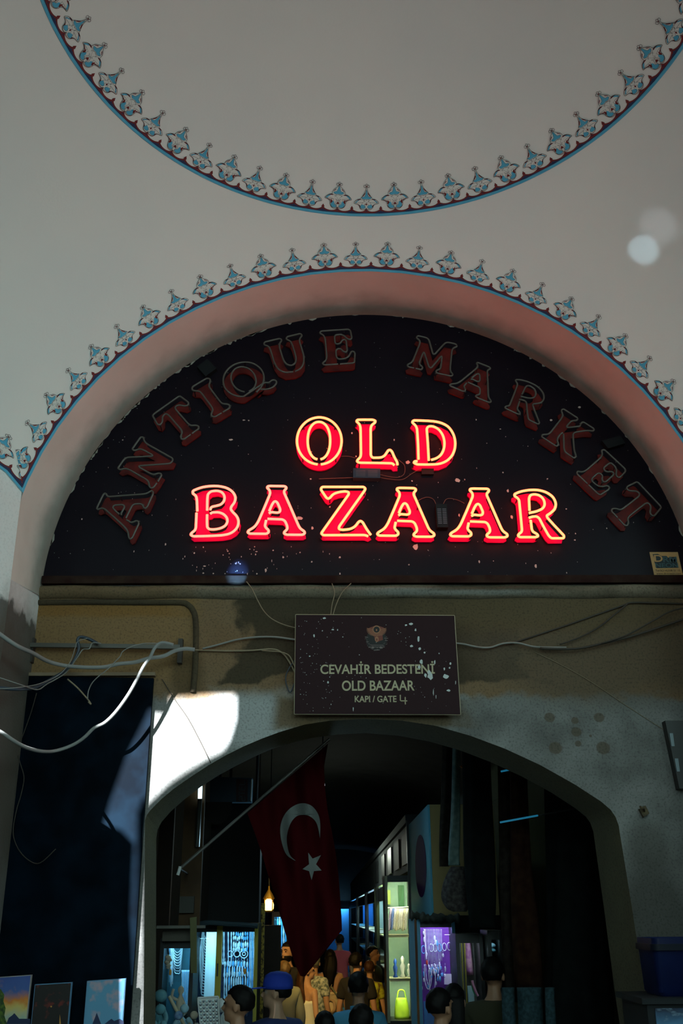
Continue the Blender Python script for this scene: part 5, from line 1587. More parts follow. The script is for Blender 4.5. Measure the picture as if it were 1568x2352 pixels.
# lantern
YLN = 12.5
ln = empty('lantern', (X(617, YLN), YLN, Z(2090, YLN)), 'amber glass lantern glowing above the crowd left of the flag', 'lantern')
c = W(617, 2075, YLN)
M_amber = glow('amber_glow', (1.0, 0.42, 0.06), 14.0)
MB().lathe((c.x, c.y, c.z - 0.08), [(0.03, 0), (0.055, 0.02), (0.06, 0.06), (0.045, 0.11), (0.02, 0.13)], 12).build('glass', M_amber, ln, smooth=True)
mb = MB()
mb.lathe((c.x, c.y, c.z + 0.05), [(0.07, 0), (0.05, 0.04), (0.012, 0.10), (0.01, 0.14)], 12)
mb.lathe((c.x, c.y, c.z - 0.10), [(0.02, 0), (0.06, 0.012), (0.065, 0.022)], 12)
for k in range(4):
    a = pi / 4 + k * pi / 2
    mb.tube([(c.x + 0.064 * cos(a), c.y + 0.064 * sin(a), c.z - 0.08), (c.x + 0.066 * cos(a), c.y + 0.066 * sin(a), c.z + 0.05)], 0.006, 5)
mb.build('brass_frame', mat('brass', (0.25, 0.17, 0.04), 0.35, metallic=0.8), ln)
MB().tube([(c.x, c.y, c.z + 0.18), (c.x, c.y, 4.6)], 0.006, 5).build('chain', M_dframe2, ln)
c = W(590, 2074, 13.5)
lg = MB().ell(c, (0.035, 0.035, 0.045), 10, 8)
lg.tube([(c.x, c.y, c.z + 0.04), (c.x, c.y, 4.62)], 0.005, 5, mi=1)
tag(lg.build('lamp_globe', [M_amber, M_dframe2], smooth=True), 'small orange lamp globe left of the lantern', 'lamp')

# ---- flag on a slanting pole
YFL = 7.55
M_flag = mat('dark_red_flag_cloth', (0.034, 0.0015, 0.0025), 0.9, spec=0.05)
M_flagw = mat('white_flag_cloth', (0.16, 0.18, 0.175), 0.9)
M_pole = mat('pale_metal_pole', (0.22, 0.22, 0.21), 0.35, metallic=0.5)
def fl(x, y):
    return YFL + 0.05 * sin(x * 0.055 + y * 0.012) + 0.02 * sin(x * 0.13 - y * 0.02)
LE = [(568, 1868), (578, 1895), (589, 1925), (601, 1960), (614, 2005), (628, 2052), (641, 2095), (654, 2140), (666, 2180), (677, 2215), (690, 2242)]
RE = [(753, 1708), (744, 1760), (746, 1810), (752, 1860), (762, 1910), (771, 1960), (777, 2010), (781, 2060), (784, 2105), (785, 2137), (700, 2243)]
flag = empty('flag', (W(680, 1800, YFL).x, YFL, W(680, 2240, YFL).z), 'dark red flag with white crescent and star hanging from a slanting pole', 'flag')
mb = MB()
nu, nv = 40, len(LE) * 4 - 3
def lerp_path(P, t):
    f = t * (len(P) - 1); i = min(int(f), len(P) - 2); k = f - i
    return (P[i][0] * (1 - k) + P[i + 1][0] * k, P[i][1] * (1 - k) + P[i + 1][1] * k)
for off in (0.0, 0.004):
    for j in range(nv):
        a, b_ = lerp_path(LE, j / (nv - 1)), lerp_path(RE, j / (nv - 1))
        for i in range(nu + 1):
            t = i / nu
            x, y = a[0] * (1 - t) + b_[0] * t, a[1] * (1 - t) + b_[1] * t
            p = W(x, y, fl(x, y)); mb.v.append((p.x, p.y + off, p.z))
n1 = (nu + 1) * nv
for s_ in (0, 1):
    for j in range(nv - 1):
        for i in range(nu):
            a = s_ * n1 + j * (nu + 1) + i
            mb.f.append((a, a + 1, a + nu + 2, a + nu + 1)); mb.mi.append(0)
def edge(idx):
    for a, b_ in zip(idx[:-1], idx[1:]):
        mb.f.append((a, b_, b_ + n1, a + n1)); mb.mi.append(0)
edge([i for i in range(nu + 1)]); edge([(nv - 1) * (nu + 1) + i for i in range(nu + 1)])
edge([j * (nu + 1) for j in range(nv)]); edge([j * (nu + 1) + nu for j in range(nv)])
mb.build('cloth', M_flag, flag, smooth=60)
k_ = 0.319
CR_O = [(1095, 1027), (1030, 985), (995, 900), (982, 800), (1000, 720), (1040, 660), (1100, 620), (1160, 612), (1215, 635), (1255, 690), (1270, 760), (1268, 865)]
CR_I = [(1268, 865), (1255, 790), (1235, 740), (1195, 705), (1150, 695), (1100, 705), (1060, 750), (1035, 820), (1030, 890), (1050, 980), (1095, 1027)]
STAR = [(1183, 965), (1215, 1010), (1275, 985), (1240, 1050), (1280, 1095), (1225, 1100), (1208, 1165), (1190, 1100), (1143, 1085), (1190, 1050)]
def cloth_patch(name, poly):
    P = [(330 + x * k_, 1650 + y * k_) for x, y in poly]
    mb = MB()
    tr_ = [list(t) for t in tessellate_polygon([[Vector((a, b_, 0)) for a, b_ in P]])]
    tris_ = [[P[i] for i in t] for t in tr_]
    for _ in range(3):
        nt_ = []
        for a, b_, c in tris_:
            ab, bc, ca = ((a[0] + b_[0]) / 2, (a[1] + b_[1]) / 2), ((b_[0] + c[0]) / 2, (b_[1] + c[1]) / 2), ((c[0] + a[0]) / 2, (c[1] + a[1]) / 2)
            nt_ += [(a, ab, ca), (ab, b_, bc), (ca, bc, c), (ab, bc, ca)]
        tris_ = nt_
    for t in tris_:
        mb.add([W(x, y, fl(x, y) - 0.007) for x, y in t], [(0, 1, 2)])
    return mb.build(name, M_flagw, flag)
sm_o = [(v.x, v.y) for v in smooth_path([(a, b_, 0) for a, b_ in CR_O], sub=4)]
sm_i = [(v.x, v.y) for v in smooth_path([(a, b_, 0) for a, b_ in CR_I], sub=4)]
cloth_patch('crescent', sm_o + sm_i[1:-1])
cloth_patch('star', STAR)
fp = empty('flag_pole', (W(410, 2003, 7.75).x, 7.75, W(410, 2003, 7.75).z), 'slim pale pole slanting across the arch from lower left, carrying the flag', 'pole')
MB().tube([W(412, 1996, 7.75), W(757, 1697, 7.53)], 0.011, 8).build('shaft', M_pole, fp)
MB().tube([W(414, 1990, 7.74), W(408, 2010, 7.74)], 0.012, 8).build('lower_cap', M_whitep, fp)
p = W(412, 1996, 7.75)
MB().tube([p, (p.x - 0.02, YW + 0.004, p.z - 0.01)], 0.009, 6).build('wall_arm', M_dframe2, fp)
p = W(742, 1786, 9.5)
bl = empty('bulkhead_lamp', (p.x, 9.5, p.z - 0.1), 'small white lit lamp high up right of the flag top', 'lamp')
MB().tube([W(741, 1776, 9.5), W(743, 1805, 9.5)], 0.012, 8).build('tube', glow('white_tube_glow', (0.8, 0.85, 1.0), 3.0), bl)
MB().tube([W(743, 1806, 9.5), W(746, 1850, 9.5)], 0.007, 6).build('stem', M_dframe2, bl)
MB().tube([W(741, 1775, 9.5), (p.x, 9.5, 4.9)], 0.006, 6).build('hanger', M_dframe2, bl)

# ---- right: side sign with the oval, brown board, rolled awning
YR0, YR1 = 9.8, 12.1
xr_ = 0.97
M_oval = mat('blue_sign_panel', (0.10, 0.33, 0.44), 0.8, spec=0.08)
M_purp = mat('deep_purple', (0.020, 0.007, 0.075), 0.8, spec=0.05)
M_brownb = mat('olive_brown_board', (0.28, 0.20, 0.075), 0.8)
sg = empty('side_sign', (xr_, YR0, Z(2102, YR0)), 'tall blue box sign with a purple oval on its side, jutting from the right shops', 'sign')
za, zb2 = Z(2103, YR0, 985), Z(1848, YR0, 985)
MB().box((xr_ + 0.009, (YR0 + YR1) / 2, (za + zb2) / 2), (0.018, YR1 - YR0, zb2 - za)).build('side_panel', M_oval, sg)
mb = MB()
pts = circ(0, 0, 1, 32)
mb.prism([[(YR0 + 0.95 + 0.62 * a, (za + zb2) / 2 - 0.02 + 0.30 * b_) for a, b_ in pts]], lambda p, d: (d, p[0], p[1]), xr_ - 0.004, xr_ - 0.001)
mb.build('oval', M_purp, sg)
MB().box((xr_ + 0.02 + 0.30, YR0 + 0.01, (za + zb2) / 2), (0.6, 0.02, zb2 - za)).build('front_board', M_brownb, sg)
MB().box((xr_ - 0.004, YR1 + 0.03, (za + zb2) / 2), (0.05, 0.05, zb2 - za + 0.1)).build('end_post', M_dframe2, sg)
MB().tube(smooth_path([(xr_ + 0.3, YR0 + 0.3, zb2), (xr_ + 0.3, YR0 + 0.3, 4.4)], sub=2), 0.012, 6).build('hanger', M_dframe2, sg)
mb = MB()
P = smooth_path([W(x, y, 9.6) for x, y in ((944, 2103), (960, 2104), (980, 2109), (1000, 2108), (1030, 2110), (1056, 2109))], sub=5)
mb.tube(P, [0.034 + 0.010 * sin(i * 1.9) + 0.006 * cos(i * 0.8) for i in range(len(P))], 10)
YPC_ = 9.72
aw2 = empty('rolled_awning', (P[0].x, 9.6, P[0].z), 'dark rolled up awning along the top of the purple case', 'awning')
for x, y in ((955, 2104), (1045, 2109)):
    q_ = W(x, y, 9.6)
    MB().tube([q_, (q_.x, YPC_ + 0.1, Z(2117, YPC_, 1000) + 0.036)], 0.008, 6).build('arm', M_dframe2, aw2)
mb.build('roll', mat('dark_green_cloth', (0.02, 0.025, 0.02), 0.9, noise=(20, (0.06, 0.07, 0.06), 0.6, 4)), aw2, smooth=True)
# purple jewellery case
YPC = 9.72
pc, x0, x1, z0, z1 = case('purple_case', 'violet lit jewellery case with purple back panel behind the near heads on the right', 958, 1044, 2117, YPC, 0.32, mat('purple_velvet', (0.15, 0.035, 0.30), 0.7), M_viol, mat('blue_metal_post', (0.05, 0.20, 0.32), 0.4, metallic=0.3))
MB().box((x0 - 0.05, YPC - 0.012, (z0 + z1) / 2), (0.05, 0.03, z1 - z0 + 0.05)).build('side_post', mat('blue_side_post', (0.04, 0.17, 0.28), 0.4), pc)
NP = YPC + 0.27
for i in range(12):
    x = 976 + i * 3.4
    strand([(x, 2134), (x + 0.3, 2170), (x + 0.2, 2206 + (i * 7) % 19)], NP, 'fine silver chain hanging in the purple case', 'fine chains in the purple case', r=0.0028)
for i, (x, y, m, lb) in enumerate(((990, 2177, M_bead, 'first silver ring bracelet in the row on the purple panel'), (999, 2177, M_bead, 'second silver ring bracelet in the row on the purple panel'), (1009, 2176, M_beadb, 'bright blue ring bracelet on the purple panel'), (1020, 2175, M_bead, 'silver ring bracelet right of the blue one on the purple panel'), (1031, 2174, M_bead, 'last silver ring bracelet at the right of the purple panel'), (972, 2181, M_beadb, 'blue bracelet alone at the left of the purple panel'))):
    torus(W(x, y, NP), 0.033, 0.0042, m, 'bracelet', lb, 'bracelets in the purple case', 'bracelet', sx=0.55)
random.seed(8)
for i in range(46):
    pend(random.gauss(1000, 12) if i < 34 else random.uniform(968, 1034), (random.gauss(2224, 8) if i < 34 else random.uniform(2135, 2290)), NP - 0.01, random.choice((0, 0, 1)), M_beadb if i % 3 == 0 else M_bead, 'small glittering pendant on the purple panel', 'pendants on the purple panel')
strand([(975, 2134), (977, 2180), (979, 2203)], NP - 0.02, 'white cord with a red bead in the purple case', None, M_whitep, 0.005)
tag(MB().ell(W(980, 2211, NP - .02), (0.010, 0.008, 0.022), 8, 6).build('red_bead', mat('red_bead', (0.6, 0.06, 0.03), 0.3), smooth=True), 'long red bead under the white cord in the purple case', 'bead')
for (xa, xb, yb) in ((974, 992, 2272), (977, 990, 2262), (984, 1000, 2284)):
    strand([(xa, 2215), (xa + 2, yb - 15), ((xa + xb) / 2, yb), (xb - 2, yb - 15), (xb, 2215)], NP - .01, {2272: 'widest low silver necklace loop in the purple case', 2262: 'inner low silver necklace loop in the purple case', 2284: 'lowest silver necklace loop in the purple case'}[yb], None, r=0.004)
mb = MB(); quad = quad_plate([(1020, 2237), (1042, 2237), (1043, 2262), (1020, 2261)], NP - 0.012, 0.01)
tag(quad.build('price_card', M_whitep), 'white gridded price card at the right of the purple panel', 'card')
tag(quad_plate([(972, 2300), (1036, 2300), (1040, 2372), (974, 2372)], NP - 0.03, 0.012).build('blue_card', mat('blue_velvet_card', (0.05, 0.22, 0.42), 0.7)), 'plain blue jewellery card at the foot of the purple case', 'card')
# black framed case with mirror strips
YMC = 9.0
mc, x0, x1, z0, z1 = case('black_case', 'black framed glass case with pink cloth and pale cards right of the purple case', 1046, 1106, 2152, YMC, 0.4, mat('dim_grey_back', (0.05, 0.06, 0.055), 0.6), glow('soft_white_case_light', (0.75, 0.95, 1.0), 40.0), M_dframe2, strip=0.03, z0=1.28)
for x in (1059, 1066):
    tag(MB().tube([W(x, 2160, YMC + .02), W(x + 8, 2352, YMC + .02)], 0.005, 6).build('brass_strip', M_gold), 'thin brass upright strip, %s of the two in the black case' % ('left' if x == 1059 else 'right'), 'strip')
mb = MB()
for j in range(9):
    y = 2160 + j * 10
    mb.v += [tuple(W(1066 + 1.0 * j * 0.6 + 1.5 * sin(j), y, YMC + 0.30)), tuple(W(1076 + j * 0.9, y - 1, YMC + 0.27)), tuple(W(1080 + j * 0.9, y, YMC + 0.31))]
for j in range(8):
    for i in range(2):
        a = j * 3 + i
        mb.f.append((a, a + 1, a + 4, a + 3)); mb.mi.append(0)
sc = mb.build('pink_scarf', mat('mauve_scarf', (0.35, 0.20, 0.26), 0.8, noise=(20, (0.20, 0.05, 0.20), 1, 4)), smooth=True)
m_ = sc.modifiers.new('thick', 'SOLIDIFY'); m_.thickness = 0.006
tag(sc, 'mauve scarf hanging in the black framed case', 'scarf')
tag(quad_plate([(1073, 2264), (1087, 2264), (1091, 2325), (1077, 2326)], YMC + 0.2, 0.012).build('pale_card', mat('pale_blue_card', (0.30, 0.50, 0.55), 0.7)), 'tall pale blue card in the black framed case', 'card')
tag(MB().tube(smooth_path([W(x, y, YMC + 0.15) for x, y in ((1084, 2252), (1086, 2262), (1092, 2278), (1097, 2288))], sub=4), 0.011, 8).build('pink_ribbon', mat('pink_ribbon', (0.55, 0.25, 0.40), 0.6)), 'pink ribbon curling down in the black framed case', 'ribbon')
tag(MB().tube(smooth_path([W(x, y, YMC + 0.17) for x, y in ((1083, 2258), (1085, 2272), (1090, 2284), (1095, 2290))], sub=4), 0.006, 8).build('green_ribbon', mat('green_ribbon', (0.05, 0.40, 0.22), 0.6)), 'green ribbon beside the pink one in the black framed case', 'ribbon')
tag(MB().box((W(1088, 2345, YMC + .2).x, YMC + 0.2, 1.281 + 0.07), (0.11, 0.12, 0.14)).build('glass_box', mat('pale_teal_box', (0.12, 0.30, 0.36), 0.3)), 'pale teal box at the foot of the black framed case', 'box')
# second dark glazed bay with turquoise goods
dc, x0, x1, z0, z1 = case('dark_case', 'dim dark glass case with turquoise cloth at its top, right of the black case', 1119, 1152, 2144, 8.8, 0.4, M_pwall, glow('dim_case_light', (0.6, 0.9, 1.0), 14.0), M_dframe2, strip=0.03)
for (y, w, m, lb) in ((2172, 0.036, M_palebl, 'folded pale blue cloth at the top of the dark case'), (2183, 0.038, M_turq, 'folded turquoise cloth under the pale blue one in the dark case')):
    c = W(1128, y, 9.0)
    tag(MB().ell(c, (w, 0.05, 0.022), 14, 8).build('folded_cloth', m, smooth=True), lb, 'cloth')

# ---- bright glass display on the right
YG0, YG1 = 12.35, 12.85
M_cream3 = mat('cream_case_frame', (0.55, 0.56, 0.36), 0.5)
M_gback = mat('pale_green_back', (0.20, 0.34, 0.27), 0.7, noise=(2, (0.10, 0.22, 0.20), 1, 3))
gd, gx0, gx1, gz0, zg1 = case('glass_display', 'bright greenish white glass display case right of the crowd', 886, 948, 2016, YG0, 0.5, M_gback, M_warmw, M_cream3, strip=0.07, z0=1.05)
gcx, gw = (gx0 + gx1) / 2, gx1 - gx0 - 0.04
YGI = YG0 + 0.25
for py in (2147, 2246):
    MB().box((gcx, YG0 + 0.24, Z(py, YGI, 918)), (gw, 0.42, 0.012)).build('shelf', M_cream3, gd)
    MB().box((gcx, YG0 + 0.05, Z(py, YGI, 918) - 0.014), (gw - 0.02, 0.02, 0.012)).build('light_strip', M_warmw, gd)  # glowing strips added under each shelf to brighten the lower levels
    MB().box((gcx, YG0 + 0.028, Z(py, YGI, 918) - 0.008), (gw, 0.012, 0.030)).build('shelf_lip', M_cream3, gd)
MB().tube([(gx0 + 0.02, YGI, Z(2086, YGI, 918)), (gx1 - 0.02, YGI, Z(2083, YGI, 918))], 0.008, 6).build('hanging_rail', M_bead, gd)
MB().box((gx0 + 0.055, YG0 + 0.46, Z(2060, YGI, 900)), (0.07, 0.02, 0.16)).build('green_panel', mat('lime_board', (0.30, 0.42, 0.10), 0.7), gd)
MB().box((gx1 - 0.09, YG0 + 0.46, Z(2057, YGI, 930)), (0.07, 0.02, 0.24)).build('green_panel', mat('dark_green_board', (0.03, 0.12, 0.05), 0.7), gd)
cols = [mat('white_scarf', (0.72, 0.72, 0.68), 0.8), mat('lilac_scarf', (0.50, 0.44, 0.62), 0.8), mat('blue_scarf', (0.14, 0.24, 0.62), 0.8), mat('cream_scarf', (0.62, 0.60, 0.46), 0.8)]
def scarf(xt, xb, yt, yb, w, Y, m, label, group):
    mb = MB()
    n = 9
    for j in range(7):
        t = j / 6
        for i in range(n):
            u = i / (n - 1) - 0.5
            p = W(xt + (xb - xt) * t + u * w * (0.75 + 0.35 * t), yt + (yb - yt) * t, Y)
            mb.v.append((p.x, Y + 0.010 * sin(u * 12 + j), p.z))
    for j in range(6):
        for i in range(n - 1):
            a = j * n + i
            mb.f.append((a, a + 1, a + n + 1, a + n)); mb.mi.append(0)
    o = mb.build('hanging_scarf', m, smooth=True)
    s_ = o.modifiers.new('thick', 'SOLIDIFY'); s_.thickness = 0.006
    return tag(o, label, 'scarf', group)
for i, ci in enumerate((1, 2, 0, 3, 0, 0, 3, 0)):
    scarf(897.5 + i * 5.3, 893 + i * 5.3, 2086.5, 2138 - (i % 3) * 2, 5.2, YGI - 0.026 - 0.026 * (i % 2), cols[ci], 'pale scarf hanging slantwise on the rail of the bright glass display', 'scarves in the bright glass display')
def vase(px, py_base, s, m, label):
    p = W(px, py_base, YGI - 0.05)
    mb = MB().lathe((p.x, p.y, p.z), [(0.03 * s, 0), (0.04 * s, 0.01 * s), (0.018 * s, 0.05 * s), (0.03 * s, 0.10 * s), (0.036 * s, 0.14 * s), (0.016 * s, 0.18 * s), (0.024 * s, 0.20 * s), (0.026 * s, 0.23 * s), (0.012 * s, 0.26 * s), (0.002, 0.265 * s)], 12)
    return tag(mb.build('white_vase' if m is M_whitep else 'blue_vase', m, smooth=True), label, 'vase')
zs = Z(2246, YGI, 918) + 0.007
for (px, s, m, lb) in ((925, 0.85, M_whitep, 'small white figurine vase right of centre on the middle shelf of the bright display'), (939, 0.55, M_whitep, 'smallest white vase at the right of the middle shelf'), (908, 0.75, mat('cobalt_glaze', (0.03, 0.12, 0.60), 0.3), 'cobalt blue vase at the left of the middle shelf')):
    o = vase(px, 2245, s, m, lb)
    lo = min(v.co.z for v in o.data.vertices)
    o.location.z += zs - lo
M_lime = mat('lime_green_leather', (0.30, 0.50, 0.02), 0.5, noise=(9, (0.18, 0.36, 0.02), 0.9, 4))
p = W(923, 2344, YGI - 0.03)
c = (p.x, p.y, p.z)
zb0 = gz0 + 0.002
bag = empty('lime_bag', (c[0], c[1], zb0), 'lime green handbag standing at the foot of the bright glass display', 'bag')
hh = Z(2264, YGI, 930) - zb0 - 0.05
mb = MB()
for j in range(9):
    t = j / 8
    wx, wy = 0.085 * (1 - 0.3 * t ** 2), 0.06 * (1 - 0.6 * t)
    for k in range(20):
        a = 2 * pi * k / 20
        mb.v.append((c[0] + wx * cos(a), c[1] + wy * sin(a) * (1 + 0.1 * cos(3 * a + j)), zb0 + hh * 0.75 * t))
for j in range(8):
    for k in range(20):
        mb.f.append((j * 20 + k, j * 20 + (k + 1) % 20, (j + 1) * 20 + (k + 1) % 20, (j + 1) * 20 + k)); mb.mi.append(0)
mb.f.append(tuple(range(19, -1, -1))); mb.mi.append(0); mb.f.append(tuple(160 + k for k in range(20))); mb.mi.append(0)
mb.build('body', M_lime, bag, smooth=True)
MB().tube(smooth_path([(c[0] - 0.05, c[1], zb0 + hh * 0.72), (c[0] - 0.03, c[1], zb0 + hh), (c[0] + 0.03, c[1], zb0 + hh), (c[0] + 0.05, c[1], zb0 + hh * 0.72)], sub=5), 0.008, 8).build('handle', M_lime, bag, smooth=True)

# fascia over the shops on the right, and farther fronts
M_fasc = mat('dark_fascia', (0.035, 0.045, 0.05), 0.8)
fa = empty('shop_fascia', (xr_ + 0.05, 14, zg1 + 0.05), 'dark fascia boards above the bright display on the right', 'fascia')
MB().box((xr_ + 0.05, (YR1 + YE) / 2 - 1, zg1 + 0.34), (0.08, YE - YR1 - 3, 0.52)).build('board', M_fasc, fa)
for y in (12.75, 14.2, 15.8, 17.6, 20.0):
    MB().box((xr_ - 0.004, y, zg1 + 0.34), (0.02, 0.9, 0.36)).build('inset_panel', M_wood2 if y < 15 else M_dframe2, fa)
MB().box((xr_ + 0.35, (YR1 + YE) / 2 - 1, zg1 + 0.68), (0.7, YE - YR1 - 3, 0.10)).build('top_cornice', M_fasc, fa)
def front(y0, y1, light_c, back, label, es=6.0):
    r = empty('shop_bay', (xr_ + 0.2, (y0 + y1) / 2, 0), label, 'shop')
    lm = glow('shop_light', light_c, es)
    MB().box((xr_ + 0.5, (y0 + y1) / 2, zg1 / 2), (0.02, y1 - y0, zg1)).build('back_panel', back, r)
    MB().box((xr_ + 0.1, (y0 + y1) / 2, zg1 - 0.05), (0.06, y1 - y0 - 0.2, 0.02)).build('light_strip', lm, r)
    MB().box((xr_ + 0.02, (y0 + y1) / 2, zg1 - 0.07), (0.03, y1 - y0 - 0.2, 0.22)).build('header', M_dframe2, r)
    for y in (y0, y1):
        MB().box((xr_, y, zg1 / 2 + 0.04), (0.06, 0.22, zg1 + 0.079)).build('post', M_dframe2, r)
    MB().box((xr_ + 0.25, (y0 + y1) / 2, 0.35), (0.5, y1 - y0, 0.7)).build('base_cabinet', M_dframe2, r)
    MB().box((xr_ + 0.25, (y0 + y1) / 2, 1.3), (0.45, y1 - y0 - 0.3, 0.02)).build('shelf', M_cream3, r)
    MB().box((xr_ + 0.25, (y0 + y1) / 2, 1.8), (0.45, y1 - y0 - 0.3, 0.02)).build('shelf', M_cream3, r)
    return r
M_greenb = mat('green_shop_back', (0.12, 0.20, 0.05), 0.7, noise=(7, (0.5, 0.55, 0.3), 0.9, 5))
front(17.0, 20.0, (0.6, 0.9, 0.35), M_greenb, 'dim green lit shop front just beyond the bright display', 40.0)
front(20.6, 25.0, (0.5, 0.8, 1.0), mat('red_blue_shop_back', (0.20, 0.05, 0.05), 0.7, noise=(3, (0.05, 0.2, 0.4), 1, 3)), 'shop front with red and blue goods beyond the green lit one', 22.0)
front(25.6, 32.0, (0.6, 0.95, 1.0), mat('pale_teal_back', (0.30, 0.42, 0.42), 0.7), 'pale teal shop front deep in the passage', 22.0)
front(33.0, 42.0, (0.1, 0.45, 1.0), mat('blue_shop_back', (0.05, 0.25, 0.6), 0.7), 'blue lit shop front deepest in the passage', 20.0)
# end of the passage glows blue
eb = empty('far_shop', (0.0, 43.6, 0), 'bright blue lit shop at the far end of the passage', 'shop front')
MB().box((0.5, 43.8, 1.3), (0.9, 0.1, 2.6)).build('back_panel', mat('far_blue_panel', (0.08, 0.35, 0.7), 0.7), eb)
MB().box((0.5, 43.5, 2.55), (0.85, 0.1, 0.05)).build('light_strip', glow('far_blue_light', (0.25, 0.65, 1.0), 40.0), eb)
MB().box((0.5, 43.42, 2.5), (0.9, 0.04, 0.3)).build('header', M_dframe2, eb)

# ---- textiles and rails on the dark right side
def drape(name, label, path, widths, Y, m, hem=None, folds=4, group=None):
    """hanging cloth bundle following a pixel path with pixel half widths"""
    P = smooth_path([(x, y, w) for (x, y), w in zip(path, widths)], sub=4)
    n = 20
    mb = MB()
    for j, q in enumerate(P):
        for k in range(n):
            a = 2 * pi * k / n
            hw = q.z * (1 + 0.16 * cos(folds * a + j * 0.25))
            c = W(q.x, q.y, Y)
            s = hw * Y / FPX
            mb.v.append((c.x + s * cos(a), c.y + 0.55 * s * sin(a), c.z))
    for j in range(len(P) - 1):
        for k in range(n):
            mb.f.append((j * n + k, j * n + (k + 1) % n, (j + 1) * n + (k + 1) % n, (j + 1) * n + k)); mb.mi.append(0)
    mb.f.append(tuple(range(n - 1, -1, -1))); mb.mi.append(0)
    mb.f.append(tuple((len(P) - 1) * n + k for k in range(n))); mb.mi.append(0)
    return tag(mb.build(name, m, smooth=True), label, 'textile', group)
M_tx1 = mat('dark_brown_textile', (0.012, 0.009, 0.007), 0.9, spec=0.1, noise=(18, (0.028, 0.022, 0.018), 0.8, 4))
M_tx2 = mat('grey_teal_cloth', (0.07, 0.12, 0.115), 0.9, noise=(25, (0.13, 0.19, 0.18), 0.8, 4))
M_tx3 = mat('patterned_dark_textile', (0.02, 0.014, 0.016), 0.9, noise=(30, (0.09, 0.085, 0.08), 0.7, 3))
M_tx4 = mat('red_brown_carpet', (0.018, 0.006, 0.004), 0.95, spec=0.1, noise=(12, (0.035, 0.016, 0.008), 0.9, 4))
M_tx5 = mat('teal_fringe', (0.012, 0.035, 0.045), 0.9, noise=(40, (0.03, 0.08, 0.10), 0.9, 3))
M_tx6 = mat('black_green_textile', (0.004, 0.005, 0.005), 0.95, spec=0.1, noise=(9, (0.007, 0.010, 0.010), 0.9, 4))
drape('hanging_cloth', 'dark cloth bundle hung high beside the brown sign board', [(1030, 1640), (1028, 1800), (1022, 1920), (1020, 1990)], [12, 13, 12, 11], 8.9, M_tx1)
drape('hanging_cloth', 'grey teal twisted cloth hanging with a pale lower end', [(1050, 1630), (1046, 1850), (1044, 1920), (1042, 1965), (1043, 1988)], [8, 9, 11, 13, 13], 8.7, M_tx2)
drape('hanging_cloth', 'bulging patterned dark bundle under the grey teal cloth', [(1050, 1990), (1046, 2020), (1043, 2060), (1050, 2086), (1056, 2094)], [12, 22, 26, 24, 14], 8.75, M_tx3)
drape('hanging_cloth', 'long dark textile column hanging right of the patterned bundle', [(1090, 1615), (1098, 1900), (1104, 2040), (1108, 2130)], [26, 30, 30, 28], 8.5, M_tx6)
drape('hanging_carpet', 'long red brown carpet hanging narrow in the dark right side', [(1186, 1600), (1196, 1980), (1206, 2120), (1214, 2268)], [15, 20, 27, 30], 8.2, M_tx4)
drape('hanging_carpet', 'faint striped carpet hanging left of the red brown carpet', [(1154, 1605), (1164, 2000), (1170, 2140), (1176, 2272)], [12, 15, 17, 18], 8.35, M_tx1)
for i, (px, w) in enumerate(((1166, 12), (1216, 24), (1262, 9))):
    drape('fringed_cloth', ('left narrow', 'wide middle', 'right narrow')[i] + ' teal fringed cloth at the foot of the dark right side', [(px, 2268), (px + 1, 2310), (px + 4, 2380)], [w, w + 1, w + 2], (8.0, 8.0, 7.84)[i], M_tx5, folds=9)
drape('hanging_cloth', 'broad black green textile covering the right inner wall', [(1302, 1590), (1318, 2000), (1326, 2200), (1332, 2400)], [50, 56, 62, 66], 8.1, M_tx6, folds=6)
M_railglint = mat('rail_blue_glint', (0.03, 0.20, 0.30), 0.4, emit=(0.03, 0.42, 0.75), estr=0.22)  # emission imitates bluish light caught on the metal rails
for (a, b_, e_, lb) in (((1150, 1772), (1194, 1763), (1780, 1639), 'short thin metal rail with an imitated blue glint, high behind the right of the arch'), ((1148, 1889), (1235, 1873), (1780, 1773), 'long thin metal rail with an imitated blue glint, lower behind the right of the arch')):
    lt = empty('metal_rail', W(*a, 7.9), lb, 'lamp')
    MB().tube([W(*a, 7.9), W(*b_, 7.9)], 0.007, 6).build('glint_section', M_railglint, lt)
    MB().tube([W(*b_, 7.9), W(*e_, 7.9)], 0.006, 6).build('dark_rail', M_dframe2, lt)
oc = MB().prism([[(W(x, y, 8.62).x, W(x, y, 8.62).z) for x, y in ((1056, 1760), (1106, 1728), (1106, 1775), (1090, 1782))]], lambda p, d: (p[0], d, p[1]), 8.62, 8.635)
tag(oc.build('orange_cloth', mat('orange_cloth', (0.30, 0.075, 0.006), 0.9)), 'orange triangular cloth tip high behind the right of the arch', 'cloth')

for ib, yb in enumerate((8.1, 8.36, 8.52, 8.72, 8.9)):
    zb_ = Z(1608 if yb < 8.6 else 1632, yb, 1100)
    struct(MB().box(((LX + RX) / 2, yb, zb_ + 0.03), (RX - LX, 0.07, 0.09)).build('trim_%d' % (8 + ib), M_wood2))
# ---- lamps in the passage, with added fills
pl_ = lamp('crowd_spot', 'SPOT', (-0.60, 10.7, 3.6), 480, (1.0, 0.62, 0.15), 0.12, (-0.12, 14.3, 1.2))  # unseen warm spot added to light the backs of the crowd
pl_.data.spot_size = radians(40); pl_.data.spot_blend = 0.6
lamp('passage_lamp_deep', 'POINT', (0.15, 19.0, 3.2), 45, (0.75, 0.85, 0.7), 0.12)
lamp('blue_fill_lamp', 'POINT', (-0.15, 9.15, 2.75), 12.0, (0.5, 0.85, 1.0), 0.08)  # unseen fill added to light the side sign and awning edge blue

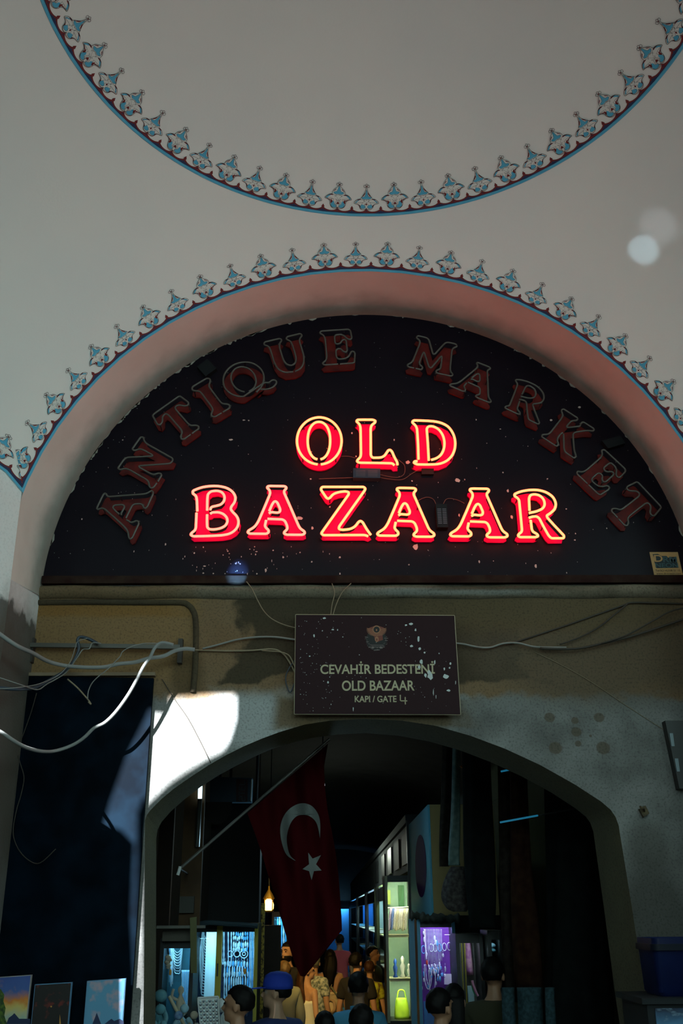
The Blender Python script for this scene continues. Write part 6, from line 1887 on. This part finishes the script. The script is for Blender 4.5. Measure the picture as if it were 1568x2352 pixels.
# unseen spots added to imitate reflected sun on the vault and board foot
def glint(name, src, px, py, Y, power, deg, col, blend=0.6):
    o = lamp(name, 'SPOT', src, power, col, 0.02, W(px, py, Y) if not isinstance(px, Vector) else px)
    o.data.spot_size = radians(deg); o.data.spot_blend = blend
    return o
def on_vault(px, py):
    d = (W(px, py, 6.0) - CAM).normalized(); o = CAM - SC
    b_ = d.dot(o); c_ = o.dot(o) - SR * SR
    return CAM + d * (-b_ + sqrt(b_ * b_ - c_))
glint('glint_spot_vault', (1.5, 2.0, 1.0), on_vault(1478, 574), 0, 0, 600, 1.9, (0.6, 0.85, 1.0), 0.5)
glint('glint_spot_vault', (1.5, 2.0, 1.0), on_vault(1512, 520), 0, 0, 200, 2.6, (0.8, 0.9, 1.0), 0.8)
glint('glint_spot_board', (-0.75, 5.5, 3.55), 546, 1316, D - 0.02, 1500, 6.5, (0.16, 0.5, 1.0), 1.0)

# ================================================================ people in the passage
M_skin = mat('skin', (0.42, 0.24, 0.15), 0.55)
M_skin2 = mat('tanned_skin', (0.36, 0.19, 0.11), 0.55)
M_hairk = mat('black_hair', (0.004, 0.0035, 0.0035), 0.6, spec=0.15)
M_hairb = mat('brown_hair', (0.065, 0.028, 0.012), 0.55, noise=(30, (0.03, 0.013, 0.007), 1, 3), spec=0.2)
M_haird = mat('dark_blond_hair', (0.10, 0.06, 0.025), 0.6, noise=(30, (0.05, 0.03, 0.012), 1, 3))
M_hairg = mat('grey_hair', (0.16, 0.17, 0.13), 0.6)
M_eye = mat('dark_eye', (0.01, 0.01, 0.01), 0.2)
M_jean = mat('blue_jeans', (0.03, 0.06, 0.14), 0.85)
M_dtrou = mat('dark_trousers', (0.015, 0.015, 0.018), 0.85)
M_shoe = mat('dark_shoe', (0.012, 0.011, 0.010), 0.5)

def skin_mesh(verts, edges, radii, root, sub=2):
    me = bpy.data.meshes.new('skeleton')
    me.from_pydata(verts, edges, [])
    o = bpy.data.objects.new('skeleton', me)
    COL.objects.link(o)
    m = o.modifiers.new('skin', 'SKIN')
    m.use_smooth_shade = True
    m.branch_smoothing = 0.3
    for i, r in enumerate(radii):
        sv = me.skin_vertices[0].data[i]
        sv.radius = r if isinstance(r, tuple) else (r, r)
        sv.use_root = (i == root)
    s_ = o.modifiers.new('sub', 'SUBSURF'); s_.levels = sub; s_.render_levels = sub
    bpy.context.view_layer.update()
    out = bpy.data.meshes.new_from_object(o.evaluated_get(bpy.context.evaluated_depsgraph_get()))
    bpy.data.objects.remove(o); bpy.data.meshes.remove(me)
    V = [tuple(v.co) for v in out.vertices]; F = [tuple(p.vertices) for p in out.polygons]
    bpy.data.meshes.remove(out)
    return V, F

def fuse(mb, voxel, smooth_n=2):
    """one continuous skin over overlapping volumes"""
    me = bpy.data.meshes.new('fuse')
    me.from_pydata(mb.v, [], mb.f)
    o = bpy.data.objects.new('fuse', me)
    COL.objects.link(o)
    m = o.modifiers.new('rm', 'REMESH'); m.mode = 'VOXEL'; m.voxel_size = voxel
    bpy.context.view_layer.update()
    out = bpy.data.meshes.new_from_object(o.evaluated_get(bpy.context.evaluated_depsgraph_get()))
    bpy.data.objects.remove(o); bpy.data.meshes.remove(me)
    bm = bmesh.new(); bm.from_mesh(out)
    for _ in range(smooth_n):
        bmesh.ops.smooth_vert(bm, verts=bm.verts, factor=0.5, use_axis_x=True, use_axis_y=True, use_axis_z=True)
    r = MB(); bm.verts.ensure_lookup_table()
    r.v = [tuple(v.co) for v in bm.verts]; r.f = [tuple(v.index for v in f.verts) for f in bm.faces]; r.mi = [0] * len(r.f)
    bm.free(); bpy.data.meshes.remove(out)
    return r

def arm_joints(s, pose):
    """shoulder to palm on side s (-1 left of the picture when facing the viewer)"""
    sh = Vector((s * 0.172, 0.012, 1.425))
    if pose == 'down':
        el, wr = Vector((s * 0.235, 0.03, 1.13)), Vector((s * 0.25, -0.06, 0.89))
        d = Vector((s * 0.02, -0.12, -1))
    elif pose == 'bent':
        el, wr = Vector((s * 0.25, 0.02, 1.14)), Vector((s * 0.16, -0.22, 1.10))
        d = Vector((-s * 0.5, -0.8, -0.1))
    else:       # out: forearm lifted to the front
        el, wr = Vector((s * 0.27, -0.03, 1.16)), Vector((s * 0.20, -0.26, 1.22))
        d = Vector((-s * 0.2, -0.9, 0.3))
    return sh, el, wr, d.normalized()

def person(px, py, Y, rz, label, hair='short', hair_m=None, skin=None, top=None, top_kind='tee', legs=None, head_yaw=0.0, arms=('down', 'down'), beard=False, cap=None, woman=False, detail=True, extra=None):
    zt = W(px, py, Y)
    S = zt.z / 1.785
    root = empty('person', (zt.x, Y, 0), label, 'person', 'people in the passage')
    root.rotation_euler = (0, 0, rz); root.scale = (S, S, S)
    skin = skin or M_skin; hair_m = hair_m or M_hairk
    k = 0.90 if woman else 1.0
    def part(mb, name, m, smooth=True, parent=root):
        o = mb.build(name, m, None, smooth=smooth)
        o.parent = parent
        return o
    # --- body
    V = [(0, 0, 0.96), (0, 0, 1.10), (0, 0, 1.27), (0, 0.012, 1.40), (0, 0.018, 1.49), (0, 0.0, 1.56), (0, 0.0, 1.62)]
    R = [(0.165 * (1.04 if woman else 1), 0.115), (0.14 * k, 0.10), (0.17 * k, 0.115), (0.15 * k, 0.095), (0.062 * k, 0.062), (0.054 * k, 0.056), (0.05, 0.055)]
    E = [(0, 1), (1, 2), (2, 3), (3, 4), (4, 5), (5, 6)]
    def add(p, r, par):
        V.append(tuple(p)); R.append(r); E.append((par, len(V) - 1)); return len(V) - 1
    sleeve = []
    for s, pose in ((-1, arms[0]), (1, arms[1])):
        sh, el, wr, d = arm_joints(s, pose)
        sh = Vector((sh.x * k, sh.y, sh.z)); el = Vector((el.x * k, el.y, el.z))
        i = add(sh, 0.060 * k, 3); i = add(sh.lerp(el, 0.45), 0.050 * k, i); i = add(el, 0.040 * k, i)
        i = add(el.lerp(wr, 0.4), 0.040 * k, i); i = add(wr, 0.026 * k, i)
        sleeve.append((sh, el, wr))
        pa = wr + d * 0.055
        i = add(pa, (0.034, 0.020), i)
        side = d.cross(Vector((s, 0, 0.0))).normalized() if abs(d.x) < 0.9 else Vector((0, 0, 1))
        curl = Vector((-s, 0, 0)) * 0.35
        for q, (off, ln) in enumerate(((-0.030, 0.062), (-0.010, 0.074), (0.010, 0.070), (0.030, 0.056))):
            b0 = pa + side * off + d * 0.02
            j = add(b0, 0.0105, i); j = add(b0 + d * ln * 0.5, 0.0095, j); add(b0 + (d * 0.88 + curl).normalized() * ln, 0.0085, j)
        t0 = wr + d * 0.03 - side * 0.03
        j = add(t0, 0.012, i - 0); add(t0 + (d * 0.7 - side * 0.7).normalized() * 0.05, 0.0095, j)
    for s in (-1, 1):
        i = add((s * 0.092, 0, 0.88), 0.098, 0); i = add((s * 0.10, 0, 0.70), 0.082, i); i = add((s * 0.10, -0.012, 0.50), 0.058, i)
        i = add((s * 0.10, 0.02, 0.35), 0.055, i); i = add((s * 0.10, 0.03, 0.10), 0.036, i); i = add((s * 0.10, -0.02, 0.045), 0.038, i); add((s * 0.105, -0.13, 0.035), 0.034, i)
    mb = MB()
    v, f = skin_mesh(V, E, R, 0, 1)
    mb.add(v, f)
    HM = Matrix.Rotation(head_yaw, 3, 'Z')
    def H(p): return HM @ Vector(p)
    hk = 0.95 if woman else 1.0
    mb.ell(H((0, 0.012, 1.682)), (0.077 * hk, 0.097 * hk, 0.090), 18, 12, rot=HM)
    mb.ell(H((0, -0.024, 1.615)), (0.057 * hk, 0.070, 0.070), 16, 10, rot=HM)
    mb.ell(H((0, -0.072, 1.578)), (0.026, 0.022, 0.022), 10, 8, rot=HM)
    mb.ell(H((0, -0.097, 1.640)), (0.014, 0.024, 0.018), 10, 8, rot=HM)
    mb.ell(H((0, -0.088, 1.662)), (0.010, 0.016, 0.026), 10, 8, rot=HM)
    mb.ell(H((0, -0.085, 1.603)), (0.024, 0.012, 0.010), 10, 8, rot=HM)
    for s in (-1, 1):
        mb.ell(H((s * 0.079 * hk, 0.012, 1.648)), (0.011, 0.020, 0.032), 10, 8, rot=HM)
        mb.ell(H((s * 0.030, -0.076, 1.694)), (0.026, 0.014, 0.010), 10, 8, rot=HM)
    part(fuse(mb, 0.0085 if detail else 0.012), 'body', skin)
    # --- eyes, brows
    if detail:
        for s in (-1, 1):
            part(MB().ell(H((s * 0.031, -0.084, 1.672)), (0.012, 0.007, 0.007), 8, 6, rot=HM), 'eye', M_eye)
            part(MB().tube([H((s * 0.014, -0.096, 1.695)), H((s * 0.032, -0.095, 1.701)), H((s * 0.050, -0.082, 1.694))], [0.004, 0.005, 0.003], 6), 'eyebrow', hair_m)
    # --- hair
    if hair != 'none':
        mb = MB()
        nu, nv = 40, 24
        random.seed(int(px * 7 + py))
        ph0 = random.uniform(0, 6)
        for i in range(nv + 1):
            th = pi * i / nv
            for q in range(nu):
                ph = 2 * pi * q / nu
                d = Vector((sin(th) * cos(ph), sin(th) * sin(ph), cos(th)))
                r = 1.0 + 0.02 * sin(ph * 9 + ph0 + th * 4) * sin(th) + 0.018 * sin(ph * 5 - th * 11 + ph0)
                line = 0.50 - 0.9 * max(0.0, d.y + 0.62)           # hairline falls from brow to ears to nape
                low = -0.62 if d.y > 0.25 else line - 0.35
                if d.z < (line if d.y < -0.1 else (-0.15 if d.y < 0.2 else low)): r = 0.80
                if hair == 'curly': r += 0.05 * sin(ph * 7 + th * 9 + ph0) * sin(th * 8)
                mb.v.append(tuple(H((0, 0.018, 1.688)) + HM @ Vector((d.x * 0.087 * hk * r, d.y * 0.106 * hk * r, d.z * 0.099 * r))))
        for i in range(nv):
            for q in range(nu):
                q2 = (q + 1) % nu
                mb.f.append((i * nu + q, (i + 1) * nu + q, (i + 1) * nu + q2, i * nu + q2)); mb.mi.append(0)
        part(mb, 'hair', hair_m)
        if hair in ('long', 'verylong'):
            zb = 1.30 if hair == 'long' else 1.16
            mb = MB()
            rows_, n = 16, 30
            for j in range(rows_):
                t = j / (rows_ - 1)
                z = 1.70 + (zb - 1.70) * t
                cy = 0.075 + 0.055 * min(t * 2.2, 1) - 0.01 * t
                hw = (0.072 + 0.030 * sin(min(t * 1.4, 1) * pi * 0.75)) * (1 - 0.45 * max(0, t - 0.55) / 0.45)
                hd = 0.045 * (1 - 0.35 * t)
                for q in range(n):
                    a = 2 * pi * q / n
                    w = 1 + 0.07 * cos(11 * a + 1.5 * t * sin(3 * a)) + 0.04 * sin(5 * a + 4 * t)
                    p = Vector((hw * w * cos(a) + 0.01 * sin(5 * t + px), cy + hd * w * sin(a), z + (0.03 * sin(7 * a) if j == rows_ - 1 else 0)))
                    mb.v.append(tuple((HM @ p) if t < 0.25 else p.lerp(HM @ p, max(0, 1 - (t - 0.25) * 2))))
            for j in range(rows_ - 1):
                for q in range(n):
                    mb.f.append((j * n + q, j * n + (q + 1) % n, (j + 1) * n + (q + 1) % n, (j + 1) * n + q)); mb.mi.append(0)
            mb.f.append(tuple(range(n - 1, -1, -1))); mb.mi.append(0); mb.f.append(tuple((rows_ - 1) * n + q for q in range(n))); mb.mi.append(0)
            part(mb, 'hair_length', hair_m)
    if beard:
        mb = MB()
        nu, nv = 30, 16
        for i in range(nv + 1):
            th = pi * i / nv
            for q in range(nu):
                ph = 2 * pi * q / nu
                d = Vector((sin(th) * cos(ph), sin(th) * sin(ph), cos(th)))
                mouth = abs(d.x) < 0.3 and -0.05 < d.z < 0.22 and d.y < 0
                r = 1.04 if (d.z < 0.25 and not mouth and d.y < 0.45) else 0.85
                mb.v.append(tuple(H((0, -0.024, 1.607)) + HM @ Vector((d.x * 0.061 * r, d.y * 0.074 * r, d.z * 0.072 * r))))
        for i in range(nv):
            for q in range(nu):
                mb.f.append((i * nu + q, (i + 1) * nu + q, (i + 1) * nu + (q + 1) % nu, i * nu + (q + 1) % nu)); mb.mi.append(0)
        part(mb, 'beard', hair_m)
    if cap is not None:
        mb = MB()
        nu = 28
        prof_ = [(1.0, 1.685), (1.02, 1.71), (0.99, 1.745), (0.86, 1.778), (0.55, 1.798), (0.12, 1.805)]
        for (r, z) in prof_:
            for q in range(nu):
                a = 2 * pi * q / nu
                mb.v.append(tuple(H((0.092 * r * cos(a), 0.016 + 0.112 * r * sin(a), z))))
        for j in range(len(prof_) - 1):
            for q in range(nu):
                mb.f.append((j * nu + q, j * nu + (q + 1) % nu, (j + 1) * nu + (q + 1) % nu, (j + 1) * nu + q)); mb.mi.append(0)
        mb.f.append(tuple((len(prof_) - 1) * nu + q for q in range(nu))); mb.mi.append(0)
        mb.f.append(tuple(range(nu - 1, -1, -1))); mb.mi.append(0)
        c_ = part(mb, 'cap', cap)
        mb = MB()
        pts = [(0.088 * cos(a), -0.07 - 0.115 * sin(a)) for a in [pi * q / 14 for q in range(15)]] + [(-0.06, -0.055), (0.06, -0.055)]
        mb.prism([pts], lambda p, d: H((p[0], p[1], d + 0.10 * (p[1] + 0.07))), 1.693, 1.700)
        b_ = mb.build('brim', cap, None); b_.parent = c_
    # --- clothes
    if top is not None:
        tm, hem = top, 0.90
        Vt = [(0, 0, hem), (0, 0, 1.10), (0, 0, 1.27), (0, 0.012, 1.41), (0, 0.014, 1.50)]
        Rt = [(0.190, 0.140), (0.178 * k, 0.134), (0.205 * k, 0.150), (0.190 * k, 0.130), (0.082, 0.080)]
        if top_kind in ('tank', 'dress_low'):
            Vt = Vt[:3] + [(0, 0.0, 1.33)]; Rt = Rt[:3] + [(0.168 * k, 0.118)]
            if top_kind == 'dress_low':
                Vt = [(0, 0, 0.92), (0, 0, 1.08), (0, 0, 1.17)]; Rt = [(0.185, 0.135), (0.150 * k, 0.115), (0.158 * k, 0.122)]
        Et = [(i, i + 1) for i in range(len(Vt) - 1)]
        if top_kind in ('tee', 'shirt'):
            for (sh, el, wr) in sleeve:
                Vt.append(tuple(sh)); Rt.append(0.084 * k); Et.append((3, len(Vt) - 1))
                Vt.append(tuple(sh.lerp(el, 0.5))); Rt.append(0.074 * k); Et.append((len(Vt) - 2, len(Vt) - 1))
                Vt.append(tuple(sh.lerp(el, 0.68 if top_kind == 'tee' else 0.95))); Rt.append(0.068 * k); Et.append((len(Vt) - 2, len(Vt) - 1))
                if top_kind == 'shirt':
                    Vt.append(tuple(el.lerp(wr, 0.85))); Rt.append(0.046 * k); Et.append((len(Vt) - 2, len(Vt) - 1))
        v, f = skin_mesh(Vt, Et, Rt, 1, 2)
        mb = MB(); mb.add(v, f)
        sh_o = part(mb, {'tee': 't_shirt', 'shirt': 'shirt', 'tank': 'tank_top', 'dress_low': 'dress_bodice'}[top_kind], tm)
        if top_kind == 'shirt':
            mb = MB()
            n = 24
            for (r, z) in ((0.066, 1.470), (0.068, 1.500), (0.066, 1.522), (0.060, 1.520), (0.060, 1.470)):
                for q in range(n):
                    a = 2 * pi * q / n
                    mb.v.append((r * 1.05 * cos(a), 0.012 + r * sin(a), z + 0.010 * sin(a)))
            for j in range(4):
                for q in range(n):
                    mb.f.append((j * n + q, j * n + (q + 1) % n, (j + 1) * n + (q + 1) % n, (j + 1) * n + q)); mb.mi.append(0)
            c_ = mb.build('collar', tm, None, smooth=True); c_.parent = sh_o
    if top_kind == 'dress_low' or legs == 'skirt':
        mb = MB()
        n = 48
        for (r, z) in ((0.150, 1.10), (0.19, 0.95), (0.24, 0.72), (0.29, 0.45), (0.31, 0.38)):
            for q in range(n):
                a = 2 * pi * q / n
                w = 1 + 0.07 * cos(12 * a) * (1.1 - z)
                mb.v.append((r * w * cos(a), r * w * 0.82 * sin(a), z))
        for j in range(4):
            for q in range(n):
                mb.f.append((j * n + q, j * n + (q + 1) % n, (j + 1) * n + (q + 1) % n, (j + 1) * n + q)); mb.mi.append(0)
        part(mb, 'skirt', top)
    else:
        Vl = [(0, 0, 1.0), (0, 0, 0.93)]; Rl = [(0.168, 0.120), (0.172, 0.122)]; El = [(0, 1)]
        for s in (-1, 1):
            b0 = 1
            for (p, r) in (((s * 0.095, 0, 0.84), 0.108), ((s * 0.10, 0, 0.68), 0.092), ((s * 0.10, -0.01, 0.50), 0.074), ((s * 0.10, 0.012, 0.30), 0.066), ((s * 0.10, 0.02, 0.09), 0.062)):
                Vl.append(p); Rl.append(r); El.append((b0, len(Vl) - 1)); b0 = len(Vl) - 1
        v, f = skin_mesh(Vl, El, Rl, 0, 1)
        mb = MB(); mb.add(v, f)
        part(mb, 'trousers', legs or M_dtrou)
    for s in (-1, 1):
        mb = MB()
        mb.ell((s * 0.103, -0.05, 0.043), (0.048, 0.135, 0.040), 14, 8)
        part(mb, 'shoe', M_shoe)
    if extra: extra(root, part)
    return root

A_, L_, R_r = pi, -pi / 2, pi / 2
M_navy = mat('navy_polo_cloth', (0.010, 0.026, 0.11), 0.85)
M_capb = mat('royal_blue_cap', (0.012, 0.045, 0.42), 0.8)
M_rust2 = mat('rust_brown_cloth', (0.085, 0.028, 0.020), 0.85)
M_lblue = mat('light_blue_shirt', (0.06, 0.26, 0.42), 0.85)
M_blkc = mat('black_cloth', (0.008, 0.008, 0.009), 0.9)
M_whitec = mat('white_cloth', (0.55, 0.58, 0.55), 0.85)
M_floral = mat('white_leaf_print_cloth', (0.52, 0.57, 0.52), 0.85, noise=(26, (0.06, 0.10, 0.09), 0.9, 1))
M_creamd = mat('cream_dress_cloth', (0.62, 0.52, 0.38), 0.85)
M_pinkc = mat('pink_red_cloth', (0.42, 0.07, 0.11), 0.85)
M_lime2 = mat('yellow_green_flower_print', (0.36, 0.40, 0.015), 0.85, noise=(18, (0.10, 0.035, 0.01), 0.9, 1))
M_olive = mat('dark_olive_cloth', (0.035, 0.035, 0.015), 0.9)
M_teal2 = mat('sky_blue_trousers', (0.10, 0.30, 0.46), 0.85)

def dress_back(root, part):
    part(MB().tube(smooth_path([(-0.10, -0.09, 1.40), (-0.09, 0.03, 1.45), (-0.03, 0.125, 1.32), (0.05, 0.14, 1.18)], sub=5), 0.005, 6), 'dress_strap', M_creamd)
    part(MB().tube(smooth_path([(0.14, -0.02, 1.46), (0.06, 0.115, 1.36), (-0.10, 0.14, 1.16), (-0.19, 0.10, 1.0)], sub=5), 0.012, 6), 'bag_strap', mat('grey_green_strap', (0.16, 0.19, 0.14), 0.7))
    mb = MB()
    for s in (-1, 1):
        mb.tube(smooth_path([(0, 0.145, 1.10), (s * 0.05, 0.165, 1.08), (s * 0.065, 0.17, 0.99), (s * 0.02, 0.17, 0.93)], sub=4), [0.012 + 0.012 * sin(i * 0.26) for i in range(13)], 8)
    part(mb, 'sash_bow', mat('pale_pink_sash', (0.50, 0.36, 0.27), 0.8))

person(547, 2262, 7.3, L_ - 0.25, 'person with short black hair and rust brown top in profile before the jewellery case', 'short', M_hairk, M_skin2, M_rust2, 'tee', M_dtrou)
person(634, 2237, 8.05, L_ - 0.9, 'person in a royal blue cap and navy polo shirt leaning toward the case', 'short', M_hairk, M_skin, M_navy, 'tee', M_dtrou, arms=('out', 'bent'), cap=M_capb, head_yaw=0.7)
person(744, 2321, 7.75, A_ + 0.3, 'person whose dark head top just shows left of the light blue shirt', 'short', M_hairk, M_skin2, M_blkc, 'tee', M_dtrou, woman=True)
person(822, 2231, 8.9, A_, 'person seen from behind in a light blue collared shirt with short dark hair', 'short', M_hairk, M_skin2, M_lblue, 'shirt', M_dtrou)
person(830, 2305, 7.0, A_ - 0.15, 'person with round black hair right in front of the light blue shirt', 'short', M_hairk, M_skin2, M_blkc, 'tee', M_dtrou)
person(660, 2163, 14.0, -0.55, 'bearded person with black hair in a black top facing out left of the flag tip', 'short', M_hairk, M_skin, M_blkc, 'tee', M_dtrou, beard=True)
person(651, 2206, 12.8, A_ + 0.4, 'person with cropped dark blond hair and pale collar seen from behind under the bearded one', 'short', M_haird, M_skin, mat('grey_green_shirt', (0.20, 0.22, 0.18), 0.85), 'shirt', M_jean)
person(706, 2208, 13.5, R_r + 0.75, 'person with long brown hair and white tank top turning to the right', 'verylong', M_hairb, M_skin, M_whitec, 'tank', M_jean, head_yaw=-0.5, woman=True)
person(722, 2190, 14.6, A_ - 0.6, 'person with grey hair in a white leaf print shirt beside the long brown hair', 'short', M_hairg, M_skin, M_floral, 'tee', M_jean, head_yaw=0.4)
person(758, 2180, 15.6, A_, 'person with long black hair, bare back and cream tied dress', 'long', M_hairk, M_skin, M_creamd, 'dress_low', 'skirt', woman=True, extra=dress_back)
person(779, 2145, 21.0, A_ + 0.3, 'person in a pink red top and sky blue trousers farther down the passage', 'short', M_hairk, M_skin2, M_pinkc, 'tee', M_teal2, detail=False)
person(819, 2187, 13.6, A_ - 0.3, 'person with tufted dark hair in a black t-shirt ahead of the light blue shirt', 'curly', M_hairk, M_skin2, M_blkc, 'tee', M_jean, head_yaw=-0.4)
person(848, 2205, 15.0, A_ - 0.2, 'person with dark brown hair in a yellow green flower print dress', 'short', M_hairb, M_skin, M_lime2, 'tee', 'skirt', woman=True)
person(857, 2172, 16.8, 1.15, 'person in dark clothes with an amber lit face by the bright glass display', 'short', M_hairk, M_skin2, M_blkc, 'tee', M_jean)
person(1010, 2268, 7.3, A_ - 0.75, 'person with thick black hair and a bare ear nearest on the right, olive top', 'short', M_hairk, M_skin2, M_olive, 'tee', M_dtrou)
person(1042, 2258, 7.85, A_ - 0.3, 'person with long black hair close behind the nearest head on the right', 'long', M_hairk, M_skin, M_blkc, 'tee', M_dtrou, woman=True)
person(1130, 2197, 8.35, A_ - 0.4, 'dark haired figure in an olive top, standing in for a reflection in the dark glass', 'short', M_hairk, M_skin2, M_olive, 'tee', M_dtrou)  # solid figure modelled for a man's reflection in the glass
